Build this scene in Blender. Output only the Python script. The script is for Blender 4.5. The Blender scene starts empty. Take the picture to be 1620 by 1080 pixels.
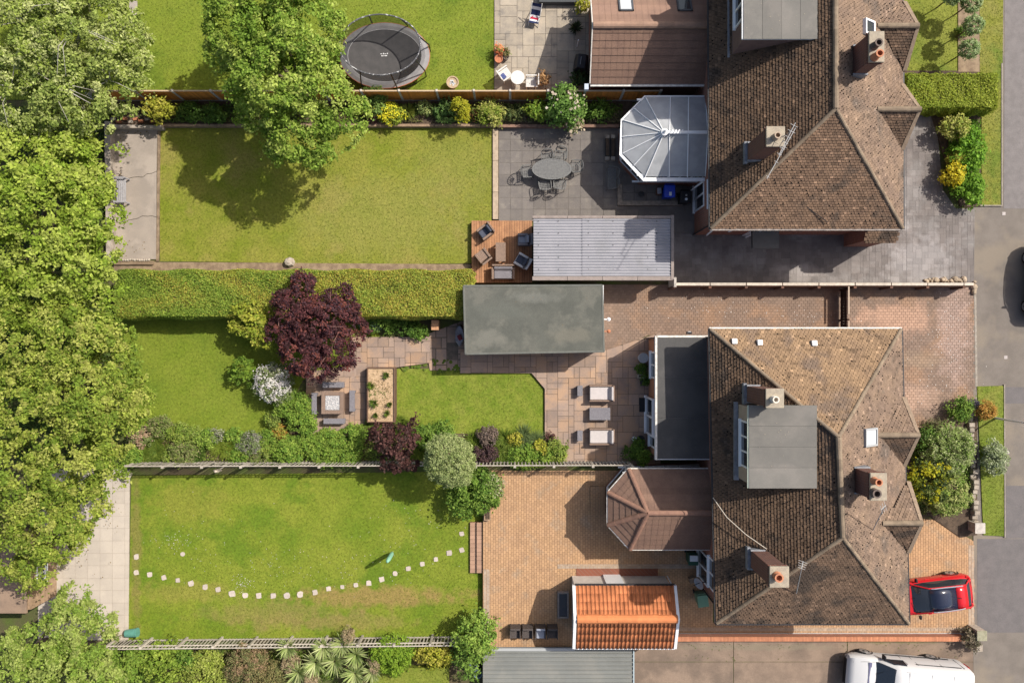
import bpy, math, random
import numpy as np
from mathutils import Vector, Matrix
R = math.radians
S = bpy.context.scene
COL = S.collection
random.seed(11)
rng = np.random.default_rng(11)

# ------------------------------------------------------------------ camera, sky, sun, exposure
D, F = 42.0, 1260.0            # drone height (m); focal length in pixels of the 1620 px wide photograph
cam = bpy.data.objects.new('camera', bpy.data.cameras.new('camera'))
COL.objects.link(cam)
cam.location = (0, 0, D)
cam.data.sensor_width = 36
cam.data.lens = 28
cam.data.clip_end = 1000
S.camera = cam
world = bpy.data.worlds.new('World')
S.world = world
world.use_nodes = True
wn = world.node_tree
sky = wn.nodes.new('ShaderNodeTexSky')
sky.sky_type = 'NISHITA'
sky.sun_disc = False
sky.sun_elevation = R(49)
sky.sun_rotation = R(59)
sky.dust_density = 4.0
sky.ozone_density = .6
wn.links.new(sky.outputs[0], wn.nodes['Background'].inputs[0])
wn.nodes['Background'].inputs[1].default_value = 0.118
sun = bpy.data.objects.new('sun', bpy.data.lights.new('sun', 'SUN'))
COL.objects.link(sun)
sun.data.energy = 4.6
sun.data.angle = R(0.55)
sun.data.color = (1.0, 0.94, 0.85)
SD = Vector((0.857 * math.cos(R(49)), 0.515 * math.cos(R(49)), math.sin(R(49))))
sun.rotation_euler = SD.to_track_quat('Z', 'Y').to_euler()
S.view_settings.view_transform = 'Standard'
S.view_settings.look = 'None'
S.view_settings.exposure = 0.28
S.view_settings.gamma = 1
S.view_settings.use_curve_mapping = False


def W(px, py, h=0.0):
    s = (D - h) / F
    return Vector(((px - 810) * s, (540 - py) * s, h))


# ------------------------------------------------------------------ materials
# tuned base colour factors
TONE = {'grey_slab': .62, 'pavement_tarmac': (.88, .84, .78), 'pavement_patch': (.9, .88, .86), 'pavement_strip': (.88, .86, .82), 'orange_block': .93, 'pink_block': .77,
        'imprinted_concrete': (.68, .66, .64), 'green_felt': .75, 'felt_rim': .78, 'grey_felt': .78, 'dark_felt': .55, 'beige_slab': .9, 'bottom_lawn_turf': (.92, 1.0, .65), 'top_lawn_turf': (.92, 1.0, .75), 'second_lawn_turf': (1.0, 1.0, .8), 'shaded_lawn_turf': (.92, 1., .75), 'sunken_lawn_turf': (.92, 1., .75),
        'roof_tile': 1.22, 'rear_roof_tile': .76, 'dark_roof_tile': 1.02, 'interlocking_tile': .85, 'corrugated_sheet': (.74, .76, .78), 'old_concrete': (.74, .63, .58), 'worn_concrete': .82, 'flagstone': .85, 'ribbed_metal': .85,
        'garage_concrete': .8, 'kerb_concrete': .7, 'bench_wood': .9, 'buff_rock': .8, 'step_block': .85}
def M(name, c, c2=None, sc=3., c3=None, sc3=.35, lo3=.5, rough=.85, bump=0., bsc=30., tint=0., rnd=0., metal=0.,
      fine=0., fsc=45., spec=.25, alpha=1., trans=0., emit=None, lo=.38, hi=.62, patches=None, seams=None):
    k = TONE.get(name)
    if k:
        c, c2, c3 = [tuple(v * (k[i] if isinstance(k, tuple) else k) for i, v in enumerate(q)) if q else q for q in (c, c2, c3)]
    m = bpy.data.materials.new(name)
    m.use_nodes = True
    nt = m.node_tree
    N, K = nt.nodes, nt.links
    b = N['Principled BSDF']
    b.inputs['Roughness'].default_value = rough
    b.inputs['Metallic'].default_value = metal
    b.inputs['Specular IOR Level'].default_value = spec
    b.inputs['Alpha'].default_value = alpha
    b.inputs['Transmission Weight'].default_value = trans
    geo = N.new('ShaderNodeNewGeometry')
    pos = geo.outputs['Position']

    def noise(scale, det=5):
        n = N.new('ShaderNodeTexNoise')
        n.inputs['Scale'].default_value = scale
        n.inputs['Detail'].default_value = det
        n.inputs['Roughness'].default_value = .6
        K.new(pos, n.inputs['Vector'])
        return n.outputs['Fac']

    def mrange(v, a, bb, c0=0., c1=1., cl=True):
        r = N.new('ShaderNodeMapRange')
        r.clamp = cl
        r.inputs[1].default_value = a
        r.inputs[2].default_value = bb
        r.inputs[3].default_value = c0
        r.inputs[4].default_value = c1
        K.new(v, r.inputs[0])
        return r.outputs[0]

    def mix(f, a, bcol, mode='MIX'):
        x = N.new('ShaderNodeMix')
        x.data_type = 'RGBA'
        x.blend_type = mode
        if isinstance(f, float):
            x.inputs[0].default_value = f
        else:
            K.new(f, x.inputs[0])
        for sock, val in ((x.inputs[6], a), (x.inputs[7], bcol)):
            if isinstance(val, tuple):
                sock.default_value = (*val, 1)
            else:
                K.new(val, sock)
        return x.outputs[2]

    col = c
    if c2:
        col = mix(mrange(noise(sc), lo, hi), c, c2)
    if c3:
        col = mix(mrange(noise(sc3, 4), lo3, lo3 + .12), col, c3)
    for (x, y, rx, ry, pc, st) in (patches or []):
        mp = N.new('ShaderNodeMapping')
        mp.inputs['Location'].default_value = (-x / rx, -y / ry, 0)
        mp.inputs['Scale'].default_value = (1 / rx, 1 / ry, 0)
        K.new(pos, mp.inputs['Vector'])
        ln = N.new('ShaderNodeVectorMath')
        ln.operation = 'LENGTH'
        K.new(mp.outputs[0], ln.inputs[0])
        ad = N.new('ShaderNodeMath')
        ad.operation = 'ADD'
        K.new(ln.outputs['Value'], ad.inputs[0])
        K.new(mrange(noise(1.6, 6), .25, .75, -.6, .6), ad.inputs[1])
        col = mix(mrange(ad.outputs[0], .5, 1.15, st, 0.), col, pc)
    mult = []
    if fine:
        mult.append(mrange(noise(fsc, 3), .3, .7, 1 - fine, 1 + fine))
    if tint:
        a = N.new('ShaderNodeAttribute')
        a.attribute_name = 'tint'
        mult.append(mrange(a.outputs['Fac'], 0, 1, 1 - tint, 1 + tint, False))
    if rnd:
        oi = N.new('ShaderNodeObjectInfo')
        mult.append(mrange(oi.outputs['Random'], 0, 1, 1 - rnd, 1 + rnd))
    for v in mult:
        cb = N.new('ShaderNodeCombineColor')
        for i in range(3):
            K.new(v, cb.inputs[i])
        col = mix(1.0, col, cb.outputs[0], 'MULTIPLY')
    if isinstance(col, tuple):
        b.inputs['Base Color'].default_value = (*col, 1)
    else:
        K.new(col, b.inputs['Base Color'])
    if bump:
        bp = N.new('ShaderNodeBump')
        bp.inputs['Strength'].default_value = min(1, bump)
        bp.inputs['Distance'].default_value = .02 * max(1, bump)
        K.new(noise(bsc, 4), bp.inputs['Height'])
        K.new(bp.outputs[0], b.inputs['Normal'])
    return m


def brick_mat(name, c1, c2, mortar):
    m = M(name, c1, rough=.9)
    nt = m.node_tree
    N, K = nt.nodes, nt.links
    geo = N.new('ShaderNodeNewGeometry')
    sx = N.new('ShaderNodeSeparateXYZ')
    K.new(geo.outputs['Position'], sx.inputs[0])
    ad = N.new('ShaderNodeMath')
    K.new(sx.outputs[0], ad.inputs[0])
    K.new(sx.outputs[1], ad.inputs[1])
    cb = N.new('ShaderNodeCombineXYZ')
    K.new(ad.outputs[0], cb.inputs[0])
    K.new(sx.outputs[2], cb.inputs[1])
    t = N.new('ShaderNodeTexBrick')
    t.inputs['Scale'].default_value = 1
    t.inputs['Brick Width'].default_value = .225
    t.inputs['Row Height'].default_value = .075
    t.inputs['Mortar Size'].default_value = .008
    t.inputs['Color1'].default_value = (*c1, 1)
    t.inputs['Color2'].default_value = (*c2, 1)
    t.inputs['Mortar'].default_value = (*mortar, 1)
    K.new(cb.outputs[0], t.inputs['Vector'])
    K.new(t.outputs['Color'], N['Principled BSDF'].inputs['Base Color'])
    return m


def leaf_mat():
    m = bpy.data.materials.new('leaf')
    m.use_nodes = True
    N, K = m.node_tree.nodes, m.node_tree.links
    b = N['Principled BSDF']
    b.inputs['Roughness'].default_value = .6
    b.inputs['Specular IOR Level'].default_value = .16
    a = N.new('ShaderNodeAttribute')
    a.attribute_name = 'Col'
    K.new(a.outputs['Color'], b.inputs['Base Color'])
    tr = N.new('ShaderNodeBsdfTranslucent')
    K.new(a.outputs['Color'], tr.inputs['Color'])
    mx = N.new('ShaderNodeMixShader')
    mx.inputs[0].default_value = .42
    K.new(b.outputs[0], mx.inputs[1])
    K.new(tr.outputs[0], mx.inputs[2])
    K.new(mx.outputs[0], N['Material Output'].inputs[0])
    return m


LEAF = leaf_mat()


# ------------------------------------------------------------------ mesh builder
def wloc(o):
    v = Vector((0, 0, 0))
    while o:
        v = v + o.location
        o = o.parent
    return v


class MB:
    def __init__(s, local=False):
        s.v, s.f, s.t, s.local = [], [], [], local

    def add(s, vs, fs, t=.5):
        n = len(s.v)
        s.v += [tuple(p) for p in vs]
        s.f += [tuple(i + n for i in f) for f in fs]
        s.t += [t] * len(fs)
        return s

    def box(s, x, y, z0, sx, sy, sz, rz=0., t=.5, taper=1.):
        c, si = math.cos(rz), math.sin(rz)
        vs = []
        for k, zz in ((1, z0), (taper, z0 + sz)):
            for a, b in ((-1, -1), (1, -1), (1, 1), (-1, 1)):
                u, w = a * sx / 2 * k, b * sy / 2 * k
                vs.append((x + u * c - w * si, y + u * si + w * c, zz))
        return s.add(vs, [(3, 2, 1, 0), (4, 5, 6, 7), (0, 1, 5, 4), (1, 2, 6, 5), (2, 3, 7, 6), (3, 0, 4, 7)], t)

    def prism(s, poly, z0, z1, t=.5):
        poly = [(p[0], p[1]) for p in poly]
        if sum(poly[i - 1][0] * poly[i][1] - poly[i][0] * poly[i - 1][1] for i in range(len(poly))) < 0:
            poly = poly[::-1]
        n = len(poly)
        vs = [(x, y, z0) for x, y in poly] + [(x, y, z1) for x, y in poly]
        fs = [tuple(range(n - 1, -1, -1)), tuple(range(n, 2 * n))]
        fs += [(i, (i + 1) % n, n + (i + 1) % n, n + i) for i in range(n)]
        return s.add(vs, fs, t)

    def hull8(s, a, b, t=.5):
        """a, b: two quads (lists of 4 points), joined"""
        vs = list(a) + list(b)
        return s.add(vs, [(3, 2, 1, 0), (4, 5, 6, 7), (0, 1, 5, 4), (1, 2, 6, 5), (2, 3, 7, 6), (3, 0, 4, 7)], t)

    def plate(s, pts, th, t=.5):
        """a flat polygon in space with thickness th below it"""
        p = [Vector(q) for q in pts]
        n = (p[1] - p[0]).cross(p[2] - p[0]).normalized()
        if n.z < 0:
            p = p[::-1]
            n = -n
        k = len(p)
        vs = [q - n * th for q in p] + p
        fs = [tuple(range(k - 1, -1, -1)), tuple(range(k, 2 * k))]
        fs += [(i, (i + 1) % k, k + (i + 1) % k, k + i) for i in range(k)]
        return s.add(vs, fs, t)

    def tube(s, pts, r, n=7, t=.5):
        pts = [Vector(p) for p in pts]
        rs = r if isinstance(r, (list, tuple)) else [r] * len(pts)
        vs = []
        for i, p in enumerate(pts):
            d = (pts[min(i + 1, len(pts) - 1)] - pts[max(i - 1, 0)]).normalized()
            a = d.orthogonal().normalized() if i == 0 else (a - d * a.dot(d)).normalized()
            b = d.cross(a)
            for k in range(n):
                q = 2 * math.pi * k / n
                vs.append(p + (a * math.cos(q) + b * math.sin(q)) * rs[i])
        fs = [(i * n + k, i * n + (k + 1) % n, (i + 1) * n + (k + 1) % n, (i + 1) * n + k)
              for i in range(len(pts) - 1) for k in range(n)]
        m = len(vs)
        fs += [tuple(range(n - 1, -1, -1)), tuple(range(m - n, m))]
        return s.add(vs, fs, t)

    def lathe(s, prof, x=0, y=0, n=16, t=.5, sx=1., sy=1.):
        vs = [(x + r * sx * math.cos(2 * math.pi * k / n), y + r * sy * math.sin(2 * math.pi * k / n), z)
              for r, z in prof for k in range(n)]
        fs = [(i * n + k, i * n + (k + 1) % n, (i + 1) * n + (k + 1) % n, (i + 1) * n + k)
              for i in range(len(prof) - 1) for k in range(n)]
        m = len(vs)
        fs += [tuple(range(n - 1, -1, -1)), tuple(range(m - n, m))]
        return s.add(vs, fs, t)

    def loft(s, secs, t=.5):
        n = len(secs[0])
        vs = [p for sec in secs for p in sec]
        fs = [(i * n + k, i * n + (k + 1) % n, (i + 1) * n + (k + 1) % n, (i + 1) * n + k)
              for i in range(len(secs) - 1) for k in range(n)]
        m = len(vs)
        fs += [tuple(range(n - 1, -1, -1)), tuple(range(m - n, m))]
        return s.add(vs, fs, t)

    def build(s, name, mat, parent=None, loc=None, smooth=False, bev=0., tint=False):
        me = bpy.data.meshes.new(name)
        off = Vector((0, 0, 0))
        if not s.local:
            if parent:
                off = wloc(parent)
            elif loc is not None:
                off = Vector(loc)
        vs = s.v if off.length == 0 else [(x - off.x, y - off.y, z - off.z) for x, y, z in s.v]
        me.from_pydata(vs, [], s.f)
        me.materials.append(mat)
        if tint:
            at = me.attributes.new('tint', 'FLOAT', 'FACE')
            at.data.foreach_set('value', s.t)
        if smooth:
            me.polygons.foreach_set('use_smooth', [True] * len(me.polygons))
            try:
                me.set_sharp_from_angle(angle=R(40))
            except Exception:
                pass
        o = bpy.data.objects.new(name, me)
        COL.objects.link(o)
        if parent:
            o.parent = parent
        elif loc is not None:
            o.location = loc
        if bev:
            b = o.modifiers.new('bevel', 'BEVEL')
            b.width = bev
            b.segments = 2
            b.limit_method = 'ANGLE'
        return o


def tag(o, label, cat, group=None):
    o['label'] = label
    o['category'] = cat
    if group:
        o['group'] = group
    return o


def T(name, label, cat, loc, rz=0., group=None):
    o = bpy.data.objects.new(name, None)
    o.empty_display_size = .2
    COL.objects.link(o)
    o.location = loc
    o.rotation_euler = (0, 0, rz)
    return tag(o, label, cat, group)


def struct(o):
    o['kind'] = 'structure'
    return o


def stuff(o):
    o['kind'] = 'stuff'
    return o


def inst(src, name, parent, loc, rot=None, scale=None):
    o = bpy.data.objects.new(name, src if isinstance(src, bpy.types.Mesh) else src.data)
    COL.objects.link(o)
    o.parent = parent
    o.location = loc
    if rot is not None:
        o.rotation_euler = rot
    if scale is not None:
        o.scale = scale
    return o


def mesh_of(mb, name, mat, smooth=False, tint=False):
    o = mb.build(name, mat, smooth=smooth, tint=tint)
    me = o.data
    bpy.data.objects.remove(o)
    return me


def copy_tree(o, parent=None):
    c = o.copy()
    COL.objects.link(c)
    if parent:
        c.parent = parent
    for ch in list(o.children):
        copy_tree(ch, c)
    return c


def mesh_np(name, V, nper, cols, mat):
    """V (n*nper,3) points, faces of nper corners each, cols (n,3) per face"""
    n = len(V) // nper
    me = bpy.data.meshes.new(name)
    me.vertices.add(len(V))
    me.vertices.foreach_set('co', V.astype(np.float32).ravel())
    me.loops.add(n * nper)
    me.loops.foreach_set('vertex_index', np.arange(n * nper, dtype=np.int32))
    me.polygons.add(n)
    me.polygons.foreach_set('loop_start', np.arange(0, n * nper, nper, dtype=np.int32))
    me.update(calc_edges=True)
    at = me.attributes.new('Col', 'FLOAT_COLOR', 'FACE')
    at.data.foreach_set('color', np.hstack([cols, np.ones((n, 1))]).astype(np.float32).ravel())
    me.materials.append(mat)
    return me


# ------------------------------------------------------------------ foliage
def unit(a):
    return a / np.maximum(np.linalg.norm(a, axis=1, keepdims=True), 1e-6)


def leaves(P, Nrm, size, pal, mixw=None, aspect=1.7, jit=.62, var=.38, sizevar=.35):
    n = len(P)
    nr = unit(Nrm + rng.normal(0, jit, (n, 3)))
    t = unit(np.cross(nr, rng.normal(0, 1, (n, 3))))
    b = np.cross(nr, t)
    L = (size * (1 + rng.uniform(-sizevar, sizevar, n)))[:, None]
    w = L / aspect
    V = np.stack([P - t * L / 2, P + b * w / 2 + t * L * .05, P + t * L / 2, P - b * w / 2 + t * L * .05], 1).reshape(-1, 3)
    pal = np.array(pal)
    if mixw is None:
        mixw = rng.uniform(0, 1, n)
    i = np.clip(mixw * len(pal) + rng.normal(0, .5, n), 0, len(pal) - .01).astype(int)
    c = pal[i] * (1 + rng.uniform(-var, var, (n, 1)))
    c = c * np.array([1.58, 1.66, 1.8])
    return V, np.clip(c, .004, .8)


def ball_points(lobes, dens, clump, low=-.25, leaf=.15, kf=4.2):
    """points and outward normals on sub-clumps that cover each ellipsoid lobe (x,y,z,rx,ry,rz)"""
    Ps, Ns, Ms = [], [], []
    for (x, y, z, rx, ry, rz) in lobes:
        r = (rx * ry) ** .5
        k = max(5, int(kf * (r / clump) ** 2))
        d = unit(rng.normal(0, 1, (k * 3, 3)))
        d = d[d[:, 2] > low][:k]
        rad = rng.uniform(.76, 1.02, (len(d), 1))
        cc = np.array([x, y, z]) + d * np.array([rx, ry, rz]) * rad
        cr = clump * rng.choice([.5, .7, .9, 1.1, 1.4], len(d))
        cm = rng.uniform(0, 1, len(d))
        n = max(40, int(dens / 60. * 2 * math.pi * r * r / (.29 * leaf * leaf)))
        idx = rng.integers(0, len(d), n)
        dd = unit(rng.normal(0, 1, (n, 3)) + d[idx] * .7 + np.array([0, 0, .35]))
        far = np.where(rng.uniform(0, 1, (n, 1)) < .16, 1.45, 1.)
        P = cc[idx] + dd * cr[idx][:, None] * rng.uniform(.5, 1.1, (n, 1)) * far * np.array([1, 1, .8])
        Ps.append(P)
        Ns.append(dd * .55 + np.array([.18, .11, .8]) + d[idx] * .2)
        Ms.append(cm[idx])
    return np.vstack(Ps), np.vstack(Ns), np.concatenate(Ms)


BARK = M('bark', (.16, .12, .085), (.08, .06, .045), sc=6, bump=.6, bsc=25)
BARK_P = M('pale_bark', (.42, .40, .36), (.28, .25, .21), sc=8, bump=.4)
STEM = M('woody_stem', (.13, .09, .055), (.07, .05, .03), sc=8)


def tree(name, label, lobes_px, pal, base=None, leaf=.15, dens=62, clump=.55, z0=0., cat='tree', group=None, bark=None,
         squash=.75, limbs=9, extra_branches=0, tr=.22, low=-.25, zmin=None, bth=1., kf=3.4, gapk=-1.15):
    dens = min(150, dens * 2.3)
    lob = []
    for (px, py, rp, h) in lobes_px:
        p = W(px, py, h)
        r = rp * (D - h) / F
        lob.append((p.x, p.y, h - r * squash * .35, r * .93, r * .93, r * squash))
    cx = np.mean([l[0] for l in lob])
    cy = np.mean([l[1] for l in lob])
    if base:
        q = W(base[0], base[1], z0)
        cx, cy = q.x, q.y
    t = T(name, label, cat, (cx, cy, z0), 0, group)
    P, N_, m = ball_points(lob, dens, clump, low, leaf, kf)
    k = P[:, 2] > (zmin if zmin is not None else z0 + .5)
    f_ = 2.2 / max(.35, clump * 2.6)      # gaps between the boughs
    gap = np.sin(P[:, 0] * f_ * 1.1 + 1.7 * np.sin(P[:, 1] * f_ * .8 + P[:, 2] * .9)) + np.sin(P[:, 1] * f_ * 1.3 + 1.5 * np.sin(P[:, 0] * f_ * .7 + 2)) + .5 * np.sin(P[:, 2] * 2.3 + P[:, 0] * f_)
    k &= gap > gapk + rng.normal(0, .25, len(P))
    V, c = leaves(P[k], N_[k], leaf, pal, m[k])
    o = bpy.data.objects.new('crown', mesh_np('crown', V - np.array([cx, cy, z0]), 4, c, LEAF))
    COL.objects.link(o)
    o.parent = t
    zt = np.mean([l[2] for l in lob])
    b = MB()
    fork = Vector((cx, cy, z0 + (zt - z0) * .5))
    b.tube([(cx, cy, z0 - .2), (cx + .03, cy, z0 + .6), fork], [tr * 1.35, tr, tr * .75], 9)
    for l in sorted(lob, key=lambda q: -q[3])[:limbs]:
        e = Vector((l[0], l[1], l[2] + l[5] * .3))
        mid = fork.lerp(e, .5) + Vector((random.uniform(-.2, .2), random.uniform(-.2, .2), .25))
        b.tube([fork - Vector((0, 0, .15)), mid, e], [tr * .55, tr * .34, tr * .1], 6)
    for _ in range(extra_branches):
        l = random.choice(lob)
        a = random.uniform(0, 6.28)
        s_ = Vector((l[0], l[1], l[2] + l[5] * .55))
        e = Vector((l[0] + math.cos(a) * l[3] * .95, l[1] + math.sin(a) * l[4] * .95, l[2] + l[5] * .75))
        b.tube([s_, s_.lerp(e, .5) + Vector((0, 0, l[5] * .3)), e], [.022 * bth, .016 * bth, .006], 4)
    b.build('trunk', bark or BARK, t, smooth=True)
    return t


def shrub(name, label, px, py, rp, h, pal, leaf=.13, dens=90, clump=.24, z0=0., squash=.8, cat='shrub', group=None,
          rpy=None, flowers=None, nfl=0, sub=None, fsize=.11):
    """a bush: foliage over a few stems; px,py = centre of the crown in the photograph, rp = radius there in pixels"""
    hc = z0 + h * .55
    c = W(px, py, hc)
    r = rp * (D - hc) / F
    ry = (rpy or rp) * (D - hc) / F
    rz = h * .5
    t = T(name, label, cat, (c.x, c.y, z0), 0, group)
    lob = [(c.x, c.y, hc, r * .85, ry * .85, rz)]
    for i in range(sub if sub is not None else 4):
        a = i * 2.4 + random.random()
        lob.append((c.x + math.cos(a) * r * .5, c.y + math.sin(a) * ry * .5, hc - rz * .15 + random.uniform(-.1, .15) * h,
                    r * .5, ry * .5, rz * .8))
    P, N_, m = ball_points(lob, min(dens, 110) * 1.0, min(clump, r * .6), -.35, leaf)
    k = P[:, 2] > z0 + .03
    V, col = leaves(P[k], N_[k], leaf, pal, m[k])
    if nfl:
        P2, N2, m2 = ball_points(lob[:1], nfl * 60. * .29 * fsize * fsize / (2 * math.pi * lob[0][3] * lob[0][4]), min(clump, r * .6), .0, fsize)
        P2 = P2 + N2 * .06
        V2, c2 = leaves(P2, N2 + np.array([0, 0, 1.]), fsize, flowers, m2, aspect=1.1, var=.12)
        V, col = np.vstack([V, V2]), np.vstack([col, c2])
    o = bpy.data.objects.new('foliage', mesh_np('foliage', V - np.array([c.x, c.y, z0]), 4, col, LEAF))
    COL.objects.link(o)
    o.parent = t
    b = MB()
    for i in range(4):
        a = i * 1.6 + .4
        b.tube([(c.x + math.cos(a) * .05, c.y + math.sin(a) * .05, z0 - .05),
                (c.x + math.cos(a) * r * .25, c.y + math.sin(a) * ry * .25, z0 + h * .35),
                (c.x + math.cos(a) * r * .5, c.y + math.sin(a) * ry * .5, z0 + h * .7)], [.03, .022, .008], 5)
    b.build('stem', STEM, t)
    return t


def spiky(name, label, px, py, rp, h, pal, n=90, width=.06, z0=0., arch=.5, cat='plant', group=None, heads=1, spread=0., flat=False, trunk=0.):
    """strap-leaved plant: arching blades from one or more hearts"""
    c = W(px, py, z0 + h * .5 + trunk)
    r = rp * (D - z0 - h * .5 - trunk) / F
    t = T(name, label, cat, (c.x, c.y, z0), 0, group)
    Vs, Cs = [], []
    pal = np.array(pal)
    for hd in range(heads):
        hx, hy = (0, 0) if heads == 1 else (random.uniform(-1, 1) * spread, random.uniform(-1, 1) * spread)
        for i in range(n):
            a = random.uniform(0, 6.283)
            el = random.uniform(.15, 1.35) if not flat else random.uniform(.05, .9)
            L = r * random.uniform(.75, 1.1) / max(.55, math.cos(el * .75))
            dx, dy = math.cos(a), math.sin(a)
            pts = []
            for s_ in (0, .35, .7, 1.):
                d_ = L * s_ * math.cos(el) + L * .18 * s_ * s_ * arch
                z_ = trunk + .06 + h * (s_ * math.sin(el) * 1.1 - arch * s_ * s_ * .55 * math.sin(el))
                pts.append(np.array([hx + dx * d_, hy + dy * d_, max(.04, z_)]))
            nx, ny = -dy, dx
            ws = (width * .6, width, width * .75, .004)
            cc = pal[random.randrange(len(pal))] * random.uniform(.75, 1.25)
            for k in range(3):
                o0 = np.array([nx, ny, 0]) * ws[k] / 2
                o1 = np.array([nx, ny, 0]) * ws[k + 1] / 2
                Vs += [pts[k] - o0, pts[k] + o0, pts[k + 1] + o1, pts[k + 1] - o1]
                Cs.append(cc)
    me = mesh_np('leaves', np.array(Vs), 4, np.clip(np.array(Cs), .004, .8), LEAF)
    o = bpy.data.objects.new('leaves', me)
    COL.objects.link(o)
    o.parent = t
    b = MB(local=True)
    b.lathe([(.05, -.05), (.06, trunk * .5 + .02), (.05, trunk + .12), (.01, trunk + .16)], n=7)
    b.build('stem', STEM, t)
    return t


def hedge(name, label, poly, z0, h, pal, leaf=.085, dens=1150, grad=.6, group=None, cat='hedge', wav=.06):
    """clipped hedge: leaf shell on top and sides of an upright body; poly = world footprint rectangle"""
    xs = [p[0] for p in poly]
    ys = [p[1] for p in poly]
    cx, cy = np.mean(xs), np.mean(ys)
    t = T(name, label, cat, (cx, cy, z0), 0, group)
    x0, x1, y0, y1 = min(xs), max(xs), min(ys), max(ys)

    def mk(n, face):
        u = rng.uniform(0, 1, n)
        v = rng.uniform(0, 1, n)
        dpt = rng.uniform(-.12, .05, n)
        if face == 'T':
            X, Y = x0 + (x1 - x0) * u, y0 + (y1 - y0) * v
            Z = z0 + h + dpt + wav * np.sin(X * 1.1 + np.sin(Y * 2.3) * 2) + .6 * wav * np.sin(X * 5.1 + Y * 4)
            N_ = np.tile([0, 0, 1.], (n, 1))
        else:
            Z = z0 + h * v
            bulge = .1 * np.sin(v * 3.1) + .05 * np.sin(u * 40)
            if face in 'SN':
                X = x0 + (x1 - x0) * u
                Y = (y0 - dpt - bulge) if face == 'S' else (y1 + dpt + bulge)
                N_ = np.tile([0, -1. if face == 'S' else 1., .5], (n, 1))
            else:
                Y = y0 + (y1 - y0) * u
                X = (x0 - dpt - bulge) if face == 'W' else (x1 + dpt + bulge)
                N_ = np.tile([-1. if face == 'W' else 1., 0, .5], (n, 1))
        return np.stack([X, Y, Z], 1), N_

    A = []
    for face, ar in (('T', (x1 - x0) * (y1 - y0) * 1.25), ('S', (x1 - x0) * h), ('N', (x1 - x0) * h * .7), ('W', (y1 - y0) * h), ('E', (y1 - y0) * h)):
        A.append(mk(int(dens * ar), face))
    P = np.vstack([a[0] for a in A])
    N_ = np.vstack([a[1] for a in A])
    mw = (.5 - grad / 2) + grad * (P[:, 0] - x0) / (x1 - x0) + .2 * np.sin(P[:, 0] * 1.3 + 2 * np.sin(P[:, 1] * 2.1 + P[:, 0] * .4)) + rng.normal(0, .16, len(P))
    V, c = leaves(P, N_, leaf, pal, np.clip(mw, 0, 1), jit=.5)
    o = bpy.data.objects.new('foliage', mesh_np('foliage', V - np.array([cx, cy, z0]), 4, c, LEAF))
    COL.objects.link(o)
    o.parent = t
    b = MB()
    b.box(cx, cy, z0 - .05, (x1 - x0) - .35, (y1 - y0) - .35, h - .1)
    b.build('inner_branches', M(name + '_twigs', (.05, .06, .02), (.07, .05, .03), sc=14, bump=1, bsc=20), t)
    return t


# ------------------------------------------------------------------ flat areas
def inside(px, py, poly):
    c = np.zeros(len(px), bool)
    n = len(poly)
    for i in range(n):
        x1, y1 = poly[i][0], poly[i][1]
        x2, y2 = poly[i - 1][0], poly[i - 1][1]
        k = ((y1 > py) != (y2 > py)) & (px < (x2 - x1) * (py - y1) / ((y2 - y1) if y2 != y1 else 1e-9) + x1)
        c ^= k
    return c


def poly_px(pts, h=0.):
    return [(W(x, y, h).x, W(x, y, h).y) for x, y in pts]


def area(name, pts, z, mat, depth=.5, world=False):
    poly = pts if world else poly_px(pts, z)
    return struct(MB().prism(poly, z - depth, z).build(name, mat))


def grass(name, label, poly, z, pal, dens=260, hgt=.026):
    xs = [p[0] for p in poly]
    ys = [p[1] for p in poly]
    n = int(dens * (max(xs) - min(xs)) * (max(ys) - min(ys)))
    X = rng.uniform(min(xs), max(xs), n)
    Y = rng.uniform(min(ys), max(ys), n)
    k = inside(X, Y, poly)
    X, Y = X[k], Y[k]
    n = len(X)
    a = rng.uniform(0, 6.283, n)
    w = rng.uniform(.012, .03, n)
    h = hgt * rng.uniform(.5, 1.3, n)
    lx, ly = rng.normal(0, .03, n), rng.normal(0, .03, n)
    V = np.stack([np.stack([X - np.cos(a) * w, Y - np.sin(a) * w, np.full(n, z - .004)], 1),
                  np.stack([X + np.cos(a) * w, Y + np.sin(a) * w, np.full(n, z - .004)], 1),
                  np.stack([X + lx, Y + ly, z + h], 1)], 1).reshape(-1, 3)
    pal = np.array(pal)
    c = pal[rng.integers(0, len(pal), n)] * rng.uniform(.75, 1.25, (n, 1))
    o = bpy.data.objects.new(name, mesh_np(name, V, 3, c, LEAF))
    COL.objects.link(o)
    stuff(o)
    return tag(o, label, 'grass')


def clip_rect(poly, x0, y0, x1, y1):
    def cl(ps, f, g):
        out = []
        for i in range(len(ps)):
            a, b = ps[i - 1], ps[i]
            fa, fb = f(a), f(b)
            if (fa >= 0) != (fb >= 0):
                k = fa / (fa - fb)
                out.append((a[0] + (b[0] - a[0]) * k, a[1] + (b[1] - a[1]) * k))
            if fb >= 0:
                out.append(b)
        return out
    ps = [(p[0], p[1]) for p in poly]
    for f in (lambda p: p[0] - x0, lambda p: x1 - p[0], lambda p: p[1] - y0, lambda p: y1 - p[1]):
        ps = cl(ps, f, None)
        if len(ps) < 3:
            return None
    out = [ps[0]]
    for p in ps[1:]:
        if abs(p[0] - out[-1][0]) + abs(p[1] - out[-1][1]) > .004:
            out.append(p)
    if len(out) > 2 and abs(out[0][0] - out[-1][0]) + abs(out[0][1] - out[-1][1]) < .004:
        out.pop()
    ar = abs(sum(out[i - 1][0] * out[i][1] - out[i][0] * out[i - 1][1] for i in range(len(out)))) / 2
    return out if len(out) > 2 and ar > .004 else None


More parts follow.
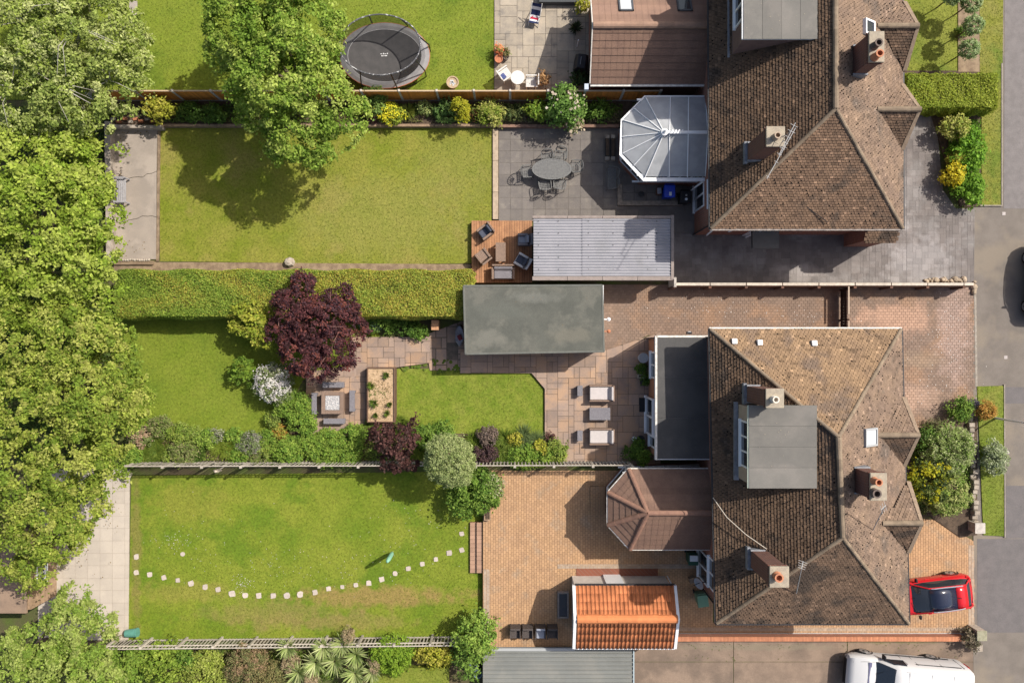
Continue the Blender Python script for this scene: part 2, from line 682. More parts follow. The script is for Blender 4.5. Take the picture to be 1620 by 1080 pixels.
def layout_random(poly, u, sizes):
    xs = [p[0] for p in poly]
    ys = [p[1] for p in poly]
    x0, y0 = min(xs), min(ys)
    nx, ny = int((max(xs) - x0) / u) + 1, int((max(ys) - y0) / u) + 1
    occ = [[0] * ny for _ in range(nx)]
    out = []
    for j in range(ny):
        for i in range(nx):
            if occ[i][j]:
                continue
            ss = sizes[:]
            random.shuffle(ss)
            for (a, b) in ss + [(1, 1)]:
                if i + a <= nx and j + b <= ny and not any(occ[i + p][j + q] for p in range(a) for q in range(b)):
                    for p in range(a):
                        for q in range(b):
                            occ[i + p][j + q] = 1
                    out.append((x0 + i * u, y0 + j * u, x0 + (i + a) * u, y0 + (j + b) * u))
                    break
    return out


def layout_bond(poly, bw, bh, vertical=False, half=True):
    xs = [p[0] for p in poly]
    ys = [p[1] for p in poly]
    out = []
    if vertical:
        k, x = 0, min(xs)
        while x < max(xs):
            y = min(ys) - (bw / 2 if (k % 2 and half) else 0)
            while y < max(ys):
                out.append((x, y, x + bh, y + bw))
                y += bw
            x += bh
            k += 1
    else:
        k, y = 0, min(ys)
        while y < max(ys):
            x = min(xs) - (bw / 2 if (k % 2 and half) else 0)
            while x < max(xs):
                out.append((x, y, x + bw, y + bh))
                x += bw
            y += bh
            k += 1
    return out


def pave(parent, poly, rects, z, mat, gap=.012, th=.05, parts=True, name='paving_slab', jz=.004, skip=0.):
    mb = MB()
    n = 0
    for (a, b, c, d) in rects:
        if skip and random.random() < skip:
            continue
        p = clip_rect(poly, a + gap / 2, b + gap / 2, c - gap / 2, d - gap / 2)
        if not p:
            continue
        zz = z + random.uniform(-jz, jz)
        if parts and n < 300:
            MB().prism(p, zz - th, zz).build(name, mat, parent)
            n += 1
        else:
            mb.prism(p, zz - th, zz, random.random())
    if mb.v:
        stuff(mb.build(name, mat, parent, tint=True))

# ------------------------------------------------------------------ shared materials
SOIL = M('soil', (.10, .07, .048), (.06, .042, .03), sc=4, bump=1, bsc=14, fine=.25)
SOIL_D = M('dry_soil', (.27, .20, .13), (.17, .12, .08), sc=3, bump=.8, bsc=18, fine=.2)
CONC = M('concrete', (.36, .32, .28), (.28, .245, .215), sc=1.3, c3=(.22, .19, .165), sc3=.6, bump=.3, bsc=40, fine=.12)
CONC_W = M('pale_concrete', (.50, .46, .41), (.38, .345, .31), sc=5, bump=.3, fine=.1)
PVC = M('white_plastic', (.78, .79, .80), rough=.35)
GLASS = M('window_glass', (.035, .04, .048), rough=.06, spec=.8)
BLACK = M('black_plastic', (.014, .015, .018), rough=.45)
DARKM = M('dark_metal', (.03, .032, .036), rough=.4, metal=.3)
LEAD = M('lead', (.24, .25, .27), (.17, .18, .2), sc=5, rough=.6)
BRICK = brick_mat('red_brick', (.30, .105, .06), (.22, .075, .048), (.30, .25, .21))
TERRA = M('terracotta', (.46, .19, .10), (.36, .14, .075), sc=9, rough=.8)
TIMBER = M('weathered_timber', (.46, .415, .35), (.35, .31, .26), sc=7, rough=.9, rnd=.18, fine=.12)
SLEEPER = M('sleeper_timber', (.33, .23, .15), (.20, .14, .095), sc=5, rough=.9, rnd=.15, bump=.4)
ALU = M('aluminium', (.6, .61, .62), rough=.35, metal=.8)

G1 = [(.12, .175, .014), (.15, .19, .018), (.18, .20, .026), (.10, .155, .012)]
GD = (.25, .185, .07)

# ------------------------------------------------------------------ terrain
gm = M('rough_ground', (.075, .10, .022), (.09, .07, .04), sc=.8, bump=1, bsc=6)
struct(MB().box(0, 0, -1.2, 300, 300, .78).build('ground', gm))
xw = W(764, 0).x
struct(MB().prism([(-60, -6.55), (xw, -6.55), (xw, -60), (60, -60), (60, 60), (-60, 60)], -.8, -.03).build('terrain', gm))


def lawn(name, label, pts, z, patches=None, c=(.14, .175, .02), c2=(.18, .195, .032), pal=G1, dens=230, sc=.9, c3=(.11, .15, .016)):
    m = M(name + '_turf', c, c2, sc=sc, c3=c3, sc3=.45, lo3=.52, bump=.3, bsc=60, fine=.22, fsc=8, lo=.36, hi=.64, patches=patches)
    a = area('lawn', pts, z, m)
    grass('grass', label, poly_px(pts, z), z, pal, dens)
    return a


lawn('top_lawn', 'short green grass of the lawn around the trampoline', [(-60, -70), (781, -70), (781, 158), (-60, 158)], 0,
     c=(.145, .18, .02), c2=(.185, .205, .032))
lawn('second_lawn', 'neatly mown grass of the lawn under the maple shadow', [(253, 200), (778, 203), (778, 416), (600, 418), (462, 416), (253, 413)], 0,
     c=(.145, .175, .018), c2=(.205, .202, .042), sc=.8, c3=(.215, .195, .055), patches=[(-7, 6.5, 5, 2.5, (.21, .205, .05), .55), (-3, 9, 2.5, 2, (.2, .2, .045), .5)])
lawn('shaded_lawn', 'mown grass of the small lawn beside the purple tree', [(190, 500), (600, 500), (600, 592), (480, 600), (430, 690), (200, 690)], 0,
     c=(.135, .17, .018), c2=(.17, .19, .028))
lawn('sunken_lawn', 'lush grass of the sunken lawn edged by stone paving', [(625, 583), (700, 583), (735, 560), (735, 590), (840, 590), (860, 615), (860, 700), (625, 700)], -.02,
     c=(.125, .168, .017), c2=(.19, .205, .036), sc=1.3, c3=(.2, .205, .045))
lawn('bottom_lawn', 'patchy grass of the long lawn with stepping stones', [(208, 752), (764, 745), (764, 1010), (203, 1012)], -.4, sc=.55,
     c=(.13, .17, .018), c2=(.19, .205, .034), c3=(.11, .16, .016),
     patches=[(-7.3, -13.6, 5.2, .62, (.26, .17, .065), .75), (-12.5, -14.5, 4, .9, (.2, .17, .05), .6), (-17.5, -13.3, 3, .6, (.21, .19, .04), .6),
              (-17, -8.6, 2, 1.2, (.2, .2, .03), .6), (-9.5, -14.9, 5, .5, (.22, .165, .06), .55), (-20, -11.6, .3, 5, (.19, .15, .05), .6)])
lawn('lower_lawn', 'small patch of grass below the picket fence', [(585, 1056), (710, 1056), (710, 1160), (585, 1160)], -.02)
lawn('front_lawn', 'front lawn grass beside the topiary row', [(1400, -80), (1518, -80), (1518, 125), (1400, 125)], 0, c=(.15, .175, .02), c2=(.19, .205, .034))
VG = dict(c=(.165, .175, .022), c2=(.205, .195, .045), dens=300)
lawn('verge', 'grass verge strip along the pavement by the topiary', [(1549, -80), (1588, -80), (1584, 325), (1552, 325)], .05, **VG)
lawn('south_verge', 'grass verge strip behind the stone wall and orange bush', [(1546, 611), (1588, 610), (1589, 848), (1556, 846)], .05, c=(.12, .165, .017), c2=(.18, .19, .035), dens=300)

# ------------------------------------------------------------------ paving
TAR = M('pavement_tarmac', (.205, .187, .175), (.17, .155, .145), sc=1.2, c3=(.235, .208, .178), sc3=.35, lo3=.5, bump=.6, bsc=70, fine=.16, fsc=30)
area('pavement', [(1540, -120), (2000, -120), (2000, 1200), (1540, 1200)], .0, TAR, .4)
PAT = M('pavement_patch', (.165, .153, .155), (.14, .132, .134), sc=2, bump=.6, bsc=70, fine=.14, fsc=30)
area('pavement_patch', [(1590, 612), (1700, 612), (1700, 638), (1590, 638)], .006, PAT, .1)
area('pavement_patch', [(1590, 768), (1700, 768), (1700, 851), (1590, 851)], .006, PAT, .1)
area('pavement_patch', [(1546, 852), (1700, 852), (1700, 1000), (1546, 1000)], .007, PAT, .1)
area('pavement_patch', [(1590, -100), (1700, -100), (1700, 330), (1588, 330)], .006,
     M('pavement_strip', (.215, .2, .205), (.18, .168, .172), sc=2.4, bump=.5, bsc=70, fine=.14, fsc=30), .1)
COVER = M('cover_metal', (.42, .38, .36), (.34, .3, .29), sc=20, rough=.6)
for i, (x, y) in enumerate(((1588, 338), (1591, 565), (1594, 715))):
    p = W(x, y)
    tag(MB().box(p.x, p.y, -.02, .17, .17, .032).build('utility_cover', COVER, loc=(p.x, p.y, 0)),
        ('small square utility cover near the end of the top verge', 'small square utility cover in tarmac above the south verge',
         'small square utility cover in pavement beside the south verge')[i], 'cover', 'utility covers in the pavement')
# verge kerbs
KERB = M('kerb_concrete', (.44, .39, .33), (.33, .29, .24), sc=6, bump=.4)
for k, pts in enumerate(([(1584.5, 100), (1586.3, 100), (1586.3, 326), (1551, 326), (1551, 324.3), (1584.5, 324.3)],
                         [(1588.5, 608), (1590, 608), (1591, 850), (1589.5, 850)])):
    area('kerb', pts, .08, KERB, .3)

# orange block paving of the bottom house
MORT = M('paving_joint', (.20, .14, .085), (.15, .105, .07), sc=6)
BLK = M('orange_block', (.45, .275, .15), (.40, .245, .14), sc=1.3, c3=(.37, .255, .165), sc3=1.1, lo3=.55, tint=.11, fine=.14, fsc=25, rough=.9)
po = [(764, 744), (1128, 744), (1128, 984), (1425, 984), (1425, 818), (1480, 822), (1542, 856), (1543, 1003), (906, 1004), (906, 1026), (764, 1026)]
pw = poly_px(po, 0)
d = area('block_paving_patio', po, -.012, MORT, .42)
r1 = [r for r in layout_bond(pw, .2, .135, vertical=True)]
pave(d, pw, r1, 0, BLK, gap=.014, th=.03, parts=False, name='paving_block', jz=.003)
EDGE = M('grey_edge_block', (.37, .285, .21), (.31, .245, .19), sc=5, tint=.12)
for pts, v in (([(765, 900), (775, 900), (775, 1003), (765, 1003)], True), ([(882, 892), (1125, 892), (1125, 899), (882, 899)], False),
               ([(1532, 862), (1541, 862), (1542, 1000), (1532, 1000)], True), ([(1075, 992), (1535, 992), (1535, 998), (1075, 998)], False)):
    q = poly_px(pts, 0)
    mb = MB()
    for r in layout_bond(q, .21, .15, vertical=v):
        p = clip_rect(q, r[0] + .008, r[1] + .008, r[2] - .008, r[3] - .008)
        if p:
            mb.prism(p, -.05, .009, random.random())
    stuff(mb.build('edging_block', EDGE, d, tint=True))
# raised door pad by the bottom extension
q = poly_px([(934, 769), (957, 769), (957, 813), (934, 813)], .14)
pd = struct(MB().prism(q, 0, .10).build('door_step', MORT))
pave(pd, q, layout_bond(q, .2, .135, True), .14, BLK, parts=True, name='paving_block')
# drain channel + brick edging along the south boundary
CHAN = M('drain_channel', (.40, .38, .37), (.3, .29, .29), sc=8, rough=.6)
area('drain_channel', [(1070, 1000.5), (1530, 1000.5), (1530, 1004.5), (1070, 1004.5)], .02, CHAN)

# pinkish block paving of the middle house
BLK2 = M('pink_block', (.29, .205, .155), (.25, .18, .14), sc=1.5, c3=(.35, .225, .15), sc3=.5, lo3=.5, tint=.1, fine=.16, fsc=20, rough=.9,
         patches=[(20.2, 1.2, 2.4, .9, (.43, .27, .19), .8), (20.5, -2.9, 2.2, .9, (.40, .27, .2), .7), (21.6, -1.0, 1.6, .5, (.27, .20, .14), .6), (18, -1.6, 3, .35, (.25, .19, .14), .5), (23.3, 1, 1, 3.5, (.36, .26, .22), .6)])
po = [(952, 450), (1544, 452), (1546, 645), (1505, 676), (1425, 676), (1425, 530), (1025, 530), (952, 566)]
pw = poly_px(po, 0)
d = area('block_paving_drive', po, -.012, M('drive_joint', (.17, .125, .095)), .35)
pave(d, pw, layout_bond(pw, .215, .145), 0, BLK2, gap=.014, th=.03, parts=False, name='paving_block', jz=.003)
area('kerb', [(1541, 455), (1544.5, 455), (1547, 640), (1543.5, 640)], .012, KERB, .3)

# sandstone patio of the middle house
SAND = M('sandstone', (.37, .265, .20), (.30, .225, .185), sc=1.6, c3=(.43, .285, .19), sc3=.9, rnd=.14, tint=.14, bump=.35, bsc=12, fine=.08, fsc=22)
SJ = M('sandstone_joint', (.15, .115, .09), (.10, .085, .065), sc=4)
pz = .13
SZ = [(2, 2), (2, 3), (3, 2), (2, 1), (1, 2), (2, 2), (3, 3)]
for pts, nm in (([(728, 556), (952, 556), (1045, 526), (1045, 735), (895, 735), (862, 690), (862, 615), (841, 590), (728, 590)], 'stone_patio'),
                ([(555, 533), (680, 533), (680, 574), (626, 581), (580, 583), (555, 600)], 'stone_path'),
                ([(484, 588), (580, 576), (580, 690), (484, 690)], 'stone_terrace')):
    pw = poly_px(pts, pz)
    s_ = area(nm, pts, pz - .018, SJ, .5)
    pave(s_, pw, layout_random(pw, .285, SZ), pz, SAND, gap=.022, th=.06, jz=.005)
pts = [(672, 530), (738, 505), (738, 586), (680, 586)]
pw = poly_px(pts, .03)
s_ = area('stone_path', pts, .012, SJ, .3)
pave(s_, pw, layout_random(pw, .29, SZ), .03, SAND, gap=.05, th=.05, skip=.06)
MOSS = M('moss', (.07, .12, .012), (.1, .13, .02), sc=6, bump=1, bsc=30)
o = MB()
for i in range(60):
    a, b = random.choice(((660, 576), (735, 580), (700, 584), (640, 582), (690, 572)))
    p = W(a + random.gauss(0, 12), b + random.gauss(0, 2.4), 0)
    o.lathe([(random.uniform(.05, .14), .02), (.05, .05), (.01, .055)], p.x, p.y, 7)
tag(stuff(o.build('moss', MOSS)), 'cushions of green moss in the joints of the stone path', 'moss')

# grey slab patio
GSL = M('grey_slab', (.275, .245, .22), (.235, .21, .195), sc=2.2, c3=(.33, .295, .255), sc3=1.3, lo3=.56, rnd=.1, bump=.3, fine=.12, fsc=30)
GJ = M('grey_joint', (.16, .14, .12))
pts = [(789, 203), (1108, 203), (1108, 368), (1066, 368), (1066, 350), (789, 350)]
pw = poly_px(pts, .06)
s_ = area('slab_patio', pts, .045, GJ, .4)
pave(s_, pw, layout_bond(pw, .613, .613, half=False), .06, GSL, gap=.016, jz=.005)
# raised slab bed by the bins
rb = T('slab_platform', 'low dark slab platform with stone kerb beneath the conservatory gutter', 'platform', W(1027, 306, .06))
q = W(977, 291, .2), W(1080, 325, .2)
mb = MB()
x0, x1, y0, y1 = q[0].x, q[1].x, q[1].y, q[0].y
mb.box((x0 + x1) / 2, y0 + .12, .06, x1 - x0, .24, .16).box(x0 + .12, (y0 + y1) / 2 + .12, .06, .24, y1 - y0 - .24, .16)
mb.build('kerb', M('stone_kerb', (.30, .255, .21), (.2, .17, .14), sc=7, bump=.8), rb)
for i in range(5):
    for j in range(2):
        w_, h_ = (x1 - x0 - .26) / 5, (y1 - y0 - .26) / 2
        MB().box(x0 + .25 + w_ * (i + .5), y0 + .25 + h_ * (j + .5), .06, w_ - .015, h_ - .015, .07).build('paving_slab', GSL, rb)

# beige patio, bottom-left
BSL = M('beige_slab', (.50, .44, .37), (.455, .40, .34), sc=1.5, rnd=.045, bump=.2, fine=.06, fsc=30)
pts = [(60, 742), (205, 742), (203, 1012), (60, 1012)]
pw = poly_px(pts, -.36)
s_ = area('beige_patio', pts, -.374, M('beige_joint', (.33, .285, .235)), .3)
pave(s_, pw, layout_bond(pw, .66, .66, half=False), -.36, BSL, gap=.014, jz=.003)

# flagstone patio, top
FLG = M('flagstone', (.42, .36, .28), (.34, .295, .24), sc=2.0, c3=(.27, .24, .205), sc3=1.3, lo3=.56, rnd=.14, bump=.3, fine=.1, fsc=25)
pts = [(782, -80), (936, -80), (936, 162), (782, 162)]
pw = poly_px(pts, .04)
s_ = area('flagstone_patio', pts, .025, M('flag_joint', (.14, .12, .1)), .4)
pave(s_, pw, layout_random(pw, .3, SZ), .04, FLG, gap=.02, jz=.004)
# grey side path at the far edge of the top lawn
area('side_path', [(204, -60), (217, -60), (217, 33), (204, 33)], .03, CONC, .2)

# concrete pad in the second garden with low walls
CRACK = M('worn_concrete', (.375, .32, .27), (.32, .275, .235), sc=.9, c3=(.42, .36, .305), sc3=.7, bump=.3, fine=.12, fsc=35)
def crack(y, g):
    rs = random.Random(int(y))
    return [(180.5 + 67 * k / 9, y + rs.uniform(-2.2, 2.2) + 5 * math.sin(k * .5 + y) + g) for k in range(10)]


for a_, b_ in (([(180, 200), (249, 200)], crack(276, 0)[::-1]), (crack(276, .8), crack(347, 0)[::-1]), (crack(347, .8), [(247, 410), (181, 410)])):
    area('concrete_pad', a_ + b_, .03, CRACK, .3)
area('concrete_edge', [(249.5, 201), (253.5, 201), (251, 413), (247, 413)], .06, SOIL_D, .3)
STONE = M('rough_stone', (.42, .37, .31), (.30, .25, .2), sc=7, bump=1, bsc=16, rnd=.15)
gw = T('garden_wall', 'low pale masonry wall around the concrete pad', 'wall', W(178, 250))
MB().prism(poly_px([(165, 192), (174, 192), (176, 415), (168, 415)], .55), -.1, .55).prism(
    poly_px([(174.2, 197), (255, 198.5), (255, 203), (174.2, 202)], .5), -.1, .5).build('wall', M('wall_render', (.40, .345, .29), (.27, .23, .19), sc=4, bump=.5), gw)
for i in range(8):
    x, y = W(178 + i * 9, 188 + (i % 2) * 4, .3).xy
    MB().box(x, y, -.05, .25, .13, .3 + .05 * (i % 3), rz=random.uniform(-.2, .2)).build('brick', TERRA if i % 3 else STONE, gw)
sw = T('stone_curb', 'row of small pebbly stones at the end of the concrete pad', 'kerb', W(215, 411))
MB().box(*W(212, 416, 0).xy, -.1, 2.1, .2, .25).build('wall', SOIL_D, sw)
for i in range(14):
    x, y = W(187 + i * 3.7, 411 + random.uniform(-.6, .6), .2).xy
    MB().lathe([(.04, .1), (.075, .16), (.05, .22), (.01, .24)], x, y, 7).build('stone', STONE, sw)

# beds and soil strips
area('garden_bed', [(180, 160), (1000, 160), (1000, 200), (180, 198)], .22, SOIL, .4)
area('soil_path', [(180, 414), (745, 418), (745, 432), (180, 430)], .015, SOIL_D, .3)
area('soil_path', [(200, 672), (430, 690), (480, 680), (900, 690), (900, 729), (200, 729)], .03, SOIL, .3)
area('front_bed', [(1420, 676), (1505, 676), (1546, 640), (1546, 846), (1520, 850), (1470, 815), (1420, 818)], .05, SOIL, .3)
area('front_bed', [(1470, 174), (1553, 174), (1553, 327), (1520, 327), (1488, 230)], .05, SOIL, .3)
area('topiary_bed', [(1516, -80), (1550, -80), (1550, 114), (1516, 114)], .04, SOIL_D, .3)
area('hedge_bed', [(1420, 112), (1582, 112), (1582, 180), (1420, 190)], .02, SOIL, .3)

# timber edging: sleepers and retaining boards
sl = T('sleeper_edging', 'long low timber sleeper edging along the flower bed', 'edging', W(520, 198))
x = 256
while x < 785:
    a, b = W(x, 196.5, .3), W(min(x + 72, 786), 200, .3)
    MB().box((a.x + b.x) / 2, (a.y + b.y) / 2, 0, b.x - a.x - .02, .13, .3).build('sleeper', SLEEPER, sl)
    x += 72
sl = T('sleeper_edging', 'reddish timber edging between grey patio and shrub bed', 'edging', W(880, 200))
x = 787
while x < 975:
    a, b = W(x, 197.5, .36), W(min(x + 64, 980), 201, .36)
    MB().box((a.x + b.x) / 2, (a.y + b.y) / 2, 0, b.x - a.x - .02, .14, .36).build('sleeper', M('red_sleeper', (.25, .15, .11), (.17, .105, .08), sc=6), sl)
    x += 64
sl = T('sleeper_edging', 'pale timber sleepers dividing mown lawn from grey patio', 'edging', W(784, 275))
y = 204
while y < 345:
    a, b = W(779.5, y, .1), W(788.5, min(y + 50, 347), .1)
    MB().box((a.x + b.x) / 2, (a.y + b.y) / 2, -.1, .29, a.y - b.y - .02, .2).build('sleeper', M('pale_sleeper', (.43, .34, .25), (.33, .26, .19), sc=6), sl)
    y += 50
p = W(459, 415)
tag(MB().lathe([(.2, -.05), (.27, .1), (.2, .3), (.06, .36)], p.x, p.y, 8, sx=1.1).build('boulder', STONE, loc=p), 'rounded boulder at the lower edge of the mown lawn', 'rock')

# imprinted concrete drive of the top house
IMP = M('imprinted_concrete', (.26, .235, .225), (.215, .197, .192), sc=1.2, c3=(.31, .295, .29), sc3=.55, lo3=.5, tint=.14, bump=.5, bsc=18, fine=.14, fsc=30, patches=[(21.5, 4.2, 1.8, 1.6, (.36, .34, .335), .45), (19.8, 8, .9, 3, (.33, .31, .30), .5), (15, 3.6, 1.6, .5, (.32, .29, .27), .6)])
po = [(1066, 350), (1108, 350), (1108, 355), (1425, 355), (1425, 180), (1480, 180), (1492, 300), (1512, 330), (1542, 330), (1541, 447), (1066, 447)]
pw = poly_px(po, .03)
d = area('imprinted_drive', po, .022, M('imprint_joint', (.135, .125, .125)), .3)
for a, b in (((1060, 300), (1197, 452)), ((1197.5, 300), (1346, 452)), ((1346.5, 100), (1434, 452)), ((1434.5, 100), (1545, 452))):
    A, B = W(*a, .03), W(*b, .03)
    pc = clip_rect(pw, A.x, B.y, B.x, A.y)
    if pc:
        q = struct(MB().prism(pc, .0, .024).build('concrete_bay', IMP, d))
        pave(q, pc, layout_random(pc, .16, [(2, 2), (1, 2), (2, 1), (3, 2), (2, 3)]), .03, IMP, gap=.012, th=.02, parts=False, name='stamped_stone', jz=.002)

# bottom concrete drive
CD = M('old_concrete', (.33, .285, .23), (.26, .225, .185), sc=1.1, c3=(.21, .185, .155), sc3=.5, bump=.5, bsc=30, fine=.16, fsc=30,
       patches=[(13, -16.1, 5, .18, (.2, .17, .12), .6), (20, -15.8, 3.5, .14, (.13, .14, .05), .5)])
for x0, x1 in ((1000, 1160), (1161, 1340), (1341, 1544)):
    area('concrete_drive', [(x0, 1014), (x1, 1014), (x1, 1046), (x0, 1046)], -.006, CD, .3)
    area('concrete_drive', [(x0, 1046.8), (x1, 1046.8), (x1, 1200), (x0, 1200)], -.010, CD, .3)
o = MB()
for i in range(150):
    px = random.choice((1095, 1118, 1165, 1170, 1158, 1240, 1330, 1395, 1440, 1460, 1500)) + random.gauss(0, 12)
    p = W(px, random.choice((1037, 1041, 1021, 1024)) + random.gauss(0, 2.5), 0)
    a = random.random() * 6
    o.add([(p.x, p.y, 0), (p.x + .04, p.y + .01, 0), (p.x + .07 * math.cos(a), p.y + .07 * math.sin(a), .06)], [(0, 1, 2)])
tag(stuff(o.build('weeds', M('weed_green', (.10, .13, .025)))), 'sparse weeds growing in the joints of the concrete drive', 'weeds')

# ------------------------------------------------------------------ fences
FO = M('orange_board', (.64, .25, .05), (.52, .195, .04), sc=9, rnd=.2, rough=.8)
fo = T('panel_fence', 'orange brown timber panel fence with pale concrete posts behind the flower bed', 'fence', W(640, 158))
FX = [154, 213, 272, 333, 392, 451, 511, 571, 631, 690.6, 749.5, 807, 867, 926, 987, 1046]
board = None
yf = W(0, 143.5, 1.8).y
zt = 1.78
for i, px in enumerate(FX):
    x = W(px, 143, 1.8).x
    MB().box(x, yf, -.1, .11, .12, 1.95).build('post', CONC_W, fo, bev=.012)
    if i == len(FX) - 1:
        break
    x2 = W(FX[i + 1], 143, 1.8).x
    z0 = 0.05
    MB().box((x + x2) / 2, yf, -.05, x2 - x - .11, .05, .3).build('gravel_board', CONC_W, fo)
    MB().box((x + x2) / 2, yf, zt - .03, x2 - x - .115, .07, .03).build('cap_rail', M('cap_timber', (.44, .33, .22)) if i == 0 else bpy.data.materials['cap_timber'], fo)
    MB().box((x + x2) / 2, yf + .035, .8, x2 - x - .115, .03, .07).build('rail', FO, fo)
    n = 17
    w = (x2 - x - .12) / n
    if board is None:
        board = mesh_of(MB().add([(-.055, -.012, 0), (.055, .004, 0), (.055, .014, 0), (-.055, .010, 0), (-.055, -.012, 1.48), (.055, .004, 1.48), (.055, .014, 1.48), (-.055, .010, 1.48)],
                                 [(3, 2, 1, 0), (4, 5, 6, 7), (0, 1, 5, 4), (1, 2, 6, 5), (2, 3, 7, 6), (3, 0, 4, 7)]), 'board', FO)
    wl = wloc(fo)
    for k in range(n):
        inst(board, 'board', fo, Vector((x + .06 + w * (k + .5), yf, .25)) - wl, scale=(w / .106, 1, 1))

PICK = None


def picket_fence(label, a, b, z0, h, pitch_post, pitch, wdt, mat, raise_l=0., side=1):
    """a, b world ends"""
    global PICK
    a, b = Vector(a), Vector(b)
    L = (b - a).length
    u = (b - a) / L
    t = T('picket_fence', label, 'fence', (a + b) / 2 + Vector((0, 0, z0)))
    wl = wloc(t)
    rz = math.atan2(u.y, u.x)
    if PICK is None:
        PICK = mesh_of(MB(local=True).prism([(-.04, -.008), (.04, -.008), (.04, .008), (-.04, .008)], 0, .94).add(
            [(-.04, -.008, .94), (.04, -.008, .94), (.04, .008, .94), (-.04, .008, .94), (0, -.008, 1), (0, .008, 1)],
            [(0, 1, 4), (2, 3, 5), (1, 2, 5, 4), (3, 0, 4, 5)]), 'picket', mat)
    k = int(L / pitch)
    nrm = Vector((-u.y, u.x, 0)) * side
    for i in range(k + 1):
        p = a + u * (i * pitch) + nrm * .05
        inst(PICK, 'picket', t, Vector((p.x, p.y, z0 + .06)) - wl, rot=(random.uniform(-.02, .02), 0, rz), scale=(wdt / .08, 1, h * random.uniform(.98, 1.01)))
    n = int(round(L / pitch_post))
    for i in range(n + 1):
        p = a + u * (L * i / n)
        MB().box(p.x, p.y, z0 - .1, .10, .10, h + .2, rz).box(p.x, p.y, z0 + h + .1, .13, .13, .03, rz).build('post', mat, t)
    for zz in (.28, h * .8):
        c = (a + b) / 2 + u * 0
        MB().box(c.x, c.y, z0 + zz, L, .04, .08, rz).build('rail', mat, t)
    c = (a + b) / 2 + nrm * .05
    MB().box(c.x, c.y, z0 + h + .065, L, .05, .02, rz).build('cap_rail', mat, t)
    return t


y_ = W(0, 738, 1.68).y
picket_fence('grey timber picket fence between the middle shrub border and bottom lawn', (W(196, 0, 1.6).x, y_ - .03, 0), (W(1000, 0, 1.6).x, y_ + .02, 0), -.02, 1.6, 1.97, .182, .058, TIMBER, side=1)
picket_fence('grey timber picket fence along the bottom edge above the yuccas', (W(166, 0, .9).x, W(0, 1024, .9).y, 0), (W(738, 0, .9).x, W(0, 1018, .9).y, 0), -.4, 1.3, 1.93, .182, .07, TIMBER, side=-1)

# boundary fence with pale coping between the drives
bf = T('boundary_fence', 'low dark brick boundary wall with pale coping between the two driveways', 'wall', W(1300, 452))
DB = brick_mat('dark_brick', (.15, .075, .05), (.10, .055, .04), (.12, .1, .085))
yb = W(0, 450, 1.15).y
xa, xb = W(1066, 0, 1.15).x, W(1541, 0, 1.15).x
MB().box((xa + xb) / 2, yb, -.1, xb - xa, .18, 1.2).build('wall', DB, bf)
COP = M('pale_coping', (.55, .49, .41), (.44, .385, .32), sc=6, rnd=.1, rough=.8)
x = xa
while x < xb - .2:
    x2 = min(x + 1.86, xb)
    MB().box((x + x2) / 2, yb + .02, 1.1, x2 - x - .05, .14, .06).build('coping', COP, bf)
    MB().box(x, yb - .14, -.05, .14, .12, 1.22).build('pier', DB, bf)
    x = x2
# stepped wall end beside the corrugated garage
MB().box(W(1068, 0, 1.4).x, yb + .1, -.1, .12, .5, 1.55).build('wall_end', CONC_W, bf)
rk = T('rockery', 'line of pale buff rocks beside the wall end at the pavement', 'rocks', W(1510, 446))
for i in range(24):
    px, py = (1462 + i * 3.4, 444 + random.uniform(-2.5, 1.5)) if i < 19 else (1541 + random.uniform(-2, 2), 446 + (i - 19) * 4)
    p = W(px, py)
    s_ = random.uniform(.08, .19)
    MB().lathe([(s_ * .8, -.02), (s_, s_ * .6), (s_ * .6, s_ * 1.2), (s_ * .12, s_ * 1.35)], p.x, p.y, 7, sx=random.uniform(.8, 1.3), sy=random.uniform(.7, 1.2)).build('rock', M('buff_rock', (.50, .40, .29), (.38, .3, .22), sc=8, bump=1, bsc=15, rnd=.25) if i == 0 else bpy.data.materials['buff_rock'], rk)

# low brick wall along the bottom boundary, one brick per coping piece
lw = T('brick_wall', 'low red brick wall with soldier coping along the bottom drive', 'wall', W(1300, 1011))
xa, xb = W(1070, 0, .5).x, W(1526, 0, .5).x
yb = W(0, 1010.5, .5).y
MB().box((xa + xb) / 2, yb, -.1, xb - xa, .21, .52).build('wall', brick_mat('wall_brick', (.36, .13, .07), (.28, .1, .06), (.3, .24, .2)), lw)
CB = M('coping_brick', (.50, .215, .115), (.42, .18, .10), sc=5, rnd=.14)
bm_ = mesh_of(MB(local=True).box(0, 0, 0, .066, .235, .085), 'brick', CB)
n = int((xb - xa) / .076)
wl = wloc(lw)
for i in range(min(n, 299)):
    inst(bm_, 'brick', lw, Vector((xa + .038 + i * (xb - xa) / n, yb, .42)) - wl)

# stone gate pillar, wall of the front bed
gp = T('gate_pillar', 'square stone gate pillar with cap at the corner of the orange drive', 'pillar', W(1545, 1003))
p = W(1553, 1005, .9)
MB().box(p.x, p.y, -.05, .44, .52, .92).build('shaft', STONE, gp)
MB().box(p.x, p.y, .87, .52, .52, .08).build('cap', M('mossy_cap', (.30, .285, .2), (.22, .21, .14), sc=8, bump=.6), gp, bev=.02)
p2 = W(1550, 1024, .5)
MB().box(p2.x, p2.y, -.05, .3, .4, .55).build('stub_wall', STONE, gp)
shrub('dead_shrub', 'dry dark ivy bush clinging to the stone gate pillar', 1534, 1010, 15, .8, [(.10, .085, .05), (.06, .055, .03), (.14, .11, .07)], leaf=.1, z0=0)
STONE_D = M('dark_stone', (.36, .31, .25), (.26, .22, .18), sc=7, bump=1, bsc=16, rnd=.2)
fw = T('stone_wall', 'low stone block wall between the front bushes and the verge', 'wall', W(1545, 740))
